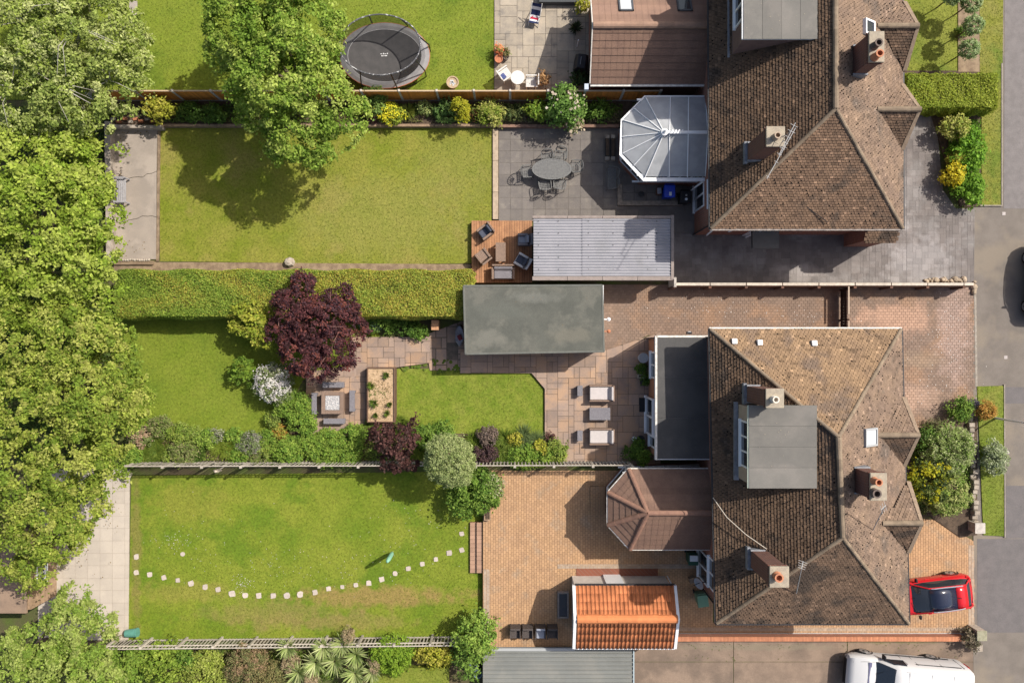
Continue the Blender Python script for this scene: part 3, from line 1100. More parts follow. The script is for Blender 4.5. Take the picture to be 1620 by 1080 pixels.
for i in range(24):
    y = 640 + i * 8.2
    if y > 846:
        break
    x = 1541 + i * .35
    p = W(x, y, .55)
    MB().box(p.x, p.y, -.05, .30 + random.uniform(-.03, .05), .25, .42 + random.uniform(-.2, .12), rz=random.uniform(-.09, .09), taper=random.uniform(.8, .95)).build('stone', STONE_D, fw, bev=.03)
p = W(1550, 835, .7)
MB().box(p.x, p.y, -.05, .48, .5, .72).build('pier', STONE, fw)
MB().box(p.x, p.y, .68, .52, .54, .07).build('cap', CONC_W, fw)

# brown field gate beside the middle house
gt = T('driveway_gate', 'dark brown timber double gate with pale post between driveways', 'gate', W(1335, 488))
GB = M('gate_timber', (.055, .03, .022), (.035, .02, .016), sc=8)
xg = W(1343, 0, 1.1).x
ya, yb2 = W(0, 457, 1.1).y, W(0, 521, 1.1).y
n = 14
for i in range(n):
    w = (ya - yb2) / n
    MB().box(xg, yb2 + w * (i + .5), .1, .035, w - .006, .78).build('board', GB, gt)
for zz in (.2, .7):
    MB().box(xg - .04, (ya + yb2) / 2, zz, .04, ya - yb2, .1).build('rail', GB, gt)
GR = M('gate_rail', (.40, .32, .25))
MB().box(xg, (ya + yb2) / 2 + .5, 1.02, .07, (ya - yb2) / 2 + .45, .08).build('top_rail', GR, gt)
MB().box(xg, yb2 + .22, 1.02, .07, .42, .08).build('top_rail', GR, gt)
MB().box(xg + .2, (ya + yb2) / 2, -.05, .16, ya - yb2, .1).build('sill', CONC_W, gt)
for y in (ya, yb2 + .5, yb2 + .02):
    MB().box(xg, y, -.05, .09, .09, 1.12).build('post', GB, gt)

# specks on the ground: fallen petals on the pink drive, daisies in the bottom lawn
def specks(name, label, cat, spots, z, n, mat, s0=.012, s1=.03):
    mb = MB()
    for _ in range(n):
        x, y, rx, ry = random.choice(spots)
        p = W(random.gauss(x, rx), random.gauss(y, ry), z)
        a, s_ = random.random() * 6.28, random.uniform(s0, s1)
        c, d = math.cos(a) * s_, math.sin(a) * s_
        mb.add([(p.x - c, p.y - d, z + .004), (p.x + d, p.y - c, z + .012), (p.x + c, p.y + d, z + .006), (p.x - d, p.y + c, z + .014)], [(0, 1, 2, 3)])
    tag(stuff(mb.build(name, mat)), label, cat)


PETAL = M('fallen_petal', (.55, .5, .46))
specks('fallen_petals', 'pale fallen petals scattered over the pink block drive', 'petals', [(1515, 560, 16, 40), (1500, 520, 20, 30), (1470, 600, 40, 30), (1130, 490, 70, 15), (1290, 505, 40, 8)], .004, 330, PETAL)
specks('daisies', 'white daisies and clover dotted in the bottom lawn', 'daisies', [(385, 922, 8, 8), (272, 853, 16, 8), (450, 890, 40, 14), (640, 830, 50, 20), (560, 900, 60, 20), (300, 860, 50, 30)], -.385, 330, PETAL, .01, .024)
LEAFL = M('fallen_leaf', (.20, .14, .05), (.12, .08, .03), sc=20)
specks('fallen_leaves', 'brown fallen leaves on the concrete pad and beige patio', 'leaves', [(190, 260, 8, 40), (200, 395, 20, 8), (130, 880, 20, 20), (180, 800, 10, 30), (215, 208, 20, 3)], .034, 90, LEAFL, .02, .045)

# ------------------------------------------------------------------ roofs
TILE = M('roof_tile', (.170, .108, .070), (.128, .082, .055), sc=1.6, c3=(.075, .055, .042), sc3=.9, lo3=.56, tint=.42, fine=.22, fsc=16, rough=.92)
TILE_W = M('rear_roof_tile', (.172, .110, .070), (.128, .084, .056), sc=1.6, c3=(.075, .055, .042), sc3=.9, lo3=.54, tint=.42, fine=.22, fsc=16, rough=.92)  # west slope copy, its grazing shade put into the colour
TILE_N = M('lit_roof_tile', (.26, .172, .102), (.21, .14, .088), sc=1.2, c3=(.16, .115, .085), sc3=.6, lo3=.54, tint=.42, fine=.2, fsc=16, rough=.92)  # sunny north slope copy, lightened in colour for the light on it
TILE_E = M('front_roof_tile', (.215, .15, .105), (.17, .12, .09), sc=1.1, c3=(.115, .09, .073), sc3=.7, lo3=.56, tint=.4, fine=.2, fsc=16, rough=.92)  # front and bay north slopes: sunlight painted into this tile colour
TILE_B = M('dark_roof_tile', (.145, .094, .063), (.11, .073, .05), sc=1.4, c3=(.06, .044, .034), sc3=.8, lo3=.5, tint=.4, fine=.22, fsc=16, rough=.92)  # south slopes: darker tile copy with their shade in its colour
UNDER = M('roof_underlay', (.045, .035, .03))
RIDGE = M('ridge_tile', (.24, .185, .13), (.18, .138, .10), sc=4, rnd=.15, fine=.15, rough=.9)
GUT = M('gutter', (.03, .03, .033), rough=.5)
GUT_M = M('worn_gutter', (.34, .30, .27), (.2, .18, .17), sc=5)
GUT_W = M('white_gutter', (.68, .65, .6), (.5, .47, .43), sc=6, rough=.5)


def tiles(poly, u, mat, parent, name='roof_tiles', e=.125, w=.17, th=.040, dark=.07, moss=.2):
    poly = [Vector(p) for p in poly]
    u = Vector(u).normalized()
    n = (poly[1] - poly[0]).cross(poly[2] - poly[0]).normalized()
    if n.z < 0:
        n = -n
    v = n.cross(u).normalized()
    o = poly[0]
    P2 = [((p - o).dot(u), (p - o).dot(v)) for p in poly]
    x0, x1 = min(p[0] for p in P2), max(p[0] for p in P2)
    y0, y1 = min(p[1] for p in P2), max(p[1] for p in P2)
    mb = MB()
    j = 0
    y = y0
    while y < y1:
        cnt = int((x1 - x0) / w) + 2
        xs = np.arange(cnt) * w + x0 - (w / 2 if j % 2 else 0)
        k = inside(xs + w / 2, np.full(cnt, y + e * .5), P2)
        for x in xs[k]:
            g = .009
            l0 = th * random.uniform(.85, 1.25)
            l1 = .006
            r = random.random()
            t = random.gauss(.5, .10)
            if r < dark:
                t = random.uniform(0, .2)
            elif r > .975:
                t = 1.25
            jt = random.uniform(-.006, .006)
            A = o + u * (x + g) + v * (y - .015 + jt)
            B = o + u * (x + w - g) + v * (y - .015 - jt)
            C = o + u * (x + w - g) + v * (y + e + .03)
            E = o + u * (x + g) + v * (y + e + .03)
            tw = random.uniform(-.005, .005)
            vs = [A, B, A + n * (l0 + tw), B + n * (l0 - tw), C + n * l1, E + n * l1]
            mb.add(vs, [(2, 3, 4, 5), (0, 1, 3, 2), (0, 2, 5), (1, 4, 3)], min(1.2, max(0, t)))
            dn = math.sin(A.x * .9 + 2 * math.sin(A.y * .7)) + math.sin(A.y * 1.3 + A.x * .4)
            if random.random() < moss * (.55 + .32 * dn):  # near-black specks: lichen spots, also colouring in dark gaps at tile corners
                s_ = random.uniform(.025, .048)
                q = A + n * (l0 + .004) + u * random.uniform(-.02, .02) + v * random.uniform(-.01, .02)
                mb.add([q - u * s_ * .6, q + u * s_ * 1.1, q + u * s_ * .8 + v * s_ * 1.2 - n * .012, q - u * s_ * .4 + v * s_ * 1.3 - n * .012, q + v * s_ * .6 + n * .014],
                       [(0, 1, 4), (1, 2, 4), (2, 3, 4), (3, 0, 4)], -.85)
        y += e
        j += 1
    return stuff(mb.build(name, mat, parent, tint=True))


ridge_me = None


def ridge_line(a, b, parent, mat=None, r=.125, step=.42, lift=.02, nm='ridge_tile'):
    global ridge_me
    if ridge_me is None:
        mb = MB(local=True)
        vs = []
        for xx, rr in ((0, 1.), (1., 1.06)):
            for rad in (rr, rr * .82):
                for k in range(7):
                    q = math.pi * (k / 6) * 1.1 - .157
                    vs.append((xx, rad * math.cos(q), rad * math.sin(q)))
        fs = [(k, k + 1, 15 + k, 14 + k) for k in range(6)] + [(14 + k, 15 + k, 22 + k, 21 + k) for k in range(6)] + [(k + 1, k, 7 + k, 8 + k) for k in range(6)]
        mb.add(vs, fs)
        ridge_me = mesh_of(mb, 'ridge_tile', RIDGE)
    a, b = Vector(a), Vector(b)
    L = (b - a).length
    n = max(1, int(L / step))
    x = (b - a).normalized()
    y = Vector((0, 0, 1)).cross(x).normalized()
    z = x.cross(y)
    rot = Matrix((x, y, z)).transposed().to_euler()
    wl = wloc(parent)
    me = ridge_me
    if mat:
        key = 'ridge_tile_' + mat.name
        me = bpy.data.meshes.get(key)
        if not me:
            me = ridge_me.copy()
            me.name = key
            me.materials.clear()
            me.materials.append(mat)
    for i in range(n):
        inst(me, nm, parent, a + x * (L * i / n) + z * (lift - r * .35) - wl, rot=rot, scale=(L / n * 1.02, r * random.uniform(.95, 1.06), r * random.uniform(.9, 1.05)))


def window(parent, face, c, wdt, h, z0, nm='window', mull=1, frame=PVC, dpt=.06, transom=False):
    """white framed window on a wall; face in 'WESN' = where it looks; c = (x, y) on the wall plane"""
    ax = 1 if face in 'WE' else 0
    sg = {'W': (-1, 0), 'E': (1, 0), 'S': (0, -1), 'N': (0, 1)}[face]

    def bx(mb, off, z, ww, hh, dd, out):
        cx, cy = c[0] + sg[0] * out, c[1] + sg[1] * out
        if ax:
            mb.box(cx, cy + off, z, dd, ww, hh)
        else:
            mb.box(cx + off, cy, z, ww, dd, hh)
    f = MB()
    t = .075
    bx(f, 0, z0, wdt, t, dpt, .03)
    bx(f, 0, z0 + h - t, wdt, t, dpt, .03)
    k = mull + 1
    for i in range(k + 1):
        bx(f, -wdt / 2 + t / 2 + (wdt - t) * i / k, z0 + t, t, h - 2 * t, dpt, .03)
    if transom:
        bx(f, 0, z0 + h * .66, wdt - 2 * t, t * .8, dpt * .8, .03)
    bx(f, 0, z0 - .04, wdt + .1, .04, .16, .06)
    fo_ = f.build(nm, frame, parent)
    for i in range(k):
        g = MB()
        bx(g, -wdt / 2 + t / 2 + (wdt - t) * (i + .5) / k, z0 + t, (wdt - t) / k - t, h - 2 * t, .02, .012)
        g.build('pane', GLASS, fo_)
    return fo_


def house(label, SW, SE, NE, NW, r0, r1, mats, gut_mats):
    cen = (SW + SE + NE + NW) / 4
    t = T('house', label, 'house', (cen.x, cen.y, 0))
    ze = SW.z

    def ins(p, q, r, d):
        return p + (q - p).normalized() * d + (r - p).normalized() * d
    wall = [ins(SW, SE, NW, .36), ins(SE, NE, SW, .36), ins(NE, NW, SE, .36), ins(NW, SW, NE, .36)]
    MB().prism(wall, -.1, ze - .1).build('wall', BRICK, t)
    so = [ins(SW, SE, NW, .05), ins(SE, NE, SW, .05), ins(NE, NW, SE, .05), ins(NW, SW, NE, .05)]
    MB().prism(so, ze - .22, ze - .06).build('fascia', PVC, t)
    rb = MB()
    pts = [SW, SE, NE, NW, r0, r1]
    rb.add(pts, [(0, 1, 4), (1, 2, 5, 4), (2, 3, 5), (3, 0, 4, 5), (3, 2, 1, 0)])
    roof = rb.build('roof', UNDER, t)
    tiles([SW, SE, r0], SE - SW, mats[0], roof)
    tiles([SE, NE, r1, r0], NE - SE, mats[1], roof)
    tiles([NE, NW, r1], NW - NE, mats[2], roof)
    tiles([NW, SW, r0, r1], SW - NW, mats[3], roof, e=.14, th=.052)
    for a, b in ((SW, r0), (SE, r0), (NE, r1), (NW, r1)):
        ridge_line(a, b, roof, r=.085, step=.34, lift=.035, nm='hip_tile')
    ridge_line(r0, r1, roof, r=.115, step=.45, lift=.05)
    for (a, b), gm_ in zip(((SW, SE), (SE, NE), (NE, NW), (NW, SW)), gut_mats):
        d = (b - a).normalized()
        o = Vector((d.y, -d.x, 0)) * .05
        L = (b - a).length
        c = (a + b) / 2 + o
        MB().box(c.x, c.y, ze - .09, L + .1, .11, .09, math.atan2(d.y, d.x)).build('gutter', gm_, t)
    for p in (wall[0], wall[3]):
        MB().tube([(p.x - .06, p.y, 0), (p.x - .06, p.y, ze - .25), (p.x - .3, p.y, ze - .1)], .04).build('downpipe', GUT, t)
    return t, roof


VERGE = M('mortar_verge', (.30, .225, .16), (.22, .165, .12), sc=7, fine=.2)


def gablet(parent, roof, ri, ro, S_, N_, mS, mN):
    """front bay: ridge inner/outer, eave corners; gable wall faces east"""
    rb = MB()
    rb.add([ri, ro, S_, N_], [(0, 2, 1), (0, 1, 3), (1, 2, 3)])
    g = rb.build('bay_roof', UNDER, parent)
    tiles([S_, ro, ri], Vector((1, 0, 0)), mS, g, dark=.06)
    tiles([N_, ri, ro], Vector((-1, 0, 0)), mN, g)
    ridge_line(ri + Vector((-.1, 0, 0)), ro, g, r=.12, step=.42, lift=.05)
    y0, y1 = S_.y + .3, N_.y - .3
    x1 = min(S_.x, N_.x) - .22
    MB().prism([(x1 - 1.2, y0), (x1, y0), (x1, y1), (x1 - 1.2, y1)], -.05, 4.9).add(
        [(x1, y0, 4.9), (x1, y1, 4.9), (x1, (y0 + y1) / 2, ro.z - .15), (x1 - .3, y0, 4.9), (x1 - .3, y1, 4.9), (x1 - .3, (y0 + y1) / 2, ro.z - .15)],
        [(0, 1, 2), (0, 2, 5, 3), (2, 1, 4, 5)]).build('bay_wall', BRICK, parent)
    window(parent, 'E', (x1, (y0 + y1) / 2), 1.8, 1.2, 3.2, mull=2)
    window(parent, 'E', (x1, (y0 + y1) / 2), 1.9, 1.4, .8, mull=2)
    for c in (S_, N_):
        d = (ro - c)
        MB().hull8([c + Vector((-.14, 0, -.14)), c + Vector((.05, 0, -.14)), c + Vector((.05, 0, .065)), c + Vector((-.14, 0, .065))],
                   [ro + Vector((-.1, 0, -.14)), ro + Vector((.05, 0, -.14)), ro + Vector((.05, 0, .065)), ro + Vector((-.1, 0, .065))]).build('verge', VERGE, parent)


CHB = brick_mat('chimney_brick', (.17, .068, .048), (.12, .05, .04), (.2, .17, .145))


def chimney(parent, rect, ht, zb, pots, capmat, flash=True, back=False):
    a, b = W(rect[0], rect[1], ht), W(rect[2], rect[3], ht)
    x0, x1, y0, y1 = a.x, b.x, b.y, a.y
    cx, cy, sx, sy = (x0 + x1) / 2, (y0 + y1) / 2, x1 - x0, y1 - y0
    st = MB().box(cx, cy, zb - .8, sx - .1, sy - .1, ht - zb + .65)
    for k, e in ((.42, .0), (.33, .07), (.24, .02)):
        st.box(cx, cy, ht - k, sx - .06 + e, sy - .06 + e, .085)
    ch = st.build('chimney', CHB, parent)
    MB().box(cx, cy, ht - .15, sx, sy, .12).build('chimney_cap', capmat, ch, bev=.02)
    if flash:
        sl = .72
        zw = zb
        MB().box(x0 - .02, cy, zw - .1, .14, sy + .14, .34).box(cx, y0 + .02, zw - .1, sx, .07, .55).box(cx, y1 - .02, zw - .1, sx, .07, .55).build('lead_flashing', LEAD, ch)
    for (px, py, r, h, mt) in pots:
        p = W(px, py, ht + h)
        MB().lathe([(r * 1.15, ht - .04), (r * 1.15, ht + .05), (r, ht + .08), (r * .9, ht + h - .07), (r * 1.1, ht + h - .05), (r * 1.1, ht + h), (r * .72, ht + h), (r * .7, ht + h - .25)],
                   p.x, p.y, 14).build('chimney_pot', mt, ch, smooth=True)
    return ch


AER = M('aerial_grey', (.36, .36, .36), rough=.5)


def aerial(label, base, top, head, rods=6, L=1.5, wide=1.):
    """mast with a yagi boom"""
    base, top, head = Vector(base), Vector(top), Vector(head)
    t = T('tv_aerial', label, 'aerial', base)
    MB().tube([base, top], .02, 6).build('mast', AER, t)
    b = MB()
    b.tube([top - (head - top) * .2, head], .016, 5)
    d = (head - top).normalized()
    c = d.cross(Vector((0, 0, 1))).normalized()
    for i in range(rods):
        p = top.lerp(head, -.1 + 1.05 * i / (rods - 1))
        w = (.2 - .014 * i) * wide
        b.tube([p - c * w, p + c * w], .009, 4)
    b.build('boom', AER, t)
    return t


CAPM = M('mortar_cap', (.36, .31, .235), (.28, .24, .19), sc=5, bump=.5, fine=.15)
POT_B = M('dark_pot', (.16, .12, .10), (.1, .08, .07), sc=6)  # darker brown pot body
POT_O = M('orange_pot', (.5, .22, .12), (.4, .17, .1), sc=6)
POT_G = M('buff_pot', (.42, .33, .25), (.35, .27, .2), sc=6)
FELT = M('grey_felt', (.20, .19, .172), (.17, .163, .15), sc=1.6, c3=(.225, .21, .19), sc3=.8, fine=.1, fsc=40, rnd=.07, bump=.3, bsc=60)
FELT_D = M('dark_felt', (.15, .145, .14), (.12, .117, .115), sc=1.2, c3=(.18, .172, .165), sc3=.6, fine=.14, fsc=40, bump=.3, bsc=60)
FELT_G = M('green_felt', (.135, .138, .118), (.112, .116, .10), sc=1.3, c3=(.165, .163, .138), sc3=.9, patches=[(-.5, 1.4, 1.6, .5, (.105, .11, .095), .6), (3, .3, 1.2, .4, (.16, .15, .12), .6), (-1.2, .1, .9, .5, (.17, .165, .14), .6), (1.2, 2.2, 1.3, .3, (.17, .17, .15), .5)], fine=.2, fsc=40, bump=.3, bsc=60)
HUNG = M('hung_tile', (.19, .125, .11), (.15, .10, .09), sc=3, fine=.2)
REND = M('buff_render', (.42, .34, .26), (.36, .29, .225), sc=4, fine=.08)
ze, zr = 5.0, 8.2


def dormer(parent, rx0, rx1, y0, y1, zt, wallmat, win, nstrips, axis, wbase=5.5, wy=None):
    """flat roofed dormer; rx0..rx1, y0..y1 = world roof outline"""
    wx = rx0 + .06
    d = MB().box((wx + rx1) / 2, (y0 + y1) / 2, wbase - .3, rx1 - wx, y1 - y0 - .12, zt - wbase + .2).build('dormer', wallmat, parent)
    MB().box((rx0 + rx1) / 2 - .03, (y0 + y1) / 2, zt - .12, rx1 - rx0 + .16, y1 - y0 + .1, .1).build('fascia', PVC if wallmat is HUNG else M('green_fascia', (.45, .50, .43)), d)
    for i in range(nstrips):
        if axis == 'x':
            w = (rx1 - rx0 + .12) / nstrips
            MB().box(rx0 - .06 + w * (i + .5), (y0 + y1) / 2, zt - .02, w - .01, y1 - y0 + .12, .035 + .006 * (i % 2)).build('felt_strip', FELT, d)
        else:
            h = (y1 - y0 + .12) / nstrips
            MB().box((rx0 + rx1) / 2, y0 - .06 + h * (i + .5), zt - .02, rx1 - rx0 + .12, h - .01, .035 + .006 * (i % 2)).build('felt_strip', FELT, d)
    MB().box(wx - .08, (y0 + y1) / 2, wbase - .12, .22, y1 - y0 + .1, .16).build('apron_flashing', LEAD, d)
    for (cy, ww, hh, z0, ml) in win:
        window(parent, 'W', (wx - .0, cy), ww, hh, z0, mull=ml, nm='dormer_window')
    return d


def skylight(parent, x, yc, zc, w, h, slope, ax='E', open_=False, glass=GLASS, frame=None):
    """roof window lying on a slope; slope = dz/dx"""
    a = math.atan(slope)
    ca, sa = math.cos(a), math.sin(a)

    def P(u, v, k):
        return Vector((x + u * ca - k * sa * (-1 if slope < 0 else -1) * 0 + k * (-sa), yc + v, zc + u * sa + k * ca))
    f = MB()
    t = .08
    for (u0, u1, v0, v1) in ((-h / 2, h / 2, -w / 2, -w / 2 + t), (-h / 2, h / 2, w / 2 - t, w / 2), (-h / 2, -h / 2 + t, -w / 2 + t, w / 2 - t), (h / 2 - t, h / 2, -w / 2 + t, w / 2 - t)):
        f.hull8([P(u0, v0, -.02), P(u1, v0, -.02), P(u1, v1, -.02), P(u0, v1, -.02)], [P(u0, v0, .16), P(u1, v0, .16), P(u1, v1, .16), P(u0, v1, .16)])
    fr = f.build('skylight', frame or PVC, parent)
    g = MB()
    g.hull8([P(-h / 2 + t, -w / 2 + t, .06), P(h / 2 - t, -w / 2 + t, .06), P(h / 2 - t, w / 2 - t, .06), P(-h / 2 + t, w / 2 - t, .06)],
            [P(-h / 2 + t, -w / 2 + t, .11), P(h / 2 - t, -w / 2 + t, .11), P(h / 2 - t, w / 2 - t, .11), P(-h / 2 + t, w / 2 - t, .11)])
    g.build('pane', glass, fr)
    return fr


# ------------------------------------------------------------------ top house
SW, SE = W(1125, 361, ze), W(1428, 361, ze)
NE, NW = Vector((SE.x - .05, 21.5, ze)), Vector((SW.x - .12, 21.5, ze))
r0, r1 = W(1322, 172, zr), Vector((W(1321, 0, zr).x, 17.0, zr))
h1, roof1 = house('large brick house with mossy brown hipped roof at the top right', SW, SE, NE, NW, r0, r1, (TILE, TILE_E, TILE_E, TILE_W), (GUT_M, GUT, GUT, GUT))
SLW = (zr - ze) / (r0.x - SW.x)
SLE = (zr - ze) / (SE.x - r0.x)
for ry_, ro_x, sc_, nc_ in ((41, 1453, (1432, 113), (1436, -8)), (173, 1456, (1428, 238), (1430, 116))):
    ro = W(ro_x, ry_, 6.25)
    ri = Vector((SE.x - (6.25 - ze) / SLE + .05, ro.y, 6.25))
    s_, n_ = W(*sc_, ze), W(*nc_, ze)
    n_ = Vector((s_.x, 2 * ro.y - s_.y, ze))
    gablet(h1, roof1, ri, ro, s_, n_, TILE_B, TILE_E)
a, b = W(1178, 60, 7.8), W(1294, -110, 7.8)
dormer(h1, a.x, b.x, a.y, b.y, 7.8, HUNG, [(W(0, 12, 6.8).y, 1.5, 1.15, 6.25, 1)], 4, 'x', wbase=5.55)
xw_ = (1212.8, 199.4, 1242.6, 231.9)
chimney(h1, xw_, 9.0, ze + (W(1213, 0, 9).x - SW.x) * SLW, [(1231, 213.7, .13, .35, POT_G)], CAPM)
chimney(h1, (1375.5, 49, 1400, 98), 9.2, 7.2, [(1391, 67, .15, .45, POT_B), (1392.5, 84, .15, .5, POT_O)], CAPM)
q_ = W(1245, 222, 9.3)
aerial('long boom tv aerial beside the mossy rear chimney of the top house', (q_.x, q_.y, 7.3), W(1251, 216, 9.3), W(1213, 283, 9.35), rods=4, wide=.5)
aerial('shorter second tv aerial on the mast by the mossy rear chimney', (q_.x + .12, q_.y + .05, 7.3), W(1254, 203, 9.6), W(1232, 246, 9.6), rods=6, wide=.8)
zz = ze + (SE.x - W(1372, 0, 6.8).x) * SLE
skylight(h1, W(1372, 45, zz).x, W(1372, 45, zz).y, zz + .02, .66, .75, -SLE)
# cable down the roof
tag(MB().tube([W(1226, 268, 6.2) + Vector((0, 0, .12)), W(1245, 300, 6.0), W(1280, 330, 5.6), W(1310, 352, 5.3)], .018, 4).build('roof_cable', BLACK, loc=W(1226, 268, 6.2)),
    'dark cable running down the south roof slope of the top house', 'cable')
# west and south wall details
wx = SW.x + .36
window(h1, 'W', (wx, W(0, 309, 3.0).y), 1.35, 1.25, 3.3)
window(h1, 'W', (wx, W(0, 309, 1.5).y), 1.35, 2.0, .25)
yS = SW.y + .36
for px in (1141, 1311):
    window(h1, 'S', (W(px, 0, 4).x, yS), .75, 1.0, 3.4, mull=0)
p = W(1212, 372, 2.5)
MB().box(p.x, yS - .5, 2.35, 1.3, 1.0, .12).box(p.x, yS - .5, 2.25, 1.36, 1.04, .06).build('porch_canopy', FELT, h1)
MB().box(p.x, yS - .03, 0, .95, .06, 2.05).build('door', PVC, h1)
p0, p1 = W(1375, 0, 3).x, W(1418, 0, 3).x
MB().box((p0 + p1) / 2, yS - .32, 0, p1 - p0, .62, 2.7).build('side_bay', BRICK, h1)
q = [Vector((p0 - .1, yS - .75, 2.75)), Vector((p1 + .1, yS - .75, 2.75)), Vector((p1 + .1, yS, 3.15)), Vector((p0 - .1, yS, 3.15))]
bay = MB().plate(q, .08).build('side_bay_roof', UNDER, h1)
tiles(q, (1, 0, 0), TILE_B, bay)
MB().tube([W(1130, 362, 4.6), W(1118, 372, 1.2)], .045).build('waste_pipe', PVC, h1)
MB().tube([(W(1167, 0, 3).x, yS - .1, 3.9), (W(1160, 0, 3).x, yS - .12, 2.2)], .045).tube([(W(1208, 0, 3).x, yS - .12, 0), (W(1208, 0, 3).x, yS - .12, 5.0)], .055).build('soil_pipe', PVC, h1)

# ------------------------------------------------------------------ lower pair of houses
SW, SE, NE, NW = W(1134, 985, ze), W(1437, 985, ze), W(1425, 521, ze), W(1124, 521, ze)
r0, r1 = W(1333, 850, zr), W(1326.5, 691, zr)
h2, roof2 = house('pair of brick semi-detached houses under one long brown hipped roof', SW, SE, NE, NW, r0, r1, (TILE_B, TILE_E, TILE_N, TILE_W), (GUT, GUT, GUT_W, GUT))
SLW = (zr - ze) / 4.45
for ry_, ro_x, sc_ in ((688, 1454, (1431, 738)), (827, 1459, (1438, 874))):
    ro = W(ro_x, ry_, 6.25)
    s_ = W(*sc_, ze)
    n_ = Vector((s_.x, 2 * ro.y - s_.y, ze))
    ri = Vector((s_.x - (6.25 - ze) / SLW + .0, ro.y, 6.25))
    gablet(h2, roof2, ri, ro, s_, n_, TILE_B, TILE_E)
a, b = W(1187, 770, 7.75), W(1290, 643, 7.75)
dormer(h2, a.x, b.x, a.y, b.y, 7.75, REND, [(W(0, 702, 6.8).y, 2.05, 1.2, 6.25, 2)], 4, 'y', wbase=5.7)
xl = W(1212, 0, 9).x
chimney(h2, (1212, 614.5, 1241, 645.5), 9.0, ze + (xl - 9.3) * SLW, [(1228, 632, .13, .35, M('white_pot', (.66, .6, .52)))], CAPM)
xl = W(1218, 0, 9).x
chimney(h2, (1218, 896, 1249, 929.5), 9.0, ze + (xl - 9.4) * SLW, [(1233, 914, .17, .3, POT_O)], CAPM)
chimney(h2, (1377.5, 748, 1404, 792), 9.2, 7.2, [(1391, 763, .14, .45, POT_O), (1388, 781, .17, .3, POT_B)], CAPM)
aerial('tv aerial on a mast above the front roof, near the twin-pot chimney', W(1380, 840, 6.6), W(1400, 800, 9.3), W(1394, 806, 9.6), rods=3)
aerial('tv aerial on a mast behind the orange-pot rear chimney', W(1260, 938, 6.3), W(1270, 889, 9.2), W(1268, 899, 9.3), rods=4)
zz = ze + (18.2 - W(1374, 0, 6.8).x) * SLW
BLIND = M('white_blind_glass', (.5, .52, .54), rough=.15)
skylight(h2, W(1374, 691, zz).x, W(1374, 691, zz).y, zz + .02, .8, .95, -SLW, glass=BLIND, frame=M('grey_frame', (.32, .33, .34)))
for px, py in ((1161, 540), (1201, 542), (1287, 543)):
    z = 5.0 + (W(0, 521, 5).y - W(px, py, 5.4).y) * .69
    p = W(px, py, z)
    MB().hull8([(p.x - .12, p.y + .14, z - .1), (p.x + .12, p.y + .14, z - .1), (p.x + .12, p.y - .12, z), (p.x - .12, p.y - .12, z)],
               [(p.x - .11, p.y + .13, z + .16), (p.x + .11, p.y + .13, z + .16), (p.x + .11, p.y - .1, z + .2), (p.x - .11, p.y - .1, z + .2)]).build('roof_vent', PVC, h2)
tag(MB().tube([W(1127, 786, 5.2) + Vector((0, 0, .1)), W(1150, 818, 5.7), W(1180, 845, 6.1), W(1213, 868, 6.5)], .02, 4).build('roof_cable', M('pale_cable', (.5, .45, .38)), loc=W(1127, 786, 5.2)),
    'pale cable looping over the rear roof slope of the lower houses', 'cable')
ws = SW.x + .36
window(h2, 'W', (W(1119, 895, 2).x - .15, W(0, 893, 2).y), 1.5, 1.3, 3.1)
window(h2, 'W', (9.78, W(0, 893, 1).y), 1.5, 2.0, .4)
dish = T('satellite_dish', 'grey satellite dish on the brick wall near the orange garage', 'dish', W(1108, 921, 3.6))
p = W(1110, 920, 3.8)
MB(local=True).lathe([(.0, 0), (.12, .02), (.22, .06), (.30, .12), (.29, .13), (.2, .075), (.1, .035)], n=16).build('reflector', LEAD, dish, smooth=True).rotation_euler = (0, R(-60), R(20))
MB(local=True).tube([(0, 0, 0), (.3, 0, -.1)], .025).tube([(0, 0, 0), (-.35, -.1, .1)], .015).build('arm', DARKM, dish)

# ------------------------------------------------------------------ rear extension (top) with interlocking tiles
CTILE = M('interlocking_tile', (.235, .145, .105), (.195, .12, .09), sc=1.8, rnd=.1, fine=.14, fsc=18, rough=.85)


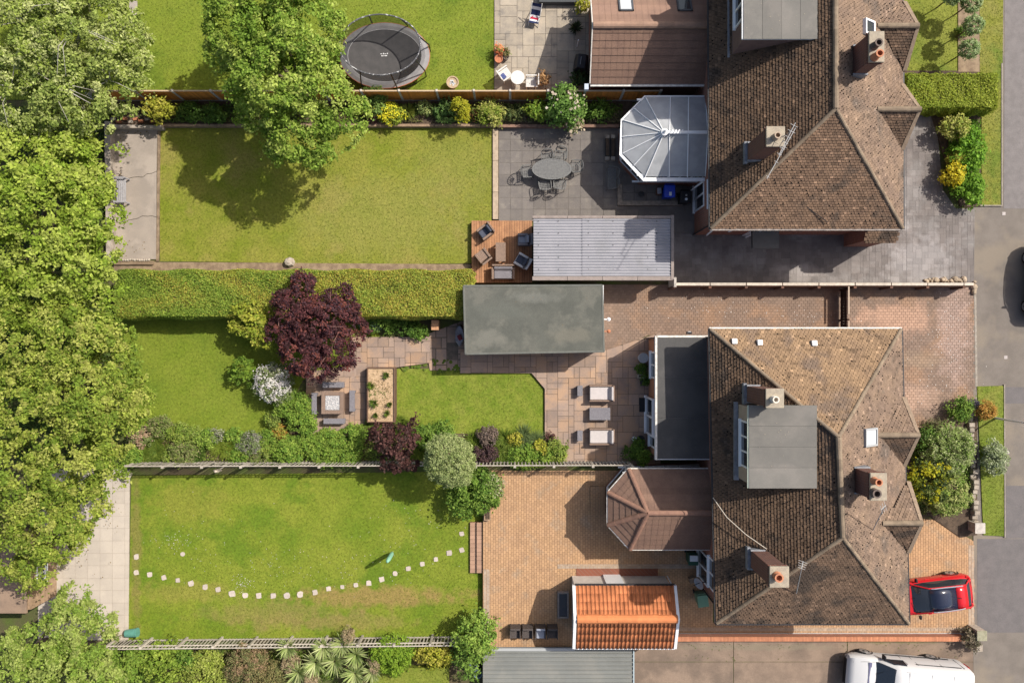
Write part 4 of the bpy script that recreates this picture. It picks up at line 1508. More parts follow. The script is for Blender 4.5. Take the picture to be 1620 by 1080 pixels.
def course_roof(parent, poly, u, course=.34, name='tile_course', mat=CTILE, th=.028):
    """interlocking concrete tiles laid in overlapping courses, each course one piece"""
    poly = [Vector(p) for p in poly]
    u = Vector(u).normalized()
    n = (poly[1] - poly[0]).cross(poly[2] - poly[0]).normalized()
    if n.z < 0:
        n = -n
    v = n.cross(u).normalized()
    o = poly[0]
    P2 = [((p - o).dot(u), (p - o).dot(v)) for p in poly]
    y0, y1 = min(p[1] for p in P2), max(p[1] for p in P2)
    x0, x1 = min(p[0] for p in P2) - 1, max(p[0] for p in P2) + 1
    y = y0
    while y < y1 - .02:
        p = clip_rect(P2, x0, y, x1, min(y + course, y1))
        if p:
            mb = MB()
            top, bot = [], []
            for (a, b) in p:
                k = 1 - (b - y) / course
                q = o + u * a + v * b
                top.append(q + n * (.012 + th * k))
                bot.append(q)
            m = len(p)
            ar = sum(p[i - 1][0] * p[i][1] - p[i][0] * p[i - 1][1] for i in range(m))
            idx = list(range(m)) if ar > 0 else list(range(m - 1, -1, -1))
            mb.add(bot + top, [tuple(m + i for i in idx)] + [(idx[i], idx[(i + 1) % m], m + idx[(i + 1) % m], m + idx[i]) for i in range(m)])
            # shallow grooves between tiles in the course as thin raised ribs
            xs0, xs1 = min(q[0] for q in p), max(q[0] for q in p)
            xx = x0 + .15
            while xx < xs1:
                c = clip_rect([(xs[0], xs[1]) for xs in p], xx, y, xx + .035, min(y + course, y1))
                if c and len(c) == 4:
                    pts = [o + u * a + v * b + n * (.022 + th * (1 - (b - y) / course)) for a, b in c]
                    mb.add(pts, [(0, 1, 2, 3)])
                xx += .3
            mb.build(name, mat, parent)
        y += course


ex = T('rear_extension', 'single storey rear extension with brown tiled roof and rooflights at the top', 'extension', W(1026, 60))
e0, e1, er = 2.45, 2.45, 3.75
a, b = W(934, 133, e0), W(1119, 133, e0)
yr = W(0, 40, er).y
A, B, C_, D_ = Vector((a.x, a.y, e0)), Vector((b.x, a.y, e0)), Vector((b.x, yr, er)), Vector((a.x, yr, er))
yn = 2 * yr - a.y
E_, F_ = Vector((b.x, yn, e0)), Vector((a.x, yn, e0))
MB().prism([(a.x + .15, a.y + .2), (b.x + .3, a.y + .2), (b.x + .3, yn - .2), (a.x + .15, yn - .2)], -.05, e0 - .02).build('wall', BRICK, ex)
rf = MB().add([A, B, C_, D_, E_, F_], [(0, 1, 2, 3), (4, 5, 3, 2), (0, 3, 5), (1, 4, 2), (0, 5, 4, 1)]).build('roof', UNDER, ex)
course_roof(rf, [A, B, C_, D_], (1, 0, 0))
course_roof(rf, [E_, F_, D_, C_], (-1, 0, 0), mat=M('pink_interlocking', (.27, .17, .125), (.23, .145, .11), sc=1.5, fine=.12, rnd=.08))
ridge_line(D_, C_, rf, mat=M('pink_ridge', (.33, .21, .15), (.28, .18, .13), sc=5, rnd=.12), r=.16, step=.46, lift=.05)
MB().box((a.x + b.x) / 2, a.y - .06, e0 - .1, b.x - a.x, .11, .09).build('gutter', GUT_W, ex)
MB().hull8([A + Vector((-.05, 0, -.12)), A + Vector((0, 0, -.12)), A + Vector((0, 0, .06)), A + Vector((-.05, 0, .06))],
           [D_ + Vector((-.05, 0, -.12)), D_ + Vector((0, 0, -.12)), D_ + Vector((0, 0, .06)), D_ + Vector((-.05, 0, .06))]).hull8(
    [F_ + Vector((-.05, 0, -.12)), F_ + Vector((0, 0, -.12)), F_ + Vector((0, 0, .06)), F_ + Vector((-.05, 0, .06))],
    [D_ + Vector((-.05, .001, -.12)), D_ + Vector((0, .001, -.12)), D_ + Vector((0, .001, .06)), D_ + Vector((-.05, .001, .06))]).build('barge_board', GUT_W, ex)
SLN = (er - e0) / (yn - yr)
for px in (991, 1084):
    x = W(px, 0, 3.3).x
    y0_, y1_ = W(0, 17, 3.4).y, W(0, -12, 3.1).y
    f = MB()
    for (xa, xb2, ya, yb3) in ((x - .36, x + .36, y0_, y0_ + .09), (x - .36, x + .36, y1_ - .09, y1_), (x - .36, x - .28, y0_, y1_), (x + .28, x + .36, y0_, y1_)):
        za, zb = er - (ya - yr) * SLN, er - (yb3 - yr) * SLN
        f.hull8([(xa, ya, za), (xb2, ya, za), (xb2, yb3, zb), (xa, yb3, zb)], [(xa, ya, za + .12), (xb2, ya, za + .12), (xb2, yb3, zb + .12), (xa, yb3, zb + .12)])
    fr = f.build('skylight', M('rooflight_frame', (.08, .085, .095), rough=.4) if px == 991 else bpy.data.materials['rooflight_frame'], ex)
    za, zb = er - (y0_ + .09 - yr) * SLN, er - (y1_ - .09 - yr) * SLN
    MB().hull8([(x - .28, y0_ + .09, za), (x + .28, y0_ + .09, za), (x + .28, y1_ - .09, zb), (x - .28, y1_ - .09, zb)],
               [(x - .28, y0_ + .09, za + .08), (x + .28, y0_ + .09, za + .08), (x + .28, y1_ - .09, zb + .08), (x - .28, y1_ - .09, zb + .08)]).build('pane', BLIND if px == 991 else GLASS, fr)

# ------------------------------------------------------------------ glazed conservatory
cv = T('conservatory', 'white framed octagonal conservatory with pale glazed roof and finial', 'conservatory', W(1050, 215))
e, hb = 2.45, 3.45
POLY = M('polycarbonate_pane', (.50, .51, .52), (.42, .43, .44), sc=2, rough=.12, spec=.7, alpha=.72, rnd=.06)
EV = [W(1020.6, 153, e), W(985, 190, e), W(985, 243, e), W(1020.5, 280.5, e)]
xr = W(1113, 0, e).x
EN, ES = Vector((xr + .1, EV[0].y, e)), Vector((xr + .1, EV[3].y, e))
hub = W(1050.6, 210, hb)
RE = Vector((W(1120, 0, hb).x, hub.y, hb))
base = [EN, EV[0], EV[1], EV[2], EV[3], ES]
cc = Vector((hub.x, hub.y, 0))


def grow(p, k):
    d = Vector((p.x - cc.x, p.y - cc.y, 0))
    return p + d.normalized() * k


MB().prism([p.xy for p in [EN] + [grow(p, -.12) for p in EV] + [ES]], -.05, .7).build('dwarf_wall', BRICK, cv)
wf = MB()
ring = [grow(p, -.14) for p in EV]
ringf = [Vector((EN.x, ring[0].y, 0))] + ring + [Vector((ES.x, ring[3].y, 0))]
for i in range(5):
    p, q = ringf[i], ringf[i + 1]
    L = (q - p).length
    c = (p + q) / 2
    rz = math.atan2(q.y - p.y, q.x - p.x)
    wf.box(c.x, c.y, .7, L, .09, .09, rz).box(c.x, c.y, 2.3, L, .09, .12, rz)
    k = max(1, int(L / .75))
    for j in range(k + 1):
        m = p.lerp(q, j / k)
        wf.box(m.x, m.y, .79, .08, .08, 1.51, rz)
    for j in range(k):
        m = p.lerp(q, (j + .5) / k)
        MB().box(m.x, m.y, .8, L / k - .09, .03, 1.5, rz).build('wall_pane', GLASS, cv)
wf.build('wall_frame', PVC, cv)
MB().box(cc.x + .6, cc.y, .0, 3.3, 3.6, .05).build('floor', M('pale_floor', (.5, .46, .4)), cv)
gt_ = MB()
for i in range(5):
    p, q = base[i], base[i + 1]
    gp_, gq = [(grow(v_, (0, .07, .09, .16, .2, 0)[j_]) if 0 < j_ < 5 else v_ + Vector((0, .07 if j_ == 0 else -.18, 0))) for v_, j_ in ((p, i), (q, i + 1))]
    gt_.hull8([p + Vector((0, 0, -.16)), q + Vector((0, 0, -.16)), gq + Vector((0, 0, -.16)), gp_ + Vector((0, 0, -.16))],
              [p + Vector((0, 0, -.06)), q + Vector((0, 0, -.06)), gq + Vector((0, 0, -.04)), gp_ + Vector((0, 0, -.04))])
gt_.build('gutter', PVC, cv)
bars = []
cells = []
n_side = [hub.lerp(RE, k) for k in (0, .5, .98)]
eN = [EV[0].lerp(EN, k) for k in (0, .42, .72, 1)]
eS = [EV[3].lerp(ES, k) for k in (0, .4, .7, 1)]
rN = [hub, hub.lerp(RE, .12), hub.lerp(RE, .55), RE]
for k in range(3):
    cells.append([eN[k + 1], eN[k], rN[k], rN[k + 1]])
    cells.append([eS[k], eS[k + 1], rN[k + 1], rN[k]])
    bars += [(eN[k + 1], rN[k + 1]), (eS[k + 1], rN[k + 1])]
for i in range(3):
    p, q = EV[i], EV[i + 1]
    m = (p + q) / 2
    bars += [(m, hub), (p, hub)]
    cells += [[p, m, hub], [m, q, hub]]
bars.append((EV[3], hub))
for c in cells:
    c2 = [p.lerp(sum(c, Vector()) / len(c), .03) for p in c]
    if len(c2) == 4 and (c2[2] - c2[3]).length < .02:
        c2 = c2[:3]
    MB().plate(c2, .025).build('pane', POLY, cv)
for p, q in bars:
    MB().tube([p + Vector((0, 0, .02)), q + Vector((0, 0, .02))], .028, 6).build('glazing_bar', PVC, cv)
MB().tube([hub + Vector((.05, 0, .06)), RE + Vector((0, 0, .06))], .085, 8).build('ridge_bar', PVC, cv)
MB().lathe([(.17, hb + .02), (.17, hb + .14), (.1, hb + .17), (.03, hb + .3), (.05, hb + .36), (.01, hb + .42)], hub.x, hub.y, 16).build('finial', PVC, cv, smooth=True)
cr = MB()
for k in range(4):
    x = hub.x + .25 + k * .16
    cr.hull8([(x, hub.y - .1, hb + .1), (x + .05, hub.y - .1, hb + .1), (x + .17, hub.y + .1, hb + .1), (x + .12, hub.y + .1, hb + .1)],
             [(x, hub.y - .1, hb + .22), (x + .05, hub.y - .1, hb + .22), (x + .17, hub.y + .1, hb + .22), (x + .12, hub.y + .1, hb + .22)])
cr.build('cresting', PVC, cv)
MB().tube([Vector((ES.x - .1, ES.y - .2, e - .1)), Vector((ES.x - .35, ES.y - .35, 1.6)), Vector((ES.x - .35, ES.y - .35, .1))], .04).build('downpipe', PVC, cv)

# ------------------------------------------------------------------ flat roofed extension of the middle house
fx = T('flat_extension', 'flat felt roofed brick extension with white windows behind the middle house', 'extension', W(1077, 630))
zt = 2.8
a, b = W(1037, 727, zt), W(1117, 531, zt)
MB().prism([(a.x + .12, a.y + .08), (b.x + .45, a.y + .08), (b.x + .45, b.y - .08), (a.x + .12, b.y - .08)], -.05, zt - .15).build('wall', brick_mat('orange_brick', (.42, .17, .085), (.34, .135, .07), (.34, .27, .2)), fx)
MB().box((a.x + b.x) / 2 + .1, (a.y + b.y) / 2, zt - .16, b.x - a.x + .26, b.y - a.y, .15).build('fascia', M('grey_fascia', (.55, .56, .57)), fx)
k = 3
for i in range(k):
    h_ = (b.y - a.y - .1) / k
    MB().box((a.x + b.x) / 2 + .14, a.y + .05 + h_ * (i + .5), zt - .02, b.x - a.x + .2, h_ - .008, .035).build('felt_strip', FELT_D, fx)
MB().box(a.x + .03, (a.y + b.y) / 2, zt - .0, .1, b.y - a.y, .045).box((a.x + b.x) / 2 + .1, b.y - .03, zt - .0, b.x - a.x + .1, .1, .045).build('roof_edge', GUT_W, fx)
window(fx, 'W', (a.x + .12, W(0, 577, 1.5).y), 1.35, 1.2, 1.05, mull=1)
p = W(0, 658, 1.2).y
window(fx, 'W', (a.x + .02, p), 1.9, 2.1, .15, nm='patio_door', mull=1, dpt=.14)
window(fx, 'W', (a.x + .12, W(0, 697, 1.2).y), .6, 1.5, .7, mull=0)
MB().tube([(a.x, b.y - .1, zt - .1), (a.x - .05, b.y - .12, .1)], .04).build('downpipe', BLACK, fx)
wl = T('floodlight', 'black floodlight fixed to the north edge of the flat extension', 'lamp', W(1090, 525, 2.3))
p = W(1090, 526, 2.3)
MB().box(p.x, p.y - .02, 2.2, .26, .12, .18).build('housing', BLACK, wl)
MB().box(p.x + .02, p.y + .05, 2.22, .14, .02, .13).build('lens', PVC, wl)

# ------------------------------------------------------------------ tiled octagonal sun room of the bottom house
sr = T('sun_room', 'sun room with brown tiled octagonal roof behind the bottom house', 'extension', W(1040, 805))
e, hb = 2.5, 3.7
EV = [W(994.5, 742, e), W(962, 779, e), W(962, 830, e), W(997, 868, e)]
xr = W(1120, 0, e).x + .25
EN, ES = Vector((xr, EV[0].y, e)), Vector((xr, EV[3].y, e))
hub = W(1024.5, 811, hb)
RE = Vector((xr, hub.y, hb))
cc = Vector((hub.x, hub.y, 0))
MB().prism([p.xy for p in [EN] + [grow(p, -.2) for p in EV] + [ES]], -.05, .6).build('dwarf_wall', BRICK, sr)
ring = [grow(p, -.2) for p in EV]
ringf = [Vector((EN.x, EN.y - .15, 0))] + ring + [Vector((ES.x, ES.y + .15, 0))]
wf = MB()
for i in range(5):
    p, q = ringf[i], ringf[i + 1]
    L = (q - p).length
    c = (p + q) / 2
    rz = math.atan2(q.y - p.y, q.x - p.x)
    wf.box(c.x, c.y, .6, L, .09, .09, rz).box(c.x, c.y, 2.3, L, .09, .14, rz)
    k = max(1, int(L / .75))
    for j in range(k + 1):
        m = p.lerp(q, j / k)
        wf.box(m.x, m.y, .69, .08, .08, 1.62, rz)
    for j in range(k):
        m = p.lerp(q, (j + .5) / k)
        MB().box(m.x, m.y, .7, L / k - .09, .03, 1.6, rz).build('wall_pane', GLASS, sr)
wf.build('wall_frame', PVC, sr)
MB().add([EN, EV[0], EV[1], EV[2], EV[3], ES, hub, RE], [(0, 1, 6, 7), (1, 2, 6), (2, 3, 6), (3, 4, 6), (4, 5, 7, 6), (5, 4, 3, 2, 1, 0)]).build('roof', UNDER, sr)
srr = [c for c in sr.children if c.name.startswith('roof')][0]
course_roof(srr, [EN, EV[0], hub, RE], EV[0] - EN, course=.33)
course_roof(srr, [EV[3], ES, RE, hub], ES - EV[3], course=.33)
for i in range(3):
    course_roof(srr, [EV[i], EV[i + 1], hub], EV[i + 1] - EV[i], course=.33)
SRR = M('sun_room_ridge', (.27, .155, .11), (.23, .13, .095), sc=6, rnd=.08)
for p in EV:
    ridge_line(p, hub, srr, mat=SRR, r=.12, step=.4, lift=.05, nm='hip_tile')
ridge_line(hub, RE, srr, mat=SRR, r=.13, step=.45, lift=.05)
gt_ = MB()
for p, q in zip([EN] + EV, EV + [ES]):
    c = (p + q) / 2
    d = (q - p).normalized()
    o = Vector((d.y, -d.x, 0)) * -.02
    if (c + o - cc).xy.length < (c - cc).xy.length:
        o = -o
    gt_.box(c.x + o.x, c.y + o.y, e - .1, (q - p).length + .06, .1, .09, math.atan2(d.y, d.x))
gt_.build('gutter', GUT_W, sr)

# ------------------------------------------------------------------ garages
# corrugated
cg = T('corrugated_garage', 'concrete garage with pale lilac corrugated roof beside the deck', 'garage', W(954, 392))
zt = 2.35
a, b = W(843.5, 437, zt), W(1063, 345, zt)
PNL = M('garage_concrete', (.36, .30, .27), (.3, .25, .225), sc=4, bump=.4, fine=.1)
MB().box((a.x + b.x) / 2, (a.y + b.y) / 2, -.05, b.x - a.x - .1, b.y - a.y - .12, zt - .12).build('wall', PNL, cg)
ASB = M('corrugated_sheet', (.40, .385, .405), (.36, .35, .37), sc=1.4, c3=(.33, .32, .33), sc3=.5, lo3=.55, rough=.7, rnd=.04, fine=.05)
xs = [a.x + .02, W(923, 0, zt).x, W(1017, 0, zt).x, b.x - .06]
for i in range(3):
    mb = MB()
    n = int((b.y - a.y) / .146 * 8)
    vs = []
    x0, x1 = xs[i] - (.06 if i else 0), xs[i + 1]
    for xx, dz in ((x0, .03 * (i % 2) + (.012 if i == 2 else 0)), (x1, .03 * (i % 2) + (.012 if i == 2 else 0))):
        for k in range(n + 1):
            y = a.y + .02 + (b.y - a.y - .04) * k / n
            vs.append((xx, y, zt - .06 + dz + .026 * math.sin((y - a.y) / .146 * 6.283)))
    mb.add(vs, [(k, n + 1 + k, n + 2 + k, k + 1) for k in range(n)])
    mb.add([(x, y, z - .012) for x, y, z in vs], [(k + 1, n + 2 + k, n + 1 + k, k) for k in range(n)])
    o = mb.build('roof_sheet', ASB, cg, smooth=False)
    o.data.polygons.foreach_set('use_smooth', [True] * len(o.data.polygons))
bo = MB()
for i in range(3):
    for xx in (xs[i] + .25, (xs[i] + xs[i + 1]) / 2):
        for k in range(5):
            y = a.y + .35 + k * .6
            bo.lathe([(.022, zt - .05), (.02, zt - .008), (.005, zt + .005)], xx, y, 6)
bo.build('bolt', DARKM, cg)
for i in range(4):
    w_ = (b.x - a.x + .1) / 4
    for yy in (a.y - .10, b.y + .06):
        MB().box(a.x - .05 + w_ * (i + .5), yy, zt - .3, w_ - .015, .2 if yy < a.y else .13, .28).build('kerb_panel', PNL, cg, bev=.01)
MB().box(b.x + .03, (a.y + b.y) / 2, zt - .35, .14, b.y - a.y + .3, .36).build('end_panel', PNL, cg)

# green felt
fg = T('felt_garage', 'detached garage with flat green grey felt roof beside the hedge', 'garage', W(846, 505))
zt = 2.5
q = [W(733, 452, zt), W(953, 451, zt), W(956, 556, zt), W(736, 560, zt)]
cq = sum(q, Vector()) / 4
MB().prism([p.lerp(cq, .02).xy for p in q], -.05, zt - .16).build('wall', brick_mat('garage_brick', (.28, .13, .08), (.22, .1, .06), (.26, .21, .17)), fg)
MB().prism([p.xy for p in q], zt - .18, zt - .02).build('fascia', M('felt_edge', (.30, .31, .285), (.25, .26, .24), sc=5), fg)
for i, (k0, k1) in enumerate(((0, .335), (.335, .67), (.67, 1))):
    d0, d1 = q[0].lerp(q[3], k0), q[0].lerp(q[3], k1)
    c0, c1 = q[1].lerp(q[2], k0), q[1].lerp(q[2], k1)
    MB().prism([d0.xy, c0.xy, c1.xy, d1.xy], zt - .03, zt + .012 + .004 * i).build('felt_strip', FELT_G, fg)
rim = MB()
for p, r_ in zip(q, q[1:] + q[:1]):
    p2, r2 = p.lerp(cq, .006), r_.lerp(cq, .006)
    c, d = (p2 + r2) / 2, (r2 - p2)
    rim.box(c.x, c.y, zt - .02, d.length + .04, .10, .055, math.atan2(d.y, d.x))
rim.build('roof_edge', M('felt_rim', (.17, .175, .155), (.145, .148, .132), sc=5), fg, bev=.02)
MB().box(q[1].x + .035, q[1].y - .5, zt - .12, .05, 1.0, .12).build('end_fascia', PVC, fg)
xw_ = q[1].x - .05
MB().box(xw_ + .03, (q[1].y + q[2].y) / 2, 0, .05, 2.4, 2.0).build('garage_door', PVC, fg)
for px, py, mt in ((963, 505, PVC), (963, 524, TERRA)):
    p = W(px, py, 2.1)
    o = MB().box(p.x - .16, p.y, 2.05, .3, .05, .05).lathe([(.03, 1.98), (.09, 2.0), (.1, 2.1), (.03, 2.16)], p.x, p.y, 10).build('wall_lamp', mt, fg)

# orange pantile garage
pg = T('pantile_garage', 'small white rendered garage with bright orange pantile roof', 'garage', W(985, 972))
e, rr = 2.2, 2.95
xa, xb = W(911, 0, e).x, W(1066, 0, e).x
yn_, ys_ = W(0, 927, e).y, W(0, 1023.5, e).y
yr = W(0, 978.5, rr).y
WREN = M('white_render', (.62, .57, .51), (.54, .49, .44), sc=3, fine=.08, bump=.2)
MB().prism([(xa - .03, ys_ + .15), (xb - .05, ys_ + .15), (xb - .05, yn_ - .12), (xa - .03, yn_ - .12)], -.4, e - .05).add(
    [(xa - .03, ys_ + .15, e - .05), (xa - .03, yn_ - .12, e - .05), (xa - .03, yr, rr - .08), (xb - .05, ys_ + .15, e - .05), (xb - .05, yn_ - .12, e - .05), (xb - .05, yr, rr - .08)],
    [(0, 2, 1), (3, 4, 5)]).build('wall', WREN, pg)
PAN = M('orange_pantile', (.50, .185, .08), (.41, .15, .066), sc=2.5, rnd=.17, fine=.08, fsc=25, rough=.95, spec=.15)
rf = MB().add([(xa, ys_, e - .03), (xb, ys_, e - .03), (xb, yr, rr - .03), (xa, yr, rr - .03), (xa, yn_, e - .03), (xb, yn_, e - .03)], [(0, 1, 2, 3), (3, 2, 5, 4)]).build('roof', UNDER, pg)
ncol = 24
cw = (xb - xa) / ncol
prof = [(-.5, .012), (-.38, .05), (-.22, .068), (-.06, .05), (.06, .012), (.28, .0), (.5, .012)]
for (ye, sgn) in ((ys_, 1), (yn_, -1)):
    run = abs(yr - ye)
    L = math.hypot(run, rr - e)
    nrow = 4
    tl = L / nrow
    mb = MB(local=True)
    vs = []
    for yy, dz in ((-.03, .03), (tl + .04, .004)):
        for (u_, zz) in prof:
            vs.append((u_ * cw, yy, zz + dz))
    for (u_, zz) in prof:
        vs.append((u_ * cw, -.03, zz - .0))
    m = len(prof)
    mb.add(vs, [(k, k + 1, m + k + 1, m + k) for k in range(m - 1)] + [(2 * m + k, 2 * m + k + 1, k + 1, k) for k in range(m - 1)])
    me = mesh_of(mb, 'pantile', PAN)
    me.polygons.foreach_set('use_smooth', [i < m - 1 for i in range(len(me.polygons))])
    ang = math.atan2(rr - e, run)
    wl_ = wloc(rf)
    for c in range(ncol):
        for r_ in range(nrow):
            y = ye + sgn * r_ * tl * math.cos(ang)
            z = e + r_ * tl * math.sin(ang)
            inst(me, 'pantile', rf, Vector((xa + cw * (c + .5), y, z + .01)) - wl_, rot=(ang + random.uniform(-.015, .015), random.uniform(-.03, .03), (0 if sgn > 0 else math.pi) + random.uniform(-.018, .018)))
PRD = M('pantile_ridge', (.60, .22, .085), (.54, .19, .075), sc=4, rnd=.06)
ridge_line((xa, yr, rr + .03), (xb, yr, rr + .03), rf, mat=PRD, r=.21, step=.9, lift=.03)
for xx in (xa - .1, xb + .06):
    for (ye, yo) in ((ys_, ys_ - .05), (yn_, yn_ + .05)):
        MB().hull8([(xx - .07, yo, e - .16), (xx + .07, yo, e - .16), (xx + .07, yo, e + .07), (xx - .07, yo, e + .07)],
                   [(xx - .07, yr, rr - .16), (xx + .07, yr, rr - .16), (xx + .07, yr, rr + .10), (xx - .07, yr, rr + .10)]).build('barge_board', PVC, pg)
MB().box((xa + xb) / 2, ys_ - .06, e - .12, xb - xa + .1, .1, .1).build('gutter', PVC, pg)
MB().box((xa + xb) / 2, yn_ + .06, e - .12, xb - xa + .1, .1, .1).build('gutter', GUT, pg)
MB().box((xa + xb) / 2 - .1, yn_ + .06, -.05, xb - xa - .6, .4, .08).build('plinth', brick_mat('plinth_brick', (.22, .08, .05), (.18, .07, .045), (.2, .15, .12)), pg)
MB().box((xa + xb) / 2 - .4, yn_ - .08, 0, .9, .08, 2.0).build('door', PVC, pg)
MB().tube([(xb, yn_ - .1, e - .1), (xb + .08, yn_ - .1, .1)], .035).build('downpipe', PVC, pg)

# ribbed metal garage (bottom)
mg = T('metal_garage', 'grey green ribbed metal roofed garage at the bottom edge', 'garage', W(885, 1060))
zt = .6
a, b = W(764, 1200, zt), W(1003, 1028, zt)
MB().box((a.x + b.x) / 2, (a.y + b.y) / 2, -.8, b.x - a.x - .1, b.y - a.y - .1, zt + .74).build('wall', M('dark_wall', (.13, .14, .16)), mg)
MET = M('ribbed_metal', (.215, .222, .21), (.19, .197, .186), sc=1.2, c3=(.235, .236, .218), sc3=.6, rough=.55, rnd=.05, fine=.05)
y = b.y
i = 0
while y > a.y:
    w_ = .215
    mb = MB()
    mb.box((a.x + b.x) / 2, y - w_ / 2, zt - .04, b.x - a.x, w_, .03)
    mb.hull8([(a.x, y - w_, zt - .012), (b.x, y - w_, zt - .012), (b.x, y - w_ + .07, zt - .012), (a.x, y - w_ + .07, zt - .012)],
             [(a.x, y - w_ + .01, zt + .05), (b.x, y - w_ + .01, zt + .05), (b.x, y - w_ + .05, zt + .05), (a.x, y - w_ + .05, zt + .05)])
    mb.build('roof_sheet', MET, mg)
    y -= w_
MB().box(b.x - .02, (a.y + b.y) / 2, zt - .1, .06, b.y - a.y, .16).build('end_trim', M('blue_trim', (.35, .42, .45)), mg)
MB().box((a.x + b.x) / 2 - 1.4, b.y + .04, zt - .12, (b.x - a.x) * .57, .14, .14).build('gutter', M('gutter_grey', (.33, .34, .34)), mg)
MB().box((a.x + b.x) / 2 + 2.2, b.y + .0, zt - .1, (b.x - a.x) * .42, .1, .1).build('fascia', MET, mg)

# summer house, bottom-left
sh = T('summer_house', 'brown timber summer house with window under the overhanging trees', 'shed', W(40, 915, -.4))
zb, zt = -.4, 2.0
xE = W(90, 0, zb).x
yS, yN = W(0, 968, zt).y, W(0, 850, zt).y
TB = M('shed_timber', (.30, .205, .13), (.22, .15, .095), sc=5, fine=.1, rnd=.1)
MB().box(xE - 2.2, (yS + yN) / 2, zb, 4.4 - .08, yN - yS - .2, zt - zb - .1).build('wall', TB, sh)
for i in range(14):
    z = zb + i * .165
    MB().hull8([(xE - .05, yS + .1, z), (xE + .02, yS + .1, z), (xE + .02, yN - .1, z), (xE - .05, yN - .1, z)],
               [(xE - .05, yS + .1, z + .16), (xE - .02, yS + .1, z + .16), (xE - .02, yN - .1, z + .16), (xE - .05, yN - .1, z + .16)]).build('cladding_board', TB, sh)
window(sh, 'E', (xE + .0, W(0, 905, 1).y), 1.0, .8, .7)
MB().box(xE - 2.35, (yS + yN) / 2, zt - .1, 4.4, yN - yS + .1, .1).build('roof', M('brown_felt', (.27, .19, .135), (.21, .15, .11), sc=2, fine=.15), sh)
MB().box(xE - 3.2, (yS + yN) / 2 - .3, zt, 1.9, yN - yS - .4, .03).build('roof_patch', FELT, sh)

# debris lying on the flat roofs
for spots, z, nm in (([(840, 470, 50, 8), (760, 540, 12, 10), (900, 520, 40, 20)], 2.53, 'felt garage'), ([(1080, 560, 18, 15), (1085, 690, 18, 18)], 2.84, 'flat extension'), ([(1240, 690, 26, 30)], 7.79, 'lower dormer'), ([(1240, 30, 30, 15)], 7.84, 'upper dormer')):
    specks('roof_debris', 'pale specks of droppings and leaf litter on the %s roof' % nm, 'debris', spots, z, 20, CAPM if 'dormer' in nm else LEAFL, .01, .022)

# ------------------------------------------------------------------ trees
P_MAPLE = [(.10, .155, .018), (.14, .195, .026), (.185, .235, .036), (.23, .265, .055)]
P_SILVER = [(.135, .17, .034), (.19, .22, .05), (.24, .26, .075), (.155, .19, .03), (.29, .30, .11)]
P_BRIGHT = [(.13, .18, .018), (.17, .215, .026), (.21, .245, .036), (.23, .255, .05)]
P_LIME = [(.10, .14, .016), (.14, .175, .022), (.19, .215, .032), (.23, .235, .05)]
P_BL = [(.11, .16, .022), (.15, .195, .03), (.19, .225, .05), (.21, .235, .06)]
tree('maple_tree', 'large green maple overhanging the orange fence and its long lawn shadow',
     [(395, 35, 78, 6.0), (465, 50, 80, 6.5), (430, 115, 80, 6.3), (497, 145, 62, 5.8), (545, 190, 40, 4.8), (470, 200, 58, 5.0),
      (500, 232, 30, 4.4), (362, 80, 42, 5), (415, 165, 45, 5.2), (430, -20, 60, 6), (360, 20, 40, 5.2)], P_MAPLE, base=(500, 172), leaf=.15, dens=62, clump=.36)
tree('silver_tree', 'big pale silvery leaved tree with bare twigs showing at the top left corner',
     [(40, 40, 95, 6.5), (125, 50, 90, 6.5), (190, 65, 45, 5.5), (178, 130, 50, 5.2), (100, 140, 70, 6), (25, 140, 75, 6), (205, 105, 32, 4.8),
      (150, 185, 32, 4.5), (80, 195, 40, 5), (60, -40, 90, 6), (150, -20, 60, 5.5)], P_SILVER, leaf=.14, dens=62, clump=.34, bark=BARK_P, extra_branches=60, base=(150, 150), limbs=6)
tree('bright_tree', 'broad bright green tree beside the concrete pad and grey bench',
     [(25, 255, 65, 5.5), (100, 262, 55, 5.5), (138, 295, 36, 5), (60, 330, 85, 6.3), (135, 350, 50, 5.5), (40, 410, 80, 6.2), (115, 415, 65, 5.8),
      (155, 462, 35, 4.8), (155, 245, 28, 4.5), (100, 215, 30, 5), (40, 470, 55, 5.2), (165, 390, 28, 4.5), (150, 335, 26, 4.5)], P_BRIGHT, leaf=.17, dens=58, clump=.38, base=(105, 370))
tree('lime_tree', 'yellow green lime tree spreading over the shaded lawn beside the clipped hedge',
     [(40, 545, 70, 6.2), (110, 545, 65, 6.2), (180, 585, 45, 5.2), (200, 635, 40, 4.8), (125, 630, 75, 6.5), (45, 640, 75, 6.3), (170, 680, 45, 5),
      (185, 540, 30, 4.6), (150, 500, 28, 5)], P_LIME, leaf=.145, dens=60, clump=.34, base=(130, 610))
tree('lime_tree', 'drooping yellow green lime tree overhanging the beige patio and summer house',
     [(100, 725, 70, 6.3), (30, 755, 65, 6.2), (150, 750, 40, 5), (65, 830, 60, 5.6), (115, 800, 45, 5.2), (20, 870, 50, 5), (95, 862, 30, 4.4),
      (45, 905, 28, 4), (150, 790, 26, 4.2), (125, 850, 18, 3.8), (170, 730, 22, 4.4)], P_LIME, leaf=.145, dens=60, clump=.34, z0=-.4, base=(75, 790))
tree('ash_tree', 'rounded leafy green tree at the bottom left corner by the beige patio',
     [(105, 985, 42, 3.8), (60, 1040, 45, 3.8), (140, 1025, 42, 3.7), (115, 955, 28, 3.4), (110, 1070, 55, 4), (30, 1020, 30, 3.5), (35, 1075, 45, 3.8), (160, 985, 22, 3), (150, 1065, 40, 3.6)],
     P_BL, leaf=.14, dens=62, clump=.3, z0=-.4, base=(75, 1015))
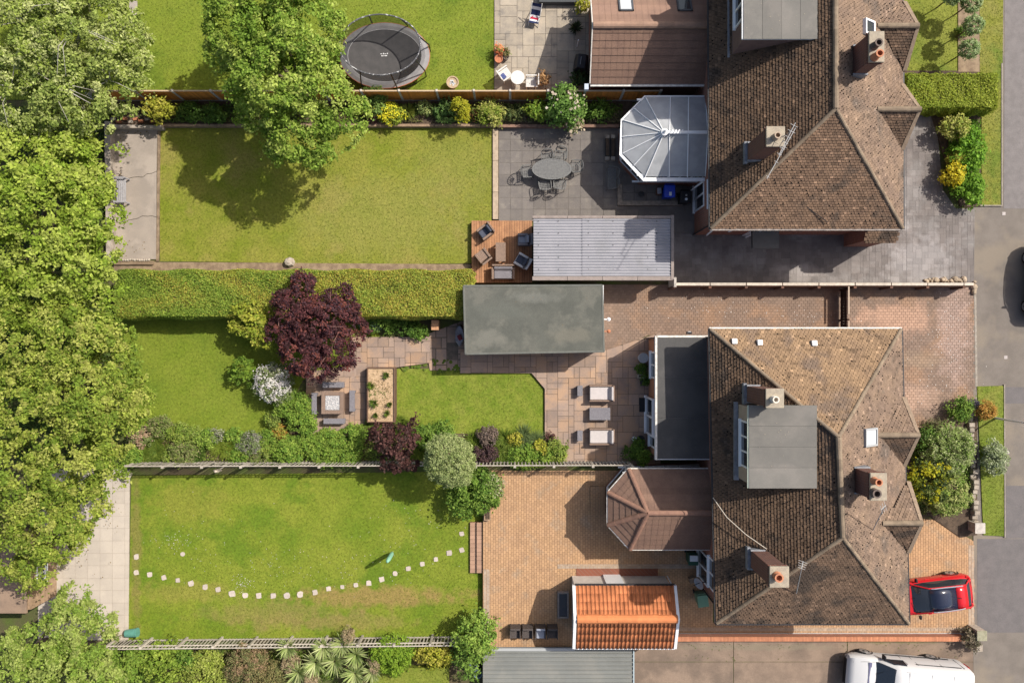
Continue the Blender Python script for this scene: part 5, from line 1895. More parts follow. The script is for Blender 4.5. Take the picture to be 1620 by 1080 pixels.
PURP = [(.04, .017, .017), (.062, .022, .022), (.088, .029, .028), (.05, .024, .027), (.125, .04, .03)]
tree('purple_tree', 'dark purple leaved tree growing against the clipped hedge',
     [(500, 515, 52, 3.0), (465, 490, 36, 2.8), (530, 495, 38, 2.8), (475, 555, 38, 2.8), (525, 555, 38, 2.8), (445, 525, 24, 2.5), (555, 525, 26, 2.5),
      (480, 455, 22, 2.6), (545, 465, 14, 2.4), (500, 580, 22, 2.3), (450, 470, 14, 2.4)], PURP, leaf=.13, dens=130, clump=.24, tr=.09, bark=M('red_bark', (.30, .17, .14), (.2, .1, .09), sc=8), extra_branches=16, zmin=.4, limbs=1, bth=.7)
ACER = [(.17, .19, .02), (.22, .22, .025), (.26, .245, .04), (.15, .18, .02)]
tree('golden_acer', 'small golden green acer between the hedge and purple tree', [(400, 512, 26, 2.0), (385, 495, 16, 1.9), (415, 530, 20, 1.9), (410, 495, 18, 2), (375, 520, 12, 1.6), (420, 548, 10, 1.4)],
     ACER, leaf=.16, dens=110, clump=.2, tr=.05, zmin=.3)
tree('acer_sapling', 'low leafy green acer in the shade below the golden acer', [(385, 582, 17, .9), (372, 598, 10, .7), (398, 600, 12, .7)], [(.08, .13, .015), (.12, .17, .02)], leaf=.13, dens=90, clump=.18, tr=.03, zmin=.15)
WHITE = [(.46, .42, .36), (.5, .46, .38), (.38, .33, .31)]
shrub('flowering_shrub', 'rounded shrub smothered in white lilac flowers beside the fire table', 433, 607, 31, 1.7, [(.12, .14, .05), (.09, .12, .03), (.2, .2, .11)], leaf=.1, dens=110, clump=.2, flowers=WHITE, nfl=1700, fsize=.07)
tree('willow_tree', 'ball clipped grey green willow standing over the picket fence', [(711, 730, 41, 2.9), (700, 715, 28, 3.0), (722, 745, 26, 2.9)],
     [(.17, .20, .07), (.22, .24, .09), (.25, .265, .11), (.15, .18, .055)], leaf=.085, dens=150, clump=.16, tr=.07, zmin=.7, squash=.95, kf=8, gapk=-9)
CRIM = [(.04, .018, .016), (.06, .025, .02), (.085, .038, .03), (.035, .02, .016)]
tree('copper_shrub_tree', 'copper red leaved small tree drooping over the picket fence', [(625, 700, 30, 2.2), (605, 690, 20, 2), (645, 690, 16, 2), (630, 728, 18, 1.9), (650, 735, 12, 1.8), (612, 730, 12, 1.7), (658, 668, 8, 1.4)],
     CRIM, leaf=.14, dens=130, clump=.2, tr=.05, zmin=.25)
GRN = [(.06, .11, .016), (.09, .145, .02), (.13, .185, .03)]
shrub('leafy_shrub', 'loose green shrub behind the willow at the patio corner', 748, 778, 40, 1.8, GRN, leaf=.15, dens=75, clump=.3, z0=-.4, sub=6)
shrub('leafy_shrub', 'pale flowering branch shrub spilling onto the orange paving', 776, 770, 22, 1.3, [(.12, .16, .04), (.16, .19, .06), (.28, .26, .15)], leaf=.13, dens=60, clump=.2, z0=-.2)

# hedges
h0 = W(0, 428, 1.9).y
hedge('clipped_hedge', 'long clipped green and gold hedge between the two gardens', [(W(181, 0, 1.9).x, W(0, 500, 1.9).y), (W(746, 0, 1.9).x, W(0, 429, 1.9).y)], 0, 1.9,
      [(.12, .17, .022), (.15, .195, .028), (.19, .215, .032), (.22, .22, .034), (.27, .215, .038), (.21, .225, .034)])
hedge('clipped_hedge', 'clipped bright green hedge between the front lawn and yellow shrubs', [(W(1436, 0, 1.4).x, W(0, 170, 1.4).y), (W(1578, 0, 1.4).x, W(0, 117, 1.4).y)], 0, 1.4,
      [(.15, .19, .02), (.19, .215, .025), (.22, .235, .03), (.17, .2, .02)])

# shrubs of the top flower bed
Y1 = [(.20, .20, .02), (.26, .24, .03), (.30, .26, .045)]
DKG = [(.045, .085, .014), (.065, .115, .018), (.09, .14, .022)]
z = .22
shrub('golden_shrub', 'yellow leaved shrub at the corner of the concrete pad', 252, 174, 22, 1.5, Y1, leaf=.15, dens=80, z0=z)
shrub('bed_plant', 'dark green ground shrub under the maple beside the golden shrub', 298, 178, 20, .6, DKG, z0=z, rpy=13)
shrub('bed_plant', 'dark leafy shrub in front of the orange fence left of the maple', 335, 180, 22, .7, DKG, z0=z, rpy=14)
shrub('bed_plant', 'dry brownish plant at the edge of the maple canopy', 395, 183, 12, .5, [(.16, .13, .05), (.12, .12, .04)], z0=z)
shrub('bed_plant', 'mid green shrub against the fence right of the maple canopy', 590, 163, 22, 1.0, [(.10, .15, .03), (.13, .18, .04)], z0=z)
shrub('bed_plant', 'small crimson shrub between the maple and the yellow flowers', 587, 182, 11, .6, CRIM, z0=z, leaf=.09, clump=.14)
shrub('flower_clump', 'wide clump of bright yellow flowers in the top bed', 618, 180, 20, .6, [(.14, .17, .02), (.2, .21, .02)], z0=z, rpy=15, flowers=[(.55, .42, .02), (.6, .46, .03)], nfl=500, fsize=.07)
spiky('bed_plant', 'yellowish green leafy tuft right of the yellow flowers', 645, 176, 14, .5, [(.14, .19, .03), (.2, .22, .04)], n=120, z0=z)
shrub('bed_plant', 'pale green small plant between bare soil and fence', 671, 172, 10, .5, [(.16, .2, .06), (.22, .24, .08)], z0=z, leaf=.09)
shrub('bed_plant', 'dark green rounded plant left of the golden conifer', 703, 178, 17, .8, [(.07, .12, .03), (.1, .15, .04)], z0=z)
shrub('golden_conifer', 'upright golden yellow conifer in the top bed', 728, 173, 14, 1.9, [(.24, .23, .015), (.30, .26, .02), (.20, .2, .015)], z0=z, leaf=.08, dens=260, clump=.13, rpy=19)
shrub('bed_plant', 'small reddish tinted plant right of the golden conifer', 752, 178, 9, .4, [(.12, .15, .03), (.2, .1, .04)], z0=z, leaf=.09)
shrub('variegated_shrub', 'round yellow variegated shrub at the bed end by the patio', 775, 180, 19, .8, [(.13, .17, .02), (.24, .25, .05), (.34, .32, .09)], z0=z, leaf=.09, dens=130)
shrub('variegated_shrub', 'lime green shrub left of the tall rose bush', 852, 176, 17, 1.2, [(.11, .17, .02), (.18, .22, .03)], z0=z, leaf=.12)
shrub('rose_bush', 'large green rose bush with pale blooms leaning over the grey patio', 895, 170, 30, 2.0, [(.08, .14, .025), (.11, .18, .035), (.14, .205, .045)], z0=z, leaf=.14, dens=100, clump=.26, sub=6, rpy=32,
      flowers=[(.5, .4, .3), (.42, .33, .25)], nfl=22, fsize=.16)
shrub('rose_bush', 'low sprig of faded cream roses at the patio edge', 908, 198, 13, .9, [(.08, .13, .025), (.3, .24, .15)], z0=z, leaf=.12, dens=50, clump=.18, flowers=[(.5, .4, .28), (.4, .3, .2)], nfl=26, fsize=.17)
shrub('bed_plant', 'dark shade plant between the rose bush and conservatory', 950, 176, 20, .6, DKG, z0=z, rpy=14)
shrub('bed_plant', 'dark low plant left of the lime green shrub', 812, 178, 18, .4, [(.06, .08, .025), (.09, .1, .03)], z0=z, rpy=10)
shrub('gold_shrub', 'small bright yellow bush beside the top extension wall', 922, 9, 10, 1.0, Y1, z0=.04)
shrub('pot_plant', 'dry rusty brown potted plant beside the white garden chair', 860, 126, 9, .9, [(.3, .17, .07), (.22, .13, .06)], z0=.04, leaf=.09)
shrub('bed_plant', 'dark shrub in shade near the covered barbecue', 917, 126, 13, .7, [(.03, .05, .015), (.045, .07, .02)], z0=.04)
spiky('pot_plant', 'dark spiky potted plant in the patio shade', 911, 43, 12, .6, [(.03, .045, .02), (.045, .06, .025)], n=60, z0=.04)

# middle garden border (north of the picket fence): each plant its own thing
B1 = [(.09, .15, .02), (.13, .19, .025), (.17, .22, .035)]
B2 = [(.12, .17, .025), (.18, .21, .035), (.15, .18, .04)]
B3 = [(.14, .145, .05), (.10, .13, .03), (.17, .15, .065), (.12, .16, .03)]
PK = [(.26, .17, .10), (.3, .2, .13), (.14, .16, .05), (.12, .15, .04)]
bed = [
    ('b', 'pink tinged flowering clump under the lime tree edge', 222, 690, 16, .6, PK), ('s', 'bright strap leaved clump by the left end of the picket fence', 228, 712, 22, .5, B1),
    ('b', 'brown seed headed plant at the upper border edge', 252, 676, 17, .5, B3), ('s', 'light green day lily clump right of the pink flowers', 252, 706, 20, .5, B1),
    ('b', 'olive shrub on the left part of the lawn border', 283, 685, 16, .6, B2), ('b', 'dusty brown shrub against the picket fence', 290, 714, 20, .6, B3),
    ('b', 'yellow green bushy plant in the mid left border', 308, 690, 15, .6, B2), ('s', 'dark narrow leaved clump touching the picket fence', 318, 718, 18, .5, [(.07, .12, .02), (.1, .16, .03)]),
    ('s', 'large lime green grass mound in the border', 358, 708, 25, .6, [(.15, .21, .02), (.2, .25, .035)]), ('b', 'grey lilac flower patch at the lawn edge', 342, 688, 10, .4, [(.17, .165, .11), (.14, .16, .06)]),
    ('b', 'lilac grey catmint mound below the lawn shadow', 397, 702, 18, .6, [(.13, .14, .07), (.11, .15, .04), (.17, .155, .12)]), ('b', 'bronze brown plant beside the catmint mound', 408, 722, 12, .4, B3),
    ('b', 'yellow spotted green bush near the border middle', 420, 712, 12, .5, B2), ('b', 'tiny orange tinted shrub on the lawn corner', 443, 684, 11, .5, [(.3, .15, .03), (.18, .18, .03)]),
    ('b', 'leafy lime bush climbing below the flowering shrub', 462, 642, 24, 1.0, B1), ('b', 'golden fennel like plant left of the lime bush', 437, 660, 14, .6, B2),
    ('b', 'tall green bush left of the fire table', 478, 668, 20, .9, B1), ('b', 'green bush along the fence under the fire table', 455, 712, 22, .7, B1),
    ('b', 'yellow green mound at the foot of the terrace', 490, 700, 20, .7, B1), ('b', 'leafy mound right below the lower bench', 522, 695, 18, .7, B1),
    ('b', 'bright bush between terrace and copper tree', 556, 692, 20, .7, B1), ('b', 'low green plants along the fence under the terrace', 512, 720, 20, .5, B1),
    ('b', 'dense green plant beside the fence left of the copper tree', 548, 720, 18, .5, B1), ('s', 'striped iris leaves left of the copper tree', 590, 678, 15, .6, B1),
    ('s', 'lime iris clump at the lawn edge by the raised bed', 640, 672, 14, .5, [(.16, .22, .03), (.13, .19, .03)]), ('b', 'dark green bush between copper tree and willow', 672, 690, 18, .8, GRN),
    ('b', 'small leaved bush on the lawn edge above the willow', 700, 682, 14, .5, GRN), ('s', 'arching green clump right of the willow', 752, 698, 18, .6, B1),
    ('b', 'bronze purple bush right of the willow', 772, 690, 14, .7, [(.1, .075, .06), (.14, .1, .075)]), ('b', 'dark maroon bush against the fence right of the willow', 768, 718, 14, .7, [(.05, .03, .03), (.08, .045, .04)]),
    ('s', 'large fan of bright day lily leaves in the right border', 800, 704, 24, .7, B1), ('s', 'grey green iris fan near the border end', 836, 700, 22, .7, [(.12, .17, .06), (.16, .21, .08)]),
    ('b', 'golden flowered plant among the day lilies', 815, 694, 8, .6, Y1), ('b', 'leafy green plant along the fence under the iris fan', 828, 722, 20, .5, B1),
    ('b', 'yellow bloom plant close to the patio end', 855, 708, 10, .6, Y1), ('b', 'twiggy olive shrub at the patio end of the border', 878, 713, 16, .6, B2),
    ('b', 'little red leaved plant at the sunken lawn corner', 870, 691, 6, .3, CRIM), ('b', 'pale lemon flower clump at the fence by the patio', 886, 724, 7, .4, [(.45, .42, .1), (.2, .22, .05)]),
    ('b', 'olive green ground plant at the lower lawn corner', 380, 718, 14, .4, B1), ('b', 'mixed pale plant between lily clumps', 272, 722, 12, .4, B2),
]
bed += [('s', 'fresh green lily leaves between the olive and yellow bushes', 300, 704, 16, .5, B1), ('b', 'small bright bush at the upper edge right of the lilac flowers', 372, 690, 13, .45, B1),
        ('b', 'bright bush in the upper border above the grass mound', 325, 694, 14, .5, B1), ('b', 'green bush between catmint and the tiny orange shrub', 425, 694, 13, .5, B1),
        ('s', 'green strap leaves right of the catmint', 436, 720, 16, .5, B1), ('b', 'pale green bush at the left end of the fence', 208, 722, 15, .5, B1),
        ('s', 'lime strap leaves left of the willow', 664, 712, 15, .5, B1), ('s', 'lime day lily clump between the bronze bush and iris fan', 788, 718, 17, .55, B1),
        ('b', 'bright green bush near the patio end of the border', 858, 722, 14, .5, B1)]
for kind, lab, x, y, r, h, pal in bed:
    if kind == 'b':
        shrub('border_plant', lab, x, y, r * 1.2, h, pal, leaf=.1, dens=90, clump=.17, z0=.03, rpy=r * 1.05, sub=4, cat='plant')
    else:
        spiky('border_plant', lab, x, y, r * .75, h * .9, pal, n=110, width=.034, z0=.03, arch=.9, heads=6, spread=r * .022)
for lab, x, y, r, h, pal in (('dark green shrub below the hedge right of the purple tree', 600, 512, 22, .8, GRN), ('blue green shrub below the hedge near the stone path', 585, 515, 15, .7, [(.07, .11, .05), (.1, .14, .07)]),
                             ('low shade plant under the hedge beside the wooden post', 640, 518, 18, .6, DKG), ('leafy trailing plant at the hedge foot over the path', 660, 526, 14, .5, GRN)):
    shrub('border_plant', lab, x, y, r, h, pal, leaf=.12, dens=100, clump=.2, cat='plant', rpy=r * .7, z0=.05)

# raised bed plants
for lab, x, y, r, pal in (('green tuft at the top right of the raised bed', 611, 594, 7, GRN), ('strappy tuft on the left edge of the raised bed', 587, 610, 8, B1), ('dark clump in the middle of the raised bed', 591, 638, 9, GRN),
                          ('small sprig on the right of the raised bed', 616, 640, 5, GRN), ('little tuft at the bottom right of the raised bed', 612, 654, 6, B1), ('green sprig at the bottom left of the raised bed', 594, 657, 5, GRN)):
    spiky('bed_tuft', lab, x, y, r, .3, pal, n=60, width=.035, z0=.66)

# bottom strip
z = -.4
shrub('laurel_shrub', 'green shrub row left part below the bottom picket fence', 205, 1048, 32, 1.4, [(.1, .155, .02), (.15, .2, .03)], leaf=.15, dens=80, z0=z)
shrub('laurel_shrub', 'green shrub right of the bottom left tree below the fence', 260, 1046, 34, 1.4, [(.12, .17, .02), (.17, .21, .03)], leaf=.15, dens=80, z0=z)
shrub('laurel_shrub', 'yellowish green shrub below the fence left of the brown shrub', 325, 1062, 34, 1.3, [(.17, .2, .03), (.2, .215, .045)], leaf=.13, dens=80, z0=z)
shrub('laurel_shrub', 'dark green shrub tucked under the bottom fence', 300, 1036, 18, 1.2, GRN, leaf=.14, dens=80, z0=z)
shrub('dry_shrub', 'dry brown shrub with bare pale stems below the bottom fence', 390, 1050, 32, 1.5, [(.2, .13, .07), (.15, .125, .05), (.11, .11, .04)], leaf=.09, dens=90, clump=.22, z0=z, sub=6)
shrub('dry_shrub', 'olive brown twiggy shrub left of the yuccas', 430, 1068, 24, 1.2, [(.16, .13, .05), (.12, .12, .04)], leaf=.09, dens=90, z0=z)
YU = [(.34, .42, .15), (.44, .5, .2), (.28, .36, .11), (.5, .54, .26)]
for lab, x, y, r in (('yucca rosette nearest the bottom fence, leftmost of the yuccas', 453, 1024, 20), ('yucca rosette low on the left beside the olive shrub', 470, 1066, 24), ('yucca rosette in the middle of the yucca group', 498, 1050, 24),
                     ('yucca rosette high in the middle by the fence', 510, 1026, 20), ('broad yucca rosette right of the middle one', 528, 1048, 24), ('yucca rosette topmost at the fence right side', 540, 1020, 20),
                     ('yucca rosette at the right above the pinkish seed head', 562, 1038, 22), ('yucca rosette at the bottom edge right of centre', 560, 1068, 24), ('yucca rosette at the lower right of the group', 588, 1064, 18)):
    spiky('yucca', lab, x, y, r, .75, YU, n=75, width=.075, z0=z, arch=.25, group='yucca rosettes below the picket fence', trunk=.9)
PKS = [(.24, .18, .10), (.2, .15, .085), (.26, .2, .115)]
for lab, x, y, r in (('pinkish brown seed plume amid the left yuccas', 460, 1048, 13), ('beige seed plume on the right edge of the yuccas', 594, 1046, 12), ('tall beige plume leaning over the bottom fence', 552, 1003, 10), ('brown seed plume at the bottom of the yuccas', 490, 1076, 12)):
    shrub('seed_plume', lab, x, y, r, 1.5, PKS, leaf=.06, dens=150, clump=.12, z0=z, cat='plant', group='seed plumes among the yuccas')
shrub('round_shrub', 'rounded bright green shrub below the bottom fence', 622, 1036, 33, 1.5, [(.11, .175, .015), (.15, .21, .02)], leaf=.1, dens=150, clump=.2, z0=z, rpy=30)
shrub('yellow_shrub', 'golden yellow shrub between round green shrub and climber', 688, 1036, 34, 1.1, Y1, leaf=.12, dens=110, clump=.2, z0=z, rpy=17)
shrub('climber', 'big loose climber at the corner of the metal garage', 752, 1000, 34, 2.2, [(.10, .16, .025), (.14, .2, .03), (.17, .225, .04)], leaf=.15, dens=75, clump=.32, z0=z, sub=6)
shrub('climber', 'hanging climber stems against the metal garage wall', 742, 1040, 22, 1.7, [(.09, .15, .025), (.12, .18, .03)], leaf=.15, dens=55, clump=.3, z0=z, rpy=30)
shrub('bed_plant', 'little weedy plant beside the green bin by the fence', 178, 1006, 11, .4, [(.12, .17, .03), (.2, .18, .08)], z0=z)

# front gardens
VAR = [(.15, .19, .05), (.21, .235, .085), (.11, .16, .03), (.25, .26, .12)]
shrub('variegated_shrub', 'large pale variegated shrub in the middle front garden', 1500, 712, 40, 1.7, VAR, leaf=.1, dens=120, clump=.22, z0=.05, sub=6)
shrub('variegated_shrub', 'pale whitish shrub spilling over the stone wall onto the verge', 1572, 726, 20, 1.2, [(.2, .22, .12), (.25, .26, .155), (.15, .18, .07)], leaf=.1, dens=110, clump=.2, rpy=26)
shrub('variegated_shrub', 'green and cream shrub at the lower front bed', 1498, 782, 38, 1.4, [(.12, .17, .03), (.19, .22, .06), (.26, .26, .09)], leaf=.1, dens=120, clump=.2, z0=.05, sub=6, rpy=32)
shrub('dark_shrub', 'dark leafy shrub in shade beside the front bay roof', 1468, 700, 24, 1.2, DKG, leaf=.1, dens=100, z0=.05)
tree('golden_conifer', 'golden tipped conifer with shade coloured gaps beside the front bay roofs', [(1470, 760, 26, 3.0), (1452, 748, 16, 2.8), (1488, 745, 16, 2.8), (1478, 782, 16, 2.6), (1455, 775, 14, 2.5)],
     [(.02, .032, .006), (.05, .065, .008), (.15, .16, .012), (.24, .22, .012), (.28, .25, .014)], leaf=.14, dens=95, clump=.24, tr=.06, zmin=.3)  # darkest palette entries paint the shade in gaps between the tips
shrub('orange_shrub', 'rounded rusty orange shrub at the verge corner', 1559, 649, 15, .9, [(.30, .16, .035), (.36, .2, .05), (.22, .15, .03)], leaf=.07, dens=260, clump=.13, z0=.05)
shrub('leafy_shrub', 'dark green shrub at the corner of the pink block drive', 1518, 648, 18, .8, GRN, leaf=.1, dens=120, z0=.05)
shrub('heather', 'low purplish plant between dark shrub and orange bush', 1540, 640, 8, .4, [(.06, .05, .07), (.1, .08, .1)], leaf=.07, z0=.05)
shrub('ground_cover', 'bare twiggy ground plant along the front bed edge', 1475, 672, 16, .25, [(.14, .12, .06), (.1, .1, .04)], leaf=.08, dens=60, z0=.05, rpy=8)
shrub('cream_shrub', 'cream yellow shrub at the top of the upper front bed', 1510, 202, 23, 1.4, [(.34, .32, .09), (.28, .28, .06), (.2, .23, .04)], leaf=.12, dens=120, clump=.18, z0=.05, rpy=17)
shrub('leafy_shrub', 'bright green leafy shrub filling the upper front bed', 1530, 240, 28, 1.2, [(.09, .18, .015), (.13, .22, .02)], leaf=.16, dens=80, clump=.26, z0=.05, rpy=38)
shrub('leafy_shrub', 'green leafy shrub at the lower end of the upper front bed', 1530, 300, 26, 1.1, [(.09, .17, .015), (.12, .2, .02)], leaf=.15, dens=85, clump=.24, z0=.05, rpy=26)
shrub('golden_shrub', 'deep yellow shrub amid the green of the upper front bed', 1508, 276, 17, 1.3, [(.40, .31, .015), (.46, .36, .03), (.3, .27, .02)], leaf=.13, dens=110, clump=.17, z0=.05, rpy=19)
shrub('golden_shrub', 'small olive gold shrub above the deep yellow one', 1510, 252, 12, .9, [(.24, .22, .03), (.18, .19, .03)], leaf=.1, dens=110, clump=.15, z0=.05)
TOP = [(.13, .185, .055), (.19, .235, .095), (.24, .275, .13)]
for lab, x, y, r in (('clipped ball topiary at the top edge of the front lawn', 1537, 4, 14), ('clipped ball topiary second from the hedge', 1540, 40, 14), ('clipped ball topiary nearest the front hedge', 1533, 78, 14), ('shadowed ball topiary left at the top edge', 1508, -8, 14)):
    h = 1.6
    p = W(x, y, h)
    t = T('topiary_tree', lab, 'topiary', (p.x, p.y, .04), 0, 'topiary balls in the front garden')
    r_ = r * (D - h) / F
    P, N_, m_ = ball_points([(p.x, p.y, h, r_, r_, r_)], 260, .1, -.6, .08, 9)
    V, c = leaves(P, N_, .08, TOP, m_)
    o = bpy.data.objects.new('crown', mesh_np('crown', V - np.array([p.x, p.y, .04]), 4, c, LEAF))
    COL.objects.link(o)
    o.parent = t
    MB().tube([(p.x, p.y, 0), (p.x, p.y, h)], .035).build('trunk', STEM, t)
shrub('leafy_shrub', 'tall green shrub below topiary at the verge side', 1525, 50, 9, .4, GRN, leaf=.09)


def ground_cover(label, pts, z, pal, n, leaf=.11, hmax=.22):
    poly = poly_px(pts, z)
    xs, ys = [p[0] for p in poly], [p[1] for p in poly]
    X, Y = rng.uniform(min(xs), max(xs), n * 2), rng.uniform(min(ys), max(ys), n * 2)
    k = inside(X, Y, poly) & (np.sin(X * 2.1 + 2 * np.sin(Y * 3.3)) + np.sin(Y * 4.1 + X) + rng.normal(0, .6, n * 2) > -.9)
    X, Y = X[k], Y[k]
    hh = hmax * (.45 + .3 * np.sin(X * 3.1) * np.cos(Y * 4.3)) * rng.uniform(.2, 1.2, len(X))
    P = np.stack([X, Y, z + .02 + np.abs(hh)], 1)
    V, c = leaves(P, np.tile([0, 0, 1.], (len(X), 1)), leaf, pal, np.clip(.5 + .5 * np.sin(X * 1.3 + np.sin(Y * 2.9) * 1.5), 0, 1), jit=.6)
    o = bpy.data.objects.new('ground_cover', mesh_np('ground_cover', V, 4, c, LEAF))
    COL.objects.link(o)
    tag(stuff(o), label, 'ground cover')


ground_cover('low mixed leafy ground cover of the long middle border', [(200, 678), (300, 676), (430, 694), (480, 690), (900, 694), (895, 728), (200, 728)], .03,
             [(.11, .15, .025), (.15, .17, .03), (.16, .14, .05), (.10, .15, .02), (.19, .2, .04), (.13, .1, .04)], 9000)
ground_cover('dry straw and seedlings on the raised bed soil', [(584, 664), (584, 586), (621, 586), (621, 664)], .66, [(.26, .19, .10), (.3, .22, .12), (.2, .15, .07), (.12, .14, .04)], 520, leaf=.06, hmax=.07)
ground_cover('dark low ground cover in the top flower bed', [(255, 165), (780, 165), (780, 194), (255, 194)], .22, [(.06, .09, .018), (.08, .11, .02), (.1, .09, .03)], 5200)
ground_cover('sparse green ground cover in the bed by the rose bush', [(795, 165), (985, 165), (985, 194), (795, 194)], .22, [(.06, .09, .018), (.08, .11, .02), (.12, .1, .05)], 1500)
ground_cover('low leafy plants filling the lower front bed', [(1440, 690), (1535, 690), (1538, 800), (1500, 815), (1440, 812)], .05, [(.09, .13, .02), (.14, .17, .04), (.1, .12, .03)], 3600)
ground_cover('low leafy plants filling the upper front bed', [(1500, 190), (1550, 190), (1550, 322), (1525, 322), (1498, 240)], .05, [(.08, .15, .015), (.1, .18, .02)], 2600)
ground_cover('rough undergrowth below the bottom picket fence', [(165, 1026), (585, 1026), (585, 1120), (165, 1120)], -.4, [(.09, .13, .02), (.14, .15, .035), (.17, .13, .06)], 9000, hmax=.4)
ground_cover('leafy undergrowth beneath the tall trees on the left', [(-60, 170), (175, 170), (175, 430), (190, 700), (95, 730), (-60, 730)], -.03, [(.05, .08, .015), (.07, .1, .02)], 16000, leaf=.16, hmax=.4)

# ------------------------------------------------------------------ stepping stones
SS = M('stepping_stone', (.48, .415, .36), (.40, .35, .30), sc=9, rnd=.1, bump=.4)
st_px = [(215.5, 880.5), (215.5, 905), (237, 908.5), (259, 913.3), (281, 917.5), (302, 922.5), (324.5, 928), (345, 932), (367, 939), (388, 941), (409.5, 941.7), (432, 942), (454, 941.7),
         (475, 939.7), (498.3, 936.4), (519.7, 931), (541.7, 927.8), (563, 924.7), (583.6, 922), (604, 916), (625, 906.7), (646, 899), (668.3, 891.4), (689.5, 884.4), (710.6, 874.4), (730.5, 869.7), (730.5, 844)]
ORD = 'first second third fourth fifth sixth seventh eighth ninth tenth eleventh twelfth thirteenth fourteenth fifteenth sixteenth seventeenth eighteenth nineteenth twentieth twenty-first twenty-second twenty-third twenty-fourth twenty-fifth twenty-sixth twenty-seventh'.split()
for i, (x, y) in enumerate(st_px):
    p = W(x, y, -.37)
    s_ = random.uniform(.10, .14) * (1.25 if 366 < x < 500 else 1)
    mb = MB()
    a0 = random.random()
    mb.prism([(p.x + s_ * random.uniform(.88, 1.18) * (1.25 if k % 2 else 1) * math.cos(a0 * .3 + k * .785 + .39 * 0), p.y + s_ * random.uniform(.88, 1.18) * (1.25 if k % 2 else 1) * math.sin(a0 * .3 + k * .785)) for k in range(8)], -.46, -.365)
    lab = {0: 'pale stepping stone at the left end, upper one by the beige patio', 25: 'smallest stepping stone near the patio steps', 26: 'stepping stone nearest the willow side shrub above the path'}.get(i, f'{ORD[i]} pale stepping stone counted from the beige patio end of the curved path')
    tag(mb.build('stepping_stone', SS, loc=(p.x, p.y, -.4)), lab, 'stone', 'stepping stones across the bottom lawn')
p = W(289, 876, -.38)
tag(MB().prism([(p.x + .13 * math.cos(k * .9), p.y + .12 * math.sin(k * .9)) for k in range(7)], -.46, -.368).build('stepping_stone', SS, loc=(p.x, p.y, -.4)), 'lone pale stone apart from the curved path', 'stone')

# steps between bottom lawn and block patio
stp = T('garden_steps', 'two long brick steps down from block paving to lawn', 'steps', W(754, 865, -.4))
for x0, x1, z in ((744, 753.5, -.25), (754.5, 763, -.12)):
    a, b = W(x0, 906, z), W(x1, 826, z)
    MB().box((a.x + b.x) / 2, (a.y + b.y) / 2, -.5, b.x - a.x, b.y - a.y, z + .5 - .06).build('riser', brick_mat('step_brick%d' % x0, (.3, .15, .1), (.25, .12, .08), (.2, .15, .12)), stp)
    n = 12
    for i in range(n):
        h_ = (b.y - a.y) / n
        MB().box((a.x + b.x) / 2, a.y + h_ * (i + .5), z - .06, b.x - a.x + .02, h_ - .012, .06).build('paving_block', M('step_block', (.43, .27, .185), (.37, .23, .16), sc=6, rnd=.14) if (x0 == 744 and i == 0) else bpy.data.materials['step_block'], stp)

# ------------------------------------------------------------------ furniture helpers
RAT = M('brown_rattan', (.24, .165, .125), (.20, .14, .105), sc=14, bump=.8, bsc=90, rnd=.05, rough=.7)
RAT_G = M('grey_rattan', (.20, .19, .205), (.165, .155, .17), sc=14, bump=.8, bsc=90, rough=.7)
RAT_D = M('dark_rattan', (.085, .07, .065), (.065, .055, .05), sc=14, bump=.8, bsc=90, rough=.7)
CUSH = M('cream_cushion', (.50, .455, .44), (.46, .42, .405), sc=4, rough=.95, bump=.5, bsc=9)
CUSH_G = M('grey_cushion', (.27, .29, .34), (.22, .24, .29), sc=4, rough=.95)
CUSH_D = M('dark_cushion', (.075, .085, .115), (.06, .068, .095), sc=4, rough=.95)


def armchair(name, label, x, y, z, rz, wdt, dep, mat, cush=None, h=.78, seat=.4, arm=.6, group=None, cat='chair', aw=.12, pillow=False, recline=.12):
    """low garden armchair / sofa facing local +y ; width along x"""
    t = T(name, label, cat, (x, y, z), rz, group)
    L = lambda: MB(local=True)
    for sx in (-1, 1):
        for sy in (-1, 1):
            L().box(sx * (wdt / 2 - .05), sy * (dep / 2 - .05), 0, .06, .06, .14).build('leg', mat, t)
    L().box(0, .04, .12, wdt - aw, dep - .1, seat - .16).build('seat_base', mat, t, bev=.015)
    L().hull8([(-wdt / 2, -dep / 2 + .0, .1), (wdt / 2, -dep / 2, .1), (wdt / 2, -dep / 2 + .14, .1), (-wdt / 2, -dep / 2 + .14, .1)],
              [(-wdt / 2 + .02, -dep / 2 - recline, h), (wdt / 2 - .02, -dep / 2 - recline, h), (wdt / 2 - .02, -dep / 2 - recline + .09, h), (-wdt / 2 + .02, -dep / 2 - recline + .09, h)]).build('backrest', mat, t, bev=.02)
    for s_ in (-1, 1):
        L().box(s_ * (wdt / 2 - aw / 2), .02, .1, aw, dep - .06, arm - .1).build('armrest', mat, t, bev=.02)
    if cush:
        L().box(0, .08, seat - .04, wdt - 2 * aw - .02, dep - .24, .12).build('seat_cushion', cush, t, bev=.04)
        L().hull8([(-wdt / 2 + aw, -dep / 2 + .13, seat), (wdt / 2 - aw, -dep / 2 + .13, seat), (wdt / 2 - aw, -dep / 2 + .27, seat), (-wdt / 2 + aw, -dep / 2 + .27, seat)],
                  [(-wdt / 2 + aw, -dep / 2 + .0, h + .02), (wdt / 2 - aw, -dep / 2 + .0, h + .02), (wdt / 2 - aw, -dep / 2 + .11, h + .02), (-wdt / 2 + aw, -dep / 2 + .11, h + .02)]).build('back_cushion', cush, t, bev=.04)
    return t


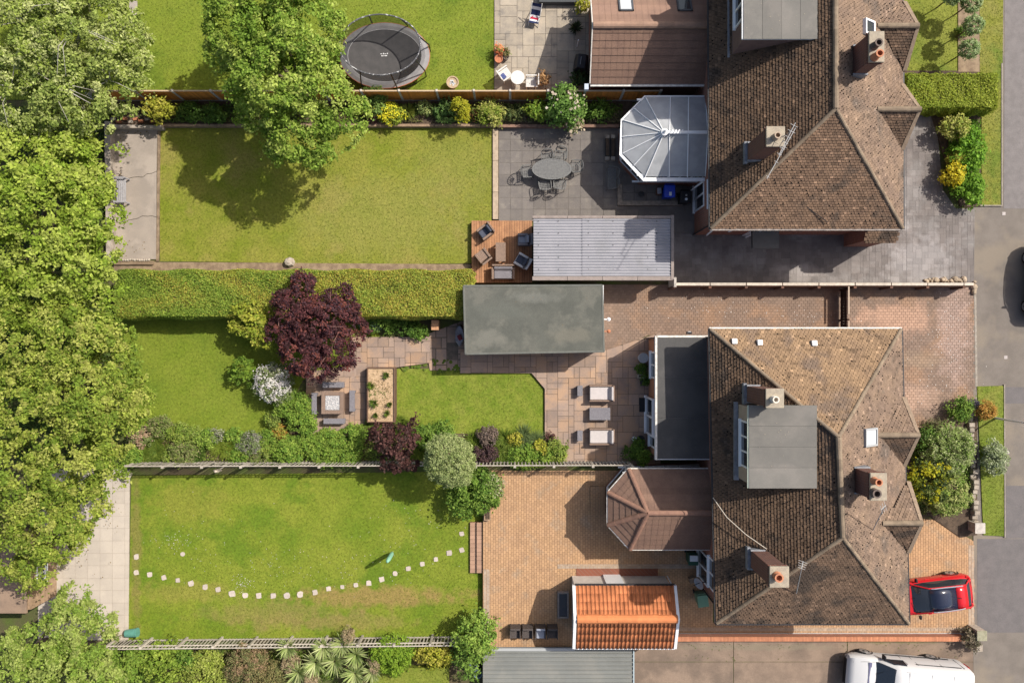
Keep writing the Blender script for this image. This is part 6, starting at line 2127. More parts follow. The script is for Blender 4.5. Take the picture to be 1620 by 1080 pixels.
def table(name, label, x, y, z, rz, lx, ly, h, mat, cat='table', top=None, solid=False, group=None):
    t = T(name, label, cat, (x, y, z), rz, group)
    MB(local=True).box(0, 0, h - .05, lx, ly, .05).build('table_top', top or mat, t, bev=.012)
    if solid:
        MB(local=True).box(0, 0, .02, lx - .06, ly - .06, h - .08).build('base', mat, t)
    else:
        for sx in (-1, 1):
            for sy in (-1, 1):
                MB(local=True).box(sx * (lx / 2 - .06), sy * (ly / 2 - .06), 0, .07, .07, h - .05).build('leg', mat, t)
        MB(local=True).box(0, 0, h - .14, lx - .1, ly - .1, .09).build('apron', mat, t)
    return t


# ------------------------------------------------------------------ deck and its furniture
DKM = M('deck_timber', (.37, .19, .095), (.29, .145, .075), sc=3, rnd=.16, fine=.15, fsc=18, rough=.7)
zd = .32
a, b = W(746, 447, zd), W(842, 349, zd)
dk = T('timber_deck', 'raised reddish timber deck with brown garden furniture beside the corrugated garage', 'deck', ((a.x + b.x) / 2, (a.y + b.y) / 2, 0))
MB().box((a.x + b.x) / 2, (a.y + b.y) / 2, -.05, b.x - a.x - .04, b.y - a.y - .04, zd - .0).build('frame', M('deck_frame', (.03, .02, .015)), dk)
n = 24
w_ = (b.x - a.x) / n
bm_ = mesh_of(MB(local=True).box(0, 0, 0, w_ - .012, b.y - a.y, .035), 'deck_board', DKM)
wl = wloc(dk)
for i in range(n):
    inst(bm_, 'deck_board', dk, Vector((a.x + w_ * (i + .5), (a.y + b.y) / 2, zd - .035 + random.uniform(-.003, .003))) - wl)
zd += .002


def at(px, py, h):
    q = W(px, py, h)
    return q.x, q.y


x, y = at(767, 367, zd + .45)
armchair('rattan_armchair', 'brown rattan armchair tilted at the upper left of the deck', x, y, zd, R(127), .66, .66, RAT, CUSH_D, group='brown rattan armchairs on the deck')
x, y = at(764, 405, zd + .45)
armchair('rattan_armchair', 'brown rattan armchair tilted at the left of the deck, below the other', x, y, zd, R(38), .66, .62, RAT, None, seat=.56, group='brown rattan armchairs on the deck')
x, y = at(792, 399, zd + .45)
table('rattan_table', 'narrow brown rattan table in the middle of the deck', x, y, zd, 0, .52, .98, .55, RAT)
x, y = at(796, 432, zd + .45)
t = armchair('rattan_bench', 'low wide brown rattan sofa at the bottom of the deck', x, y, zd, R(180), 1.2, .66, RAT, RAT_G, seat=.42, arm=.55, cat='sofa', h=.62)
x, y = at(828, 379, zd + .45)
armchair('grey_armchair', 'grey cushioned armchair squarely against the corrugated garage', x, y, zd, R(90), .62, .6, RAT_G, CUSH_G, group='grey armchairs on the deck', recline=.2)
x, y = at(825, 412, zd + .45)
armchair('grey_armchair', 'blue grey cushioned armchair with pale arms turned askew', x, y, zd, R(60), .66, .62, M('pale_arm', (.55, .55, .55)), CUSH_D, group='grey armchairs on the deck', recline=.2)

# ------------------------------------------------------------------ stone patio loungers
zz = pz
for px, py, lab in ((951, 622, 'cream cushioned rattan love seat, upper of the two'), (951, 690.5, 'cream cushioned rattan love seat, lower of the two')):
    x, y = at(px, py, zz + .45)
    armchair('love_seat', lab + ' on the stone patio', x, y, zz, R(90), .86, 1.25, RAT, CUSH, seat=.38, arm=.56, h=.72, aw=.08, cat='sofa', group='cream love seats on the stone patio', recline=.05)
x, y = at(949, 654.5, zz + .4)
table('rattan_table', 'grey brown rattan table between the two love seats', x, y, zz, 0, 1.08, .64, .42, RAT_G, solid=True)
for px, py, lab in ((917.5, 618, 'small rattan side stool beside the upper love seat'), (917.5, 689, 'small rattan side stool beside the lower love seat')):
    x, y = at(px, py, zz + .4)
    table('side_stool', lab, x, y, zz, 0, .28, .54, .42, RAT_G, cat='stool', solid=True, group='rattan side stools')

# fire table and benches
x, y = at(526, 637, zz + .6)
t = T('fire_table', 'square brown rattan fire table with white pebble tray', 'table', (x, y, zz))
for (cx, cy, sx, sy) in ((-.475, 0, .2, 1.15), (.475, 0, .2, 1.15), (0, -.475, .75, .2), (0, .475, .75, .2)):
    MB(local=True).box(cx, cy, .58, sx - .004, sy - .004, .05).build('frame_rail', RAT, t, bev=.01)
MB(local=True).box(0, 0, .0, 1.02, 1.02, .56).build('base', RAT, t)
MB(local=True).box(0, 0, .561, .74, .74, .03).build('tray', M('tray', (.35, .35, .36)), t)
PEB = M('white_pebble', (.66, .64, .62), (.42, .41, .41), sc=14, rnd=.1)
mb = MB(local=True)
for i in range(260):
    r_ = random.uniform(.018, .034)
    mb.lathe([(r_ * .7, .588), (r_, .588 + r_ * .5), (r_ * .6, .588 + r_), (.003, .588 + r_ * 1.15)], random.uniform(-.35, .35), random.uniform(-.35, .35), 6)
stuff(mb.build('pebbles', PEB, t))
for px, py, lx, ly, lab in ((527, 608.5, 1.1, .3, 'bench above the fire table'), (497, 638, .27, 1.12, 'bench left of the fire table'), (557, 634, .28, 1.1, 'bench right of the fire table'), (528.5, 666, 1.1, .28, 'bench below the fire table')):
    x, y = at(px, py, zz + .42)
    b_ = T('rattan_bench', 'grey brown rattan ' + lab, 'bench', (x, y, zz), 0, 'benches round the fire table')
    MB(local=True).box(0, 0, .38, lx, ly, .07).build('seat', RAT_G, b_, bev=.015)
    lo = lx > ly
    for s_ in (-1, 1):
        MB(local=True).box(s_ * (lx / 2 - .08) if lo else 0, 0 if lo else s_ * (ly / 2 - .08), 0, .1 if lo else lx - .04, ly - .04 if lo else .1, .38).build('leg', RAT_G, b_)
# raised bed
q0, q1 = W(580.5, 668, .75), W(624.5, 581, .75)
rbd = T('raised_bed', 'rectangular timber raised bed of dry pale soil', 'planter', ((q0.x + q1.x) / 2, (q0.y + q1.y) / 2, 0))
cx, cy, sx, sy = (q0.x + q1.x) / 2, (q0.y + q1.y) / 2, q1.x - q0.x, q1.y - q0.y
RBT = M('bed_timber', (.15, .09, .06), (.11, .065, .045), sc=6)
for k in range(4):
    z_ = .0 + k * .19
    MB().box(q0.x + .025, cy, z_, .05, sy, .18).build('plank', RBT, rbd)
    MB().box(q1.x - .025, cy, z_, .05, sy, .18).build('plank', RBT, rbd)
    MB().box(cx, q0.y + .025, z_, sx - .1, .05, .18).build('plank', RBT, rbd)
    MB().box(cx, q1.y - .025, z_, sx - .1, .05, .18).build('plank', RBT, rbd)
MB().box(cx, cy, 0, sx - .1, sy - .1, .67).build('soil', M('bed_soil', (.47, .335, .21), (.37, .26, .155), sc=5, bump=1, bsc=20, fine=.15), rbd)

# ------------------------------------------------------------------ cast iron set
IRON = M('grey_cast_iron', (.165, .165, .16), (.13, .13, .128), sc=10, rough=.55, bump=.6, bsc=60)
zp = .065
x, y = at(873, 267.5, zp + .72)
t = T('oval_table', 'oval grey cast iron garden table with pierced top', 'table', (x, y, zp))
rx, ry = 1.03, .54
mb = MB(local=True)
n = 36
ring = lambda kx, z_: [(kx * rx * math.cos(6.2832 * i / n), kx * ry * math.sin(6.2832 * i / n), z_) for i in range(n)]
vs = ring(1, .70) + ring(1, .735) + ring(.90, .735) + ring(.90, .70)
mb.add(vs, [(i + a * n, (i + 1) % n + a * n, (i + 1) % n + ((a + 1) % 4) * n, i + ((a + 1) % 4) * n) for a in range(4) for i in range(n)])
mb.build('table_rim', IRON, t)
mb = MB(local=True)
for i in range(15):
    v = -.9 + 1.8 * i / 14
    w_ = math.sqrt(max(0, .86 - v * v))
    if w_ > .12:
        mb.box(0, v * ry, .708, 2 * w_ * rx, .058, .016)
for i in range(21):
    u = -.9 + 1.8 * i / 20
    w_ = math.sqrt(max(0, .84 - u * u))
    if w_ > .12:
        mb.box(u * rx, 0, .712, .05, 2 * w_ * ry, .015)
mb.build('lattice_top', IRON, t)
for sx in (-1, 1):
    for sy in (-1, 1):
        MB(local=True).tube([(sx * .62, sy * .36, .70), (sx * .5, sy * .28, .35), (sx * .66, sy * .4, 0)], [.03, .025, .035], 6).build('leg', IRON, t)


def iron_chair(label, px, py, rz, wide=.58, group='cast iron chairs around the oval table', name='iron_chair', cat='chair'):
    x, y = at(px, py, zp + .42)
    t = T(name, label, cat, (x, y, zp), R(rz), group)
    hw = wide / 2
    mb = MB(local=True)
    mb.tube([(-hw, -.22, .42), (-hw * 1.02, .12, .42), (-hw * .7, .26, .42), (hw * .7, .26, .42), (hw * 1.02, .12, .42), (hw, -.22, .42), (-hw, -.22, .42)], .014, 5)
    for i in range(int(wide / .075)):
        xx = -hw + .04 + i * .075
        mb.box(xx, 0, .415, .036, .44, .014)
    for i in range(5):
        mb.box(0, -.18 + i * .09, .411, wide - .04, .03, .012)
    mb.build('seat', IRON, t)
    k = max(1, round(wide / .55))
    bk = MB(local=True)
    for j in range(k):
        c = -hw + wide * (j + .5) / k
        w_ = wide / k / 2
        arc = [(c + w_ * .95 * math.cos(a), -.24 - .10 * (math.sin(a) if math.sin(a) > 0 else 0), .62 + .32 * math.sin(a)) for a in [math.pi * q / 8 for q in range(-1, 10)]]
        bk.tube([(c + w_ * .8, -.22, .42)] + arc + [(c - w_ * .8, -.22, .42)], .022, 5)
        for q in range(1, 8):
            a = math.pi * q / 8
            bk.tube([(c, -.255, .56), (c + w_ * .92 * math.cos(a), -.24 - .1 * math.sin(a), .62 + .31 * math.sin(a))], .016, 4)
        bk.tube([(c + .09 * math.cos(a), -.28, .70 + .09 * math.sin(a)) for a in [6.2832 * q / 10 for q in range(11)]], .016, 4)
    bk.build('backrest', IRON, t)
    for s_ in (-1, 1):
        MB(local=True).tube([(s_ * hw, -.24, .66), (s_ * hw * 1.1, -.02, .64), (s_ * hw * 1.1, .18, .62), (s_ * hw, .22, .42)], .024, 5).build('armrest', IRON, t)
        MB(local=True).tube([(s_ * hw * .9, .2, .42), (s_ * hw, .25, 0)], .018, 5).build('leg', IRON, t)
        MB(local=True).tube([(s_ * hw * .9, -.2, .42), (s_ * hw, -.27, 0)], .018, 5).build('leg', IRON, t)
    return t


iron_chair('cast iron chair at the upper left side of the oval table', 866, 249, 188)
iron_chair('cast iron chair at the upper right side of the oval table', 887, 245, 172)
iron_chair('cast iron chair at the left end of the oval table', 834, 272, -85)
iron_chair('cast iron chair at the right end of the oval table', 911, 264, 95)
iron_chair('cast iron chair at the lower left side of the oval table', 862, 293, 8)
iron_chair('cast iron chair at the lower right side of the oval table', 885, 292, -6)
iron_chair('grey cast iron two seat bench in the conservatory shade', 968, 282, 90, wide=1.06, group=None, name='iron_bench', cat='bench')

# troughs, bins, pots by the conservatory
for px, lab in ((961, 'dark planting trough, left of the pair by the conservatory'), (970, 'dark planting trough, right of the pair by the conservatory')):
    x, y = at(px, 233, .3)
    t = T('trough', lab, 'planter', (x, y, zp), 0, 'planting troughs by the conservatory')
    MB(local=True).box(0, 0, 0, .23, .95, .22).build('tub', BLACK, t)
    MB(local=True).box(0, 0, .2, .17, .88, .03).build('soil', SOIL, t)
    for s_ in (-1, 1):
        MB(local=True).box(0, s_ * .56, 0, .22, .2, .2).build('end_block', STONE, t)


def wheelie(label, px, py, mat, mark=True, s=1., rz=0):
    x, y = at(px, py, 1.0)
    t = T('wheelie_bin', label, 'bin', (x, y, zp), rz)
    MB(local=True).box(0, 0, .06, .42 * s, .48 * s, .92, taper=1.22).build('tub', mat, t)
    MB(local=True).hull8([(-.29 * s, -.33 * s, .98), (.29 * s, -.33 * s, .98), (.29 * s, .33 * s, .98), (-.29 * s, .33 * s, .98)],
                         [(-.27 * s, -.31 * s, 1.04), (.27 * s, -.31 * s, 1.04), (.27 * s, .3 * s, 1.08), (-.27 * s, .3 * s, 1.08)]).build('lid', mat, t, bev=.02)
    MB(local=True).tube([(-.24 * s, .36 * s, 1.0), (.24 * s, .36 * s, 1.0)], .02).build('handle', mat, t)
    for k in (-1, 1):
        MB(local=True).tube([(k * .2, .25, .1), (k * .27, .25, .1)], .1, 12).build('wheel', BLACK, t)
    return t


BLUE = M('blue_plastic', (.012, .055, .50), rough=.35)
t = wheelie('blue recycling bin with white sticker on its lid', 1059, 303, BLUE)
MB(local=True).box(.03, -.14, 1.05, .13, .19, .012).build('sticker', PVC, t)
t = wheelie('black refuse bin with white stickers beside the house wall', 1084, 312, BLACK)
MB(local=True).lathe([(.06, 1.05), (.055, 1.075)], .03, .08, 8).build('sticker', M('grey_sticker', (.4, .38, .35)), t)
MB(local=True).lathe([(.075, 1.04), (.07, 1.068)], .03, -.12, 8).build('sticker', PVC, t)
x, y = at(1043, 302, .5)
t = T('recycling_box', 'small open grey box of papers beside the blue bin', 'box', (x, y, .2))
MB(local=True).box(0, 0, 0, .24, .34, .3, taper=1.1).build('tub', M('box_brown', (.14, .07, .05)), t)
MB(local=True).box(0, .0, .29, .21, .3, .04, rz=.1).build('papers', M('newsprint', (.42, .43, .44), (.3, .3, .34), sc=12), t)


def pot(label, px, py, h, r, mat, z=.0, fill=None, name='plant_pot', group=None):
    x, y = at(px, py, z + h)
    t = T(name, label, 'pot', (x, y, z), 0, group)
    MB(local=True).lathe([(r * .7, 0), (r * .95, h * .85), (r * 1.08, h * .86), (r * 1.08, h), (r * .86, h), (r * .84, h - .05)], n=18).build('pot', mat, t, smooth=True)
    MB(local=True).lathe([(r * .86, h - .09), (r * .8, h - .055), (.01, h - .05)], n=14).build('soil', fill or SOIL, t)
    return t


pot('dark round empty pot on the slab platform', 1015, 307, .25, .14, DARKM, .19)
pot('round stone planter with dark soil and white petals on the top lawn', 716, 130, .5, .3, M('stone_pot', (.42, .33, .22), (.34, .26, .17), sc=8), 0, SOIL)
x, y = at(716, 130, .48)
mb = MB()
for i in range(26):
    a, r_ = random.random() * 6.28, random.uniform(0, .19)
    mb.box(x + r_ * math.cos(a), y + r_ * math.sin(a), .45, .05, .04, .02, a)
tag(mb.build('petals', M('white_petal', (.55, .62, .68)), loc=(x, y, .45)), 'white petals lying in the stone planter on the top lawn', 'flowers')
pot('terracotta pot at the left edge of the flagstone patio', 789, 93, .36, .2, TERRA, .04)
pot('dark small pot behind the terracotta pot on the flagstones', 801, 90, .28, .14, M('grey_pot', (.2, .17, .16)), .04)
shrub('potted_flower', 'orange and red potted flowers on the flagstone patio', 789, 80, 8, .6, [(.5, .14, .06), (.55, .22, .1), (.16, .16, .04)], leaf=.09, dens=130, clump=.13, z0=.04, cat='flowers')
shrub('potted_flower', 'green potted plant beside the orange flowers', 798, 83, 7, .5, [(.1, .12, .03), (.15, .11, .05)], leaf=.08, dens=130, clump=.12, z0=.04, cat='plant')
pot('round pale planter with green plant at the picket fence end', 198.5, 752, .4, .25, M('cream_pot', (.45, .42, .3), (.36, .34, .24), sc=8), -.36, M('pot_moss', (.10, .14, .03)))
pot('tall grey water butt beside the flat extension', 1018, 566, .9, .24, M('butt_grey', (.33, .34, .35)), pz, M('butt_lid', (.3, .31, .32)))
TROU = M('stone_trough', (.36, .34, .28), (.28, .26, .21), sc=9, bump=.6)
for px, py, sx, sy, lab in ((1016, 580, .36, .36, 'square stone planter nearest the water butt'), (1015, 595, .42, .22, 'oblong stone planter, second by the extension wall'), (1018, 606, .26, .26, 'dark square planter, third along the extension wall')):
    x, y = at(px, py, pz + .3)
    t = T('stone_planter', lab, 'planter', (x, y, pz), 0, 'planters along the extension wall')
    for (cx, cy, wx, wy) in ((-sx / 2 + .03, 0, .06, sy), (sx / 2 - .03, 0, .06, sy), (0, -sy / 2 + .03, sx - .12, .06), (0, sy / 2 - .03, sx - .12, .06)):
        MB(local=True).box(cx, cy, 0, wx, wy, .3).build('side', TROU if 'dark' not in lab else DARKM, t)
    MB(local=True).box(0, 0, 0, sx - .12, sy - .12, .26).build('soil', SOIL, t)
shrub('wall_plant', 'dark leafy plant among the planters by the extension', 1014, 583, 9, .5, DKG, leaf=.08, dens=120, clump=.12, z0=pz, cat='plant')
shrub('wall_plant', 'small dark plant by the lower planters', 1022, 600, 8, .4, DKG, leaf=.08, dens=120, clump=.12, z0=pz, cat='plant')
x, y = at(1018, 640, pz)
mt = tag(MB().box(x, y, pz + .005, .46, .74, .03).build('door_mat', BLACK, loc=(x, y, pz), bev=.05), 'black rubber door mat in front of the patio door', 'mat')
pot('round dark pot near the patio door corner', 1014, 694, .4, .18, DARKM, pz)
pot('small white ball pot near the corner shrub', 1003.5, 694, .25, .12, PVC, pz)
shrub('corner_shrub', 'bright green shrub in the patio corner by the picket fence', 1016, 722, 13, 1.0, [(.09, .15, .02), (.14, .2, .03)], leaf=.1, dens=120, clump=.16, z0=pz)
shrub('corner_shrub', 'dark shrub left of the bright corner shrub', 1000, 714, 13, .8, DKG, leaf=.1, dens=110, clump=.18, z0=pz)
shrub('corner_shrub', 'dark shrub right below the round pot', 1010, 703, 9, .7, DKG, leaf=.1, dens=110, clump=.15, z0=pz)

# flagstone patio furniture (top)
WT = M('white_metal', (.62, .61, .58), (.55, .54, .52), sc=6, rough=.5)
zf = .045
x, y = at(819, 123, zf + .6)
t = T('round_table', 'round pale bistro table between two white chairs', 'table', (x, y, zf))
MB(local=True).lathe([(.34, .6), (.36, .61), (.36, .635), (.0, .64)], n=24).build('table_top', WT, t)
for k in range(3):
    MB(local=True).tube([(.05 * math.cos(k * 2.1), .05 * math.sin(k * 2.1), .6), (.28 * math.cos(k * 2.1), .28 * math.sin(k * 2.1), 0)], .02, 5).build('leg', WT, t)


def slat_chair(label, px, py, rz, w_=.58, cushion=None):
    x, y = at(px, py, zf + .42)
    t = T('slatted_chair', label, 'chair', (x, y, zf), R(rz), 'white slatted chairs on the flagstones')
    for i in range(7):
        MB(local=True).box(-w_ / 2 + .06 + i * (w_ - .12) / 6, .03, .4, (w_ - .12) / 7, .52, .025).build('seat_slat', WT, t)
        MB(local=True).hull8([(-w_ / 2 + .03 + i * (w_ - .12) / 6, -.24, .42), (-w_ / 2 + .09 + i * (w_ - .12) / 6, -.24, .42), (-w_ / 2 + .09 + i * (w_ - .12) / 6, -.22, .42), (-w_ / 2 + .03 + i * (w_ - .12) / 6, -.22, .42)],
                             [(-w_ / 2 + .03 + i * (w_ - .12) / 6, -.36, .88), (-w_ / 2 + .09 + i * (w_ - .12) / 6, -.36, .88), (-w_ / 2 + .09 + i * (w_ - .12) / 6, -.34, .88), (-w_ / 2 + .03 + i * (w_ - .12) / 6, -.34, .88)]).build('back_slat', WT, t)
    MB(local=True).box(0, -.35, .86, w_, .05, .06).build('top_rail', WT, t)
    for s_ in (-1, 1):
        MB(local=True).box(s_ * w_ / 2, .0, .6, .06, .6, .03).build('armrest', WT, t)
        for yy in (-.22, .26):
            MB(local=True).box(s_ * (w_ / 2 - .01), yy, 0, .04, .04, .6).build('leg', WT, t)
    if cushion:
        MB(local=True).box(0.04, -.14, .43, .3, .24, .1, rz=.1).build('cushion', cushion, t, bev=.04)
    return t


slat_chair('white slatted chair with blue cushion turned towards the bistro table', 799, 118, 125 - 180, cushion=M('navy_cushion', (.03, .05, .16), (.1, .12, .25), sc=20))
slat_chair('white slatted chair right of the bistro table', 841, 130, 90)
x, y = at(847, 22, .5)
t = T('flag_deckchair', 'deckchair with red white and blue flag fabric', 'chair', (x, y, zf), R(-12))
NAVY, RED, WHI = M('navy_fabric', (.02, .03, .09)), M('red_fabric', (.42, .02, .05)), M('white_fabric', (.62, .62, .64))
for s_ in (-1, 1):
    MB(local=True).tube([(s_ * .26, -.5, .02), (s_ * .26, .38, .95)], .022, 6).tube([(s_ * .24, .45, .02), (s_ * .24, -.35, .5)], .022, 6).build('frame_rail', WT, t)
for i, mt in enumerate((NAVY, WHI, RED, WHI, NAVY, NAVY, WHI, NAVY)):
    k0, k1 = i / 8, (i + 1) / 8
    f = lambda k: (-.45 + .8 * k, .32 + .58 * k - .25 * math.sin(k * math.pi))
    (y0, z0), (y1, z1) = f(k0), f(k1)
    MB(local=True).hull8([(-.24, y0, z0), (.24, y0, z0), (.24, y1, z1), (-.24, y1, z1)], [(-.24, y0, z0 + .02), (.24, y0, z0 + .02), (.24, y1, z1 + .02), (-.24, y1, z1 + .02)]).build('fabric_stripe', mt, t)
for s_ in (-1, 1):
    MB(local=True).hull8([(s_ * .24, -.3, .26), (s_ * .2, -.3, .26), (0, .05, .36), (s_ * .04, .05, .36)], [(s_ * .24, -.3, .30), (s_ * .2, -.3, .30), (0, .05, .40), (s_ * .04, .05, .40)]).build('fabric_stripe', RED, t)
x, y = at(919, 102, .6)
t = T('covered_barbecue', 'barbecue under a black cover against the extension wall', 'barbecue', (x, y, zf), R(-8))
MB(local=True).loft([[(-.36, -.44, 0), (.36, -.44, 0), (.36, .44, 0), (-.36, .44, 0)], [(-.34, -.42, .8), (.34, -.42, .8), (.34, .42, .8), (-.34, .42, .8)], [(-.2, -.36, 1.08), (.22, -.36, 1.08), (.22, .36, 1.08), (-.2, .36, 1.08)]]).build('cover', M('black_cover', (.018, .018, .022), (.03, .03, .035), sc=8, rough=.5, bump=1, bsc=6), t, bev=.05)
MB(local=True).tube([(-.05, -.2, 1.1), (-.05, .2, 1.1)], .02).build('handle', LEAD, t)
x, y = at(886, -4, .4)
tag(MB().box(x, y, 0, 2.2, .55, .45).build('storage_bench', M('slate_box', (.07, .075, .08)), loc=(x, y, 0), bev=.02), 'dark grey storage box at the top edge of the flagstones', 'box')
x, y = at(915, 64, .9)
tag(MB().lathe([(.03, 0), (.03, .9), (.035, .92)], x, y, 8).build('patio_light', PVC, loc=(x, y, 0)), 'thin white post light on the shaded flagstones', 'light')
x, y = at(928, 137, 2.5)
t = T('downpipe_hopper', 'pale blue grey rainwater hopper at the extension corner', 'hopper', (x, y, 0))
MB(local=True).box(0, 0, 2.2, .2, .28, .3).build('hopper', M('hopper_blue', (.45, .5, .6)), t)
MB(local=True).tube([(0, 0, 0), (0, 0, 2.25)], .045).build('pipe', PVC, t)

# ------------------------------------------------------------------ trampoline
zb, zt = .75, 2.35
cb = W(608.5, 88, zb)
rxb, ryb = 71.5 * (D - zb) / F, 52 * (D - zb) / F
ct = W(601, 71, zt)
rxt, ryt = 64 * (D - zt) / F, 48 * (D - zt) / F
rxm, rym = rxb * .82, ryb * .80
tp = T('trampoline', 'oval black trampoline with safety net on the top lawn', 'trampoline', (cb.x, cb.y, 0))
n = 40
ang = [6.28318 * i / n for i in range(n)]


def ell(c, rx, ry, z):
    return [(c.x + rx * math.cos(a), c.y + ry * math.sin(a), z) for a in ang]


def band(r1, r2):
    return [(i, (i + 1) % n, n + (i + 1) % n, n + i) for i in range(n)]


MB().add(ell(cb, rxm, rym, zb - .01) + ell(cb, rxm, rym, zb - .03), [tuple(range(n))] + band(0, 1)).build('jump_mat', M('jump_mat', (.075, .071, .071), (.06, .058, .058), sc=3, rough=.8, fine=.06, fsc=60), tp)
mb = MB()
segs = 8
for s_ in range(segs):
    mb = MB()
    i0 = s_ * n // segs
    idx = [i0 + k for k in range(n // segs + 1)]
    vs = []
    for k in idx:
        a = 6.28318 * k / n
        for f, z_ in ((.81 / 1, .0), (.9, .035), (1.0, -.01)):
            vs.append((cb.x + rxb * f * math.cos(a), cb.y + ryb * (f if f > .85 else .79) * math.sin(a), zb + z_))
    m = len(idx)
    mb.add(vs, [(j * 3 + q, j * 3 + q + 1, j * 3 + q + 4, j * 3 + q + 3) for j in range(m - 1) for q in range(2)])
    mb.build('pad', M('pad_grey', (.24, .235, .235), (.2, .195, .2), sc=3, rough=.6) if s_ == 0 else bpy.data.materials['pad_grey'], tp)
MB().tube(ell(cb, rxb, ryb, zb - .02) + [ell(cb, rxb, ryb, zb - .02)[0]], .02, 6).build('frame_ring', M('orange_trim', (.38, .14, .07)), tp)
top = ell(ct, rxt, ryt, zt)
MB().tube(top + [top[0]], .035, 6).build('net_ring', M('net_ring', (.10, .10, .11), (.5, .5, .5), sc=9, lo=.55, hi=.6), tp)
low = ell(cb, rxm, rym, zb + .02)
net = MB()
net.add(low + top, [(i, (i + 1) % n, n + (i + 1) % n, n + i) for i in range(n)])
nm_ = M('net', (.02, .02, .022), alpha=.55)
net.build('net', nm_, tp)
for k in range(8):
    a = 6.28318 * (k + .35) / 8
    p0 = Vector((cb.x + rxb * 1.02 * math.cos(a), cb.y + ryb * 1.02 * math.sin(a), .05))
    p1 = Vector((cb.x + rxb * 1.03 * math.cos(a), cb.y + ryb * 1.03 * math.sin(a), zb + .2))
    p2 = Vector((ct.x + rxt * 1.03 * math.cos(a), ct.y + ryt * 1.03 * math.sin(a), zt - .2))
    p3 = Vector((ct.x + rxt * math.cos(a), ct.y + ryt * math.sin(a), zt))
    MB().tube([p0, p1, p2, p3], .036, 6).build('pole', DARKM, tp)
    if k % 2 == 0:
        a2 = a + .5
        MB().tube([(cb.x + rxb * .98 * math.cos(a), cb.y + ryb * .98 * math.sin(a), zb - .05), (cb.x + rxb * .98 * math.cos(a), cb.y + ryb * .98 * math.sin(a), .03),
                   (cb.x + rxb * .98 * math.cos(a2), cb.y + ryb * .98 * math.sin(a2), .03), (cb.x + rxb * .98 * math.cos(a2), cb.y + ryb * .98 * math.sin(a2), zb - .05)], .025, 6).build('leg', DARKM, tp)
fm = M('mat_mark', (.55, .55, .55))
c0 = W(608, 87, zb)
mb = MB()
for i, (dx, dy, w_, h_) in enumerate(((-.16, .05, .10, .03), (-.04, .06, .06, .07), (.06, .05, .08, .03), (.16, .07, .05, .06), (-.12, -.05, .06, .06), (-.02, -.05, .08, .03), (.09, -.045, .1, .05))):
    mb.box(c0.x + dx, c0.y + dy, zb - .012, w_, h_, .006, rz=.05)
mb.build('printed_mark', fm, tp)

# ------------------------------------------------------------------ garden bits
bw = M('bench_wood', (.36, .35, .36), (.29, .28, .29), sc=8, rnd=.12)
x, y = at(191, 301, .45)
t = T('garden_bench', 'weathered grey wooden bench on the concrete pad under the tree', 'bench', (x, y, .03), R(-90))
for i in range(5):
    MB(local=True).box(0, -.16 + i * .1, .42, 1.3, .08, .025).build('seat_slat', bw, t)
for i in range(12):
    MB(local=True).box(-.58 + i * .105, -.27, .45, .05, .025, .42).build('back_slat', bw, t)
MB(local=True).box(0, -.27, .86, 1.3, .05, .08).build('top_rail', bw, t)
for s_ in (-1, 1):
    MB(local=True).box(s_ * .63, .02, .62, .07, .6, .035).build('armrest', bw, t)
    for yy in (-.26, .27):
        MB(local=True).box(s_ * .63, yy, 0, .06, .06, .62).build('leg', bw, t)
x, y = at(613, 879, 1.2)
p0, p1 = W(614.5, 870.5, -.4), W(612, 888, 1.55)
p0 = Vector((p1.x + .02, p1.y + .0, -.4))
t = T('rotary_dryer', 'closed rotary washing line in a pale green cover on the lawn', 'washing line', p0)
MB().tube([p0 + Vector((0, 0, -.1)), p0 + Vector((0, 0, .6))], .03).build('pole', ALU, t)
MB().tube([p0 + Vector((0, 0, .3)), p0 + Vector((0, 0, .5)), p0 + Vector((0, 0, 1.5)), p0 + Vector((0, 0, 1.95)), p0 + Vector((0, 0, 2.0))], [.07, .11, .12, .07, .02], 9).build('cover', M('mint_cover', (.25, .48, .36), (.2, .42, .31), sc=6, bump=.6), t, smooth=True)
x, y = at(209.5, 1000, -.2)
t = T('compost_tub', 'teal green plastic tub lying on its side by the fence', 'tub', (x, y, -.37))
TEAL = M('teal_plastic', (.10, .27, .22), (.085, .23, .19), sc=6, rough=.5)
c = Vector((x, y, -.14))
MB().tube([c + Vector((-.33, -.03, 0)), c + Vector((-.25, -.02, 0)), c + Vector((.28, .02, 0))], [.19, .20, .24], 18).build('tub', TEAL, t, smooth=True)
MB().tube([c + Vector((.26, .018, 0)), c + Vector((.31, .022, 0))], .255, 18).build('rim', TEAL, t)
x, y = at(344, 744, .75)
t = T('owl_ornament', 'pale ornament perched on the picket fence post', 'ornament', (x, y, .0))
OM = M('ornament_stone', (.56, .48, .38), (.4, .33, .26), sc=12)
MB(local=True).lathe([(.03, .55), (.08, .62), (.11, .75), (.09, .86), (.06, .9), (.085, .95), (.07, 1.03), (.01, 1.06)], n=12).build('body', OM, t, smooth=True)
for s_ in (-1, 1):
    MB(local=True).hull8([(s_ * .08, -.04, .7), (s_ * .22, -.02, .72), (s_ * .22, .02, .72), (s_ * .08, .05, .7)], [(s_ * .08, -.04, .84), (s_ * .2, -.02, .82), (s_ * .2, .02, .82), (s_ * .08, .05, .84)]).build('wing', OM, t)
MB(local=True).tube([(0, .05, -.1), (0, .0, .6)], .03).build('stake', TIMBER, t)
x, y = at(771, 812, .25)
t = T('timber_planter', 'small oblong timber planter at the patio edge above the steps', 'planter', (x, y, 0))
for (cx, cy, wx, wy) in ((-.14, 0, .05, .7), (.14, 0, .05, .7), (0, -.325, .23, .05), (0, .325, .23, .05)):
    MB(local=True).box(cx, cy, 0, wx, wy, .3).build('side_board', SLEEPER, t)
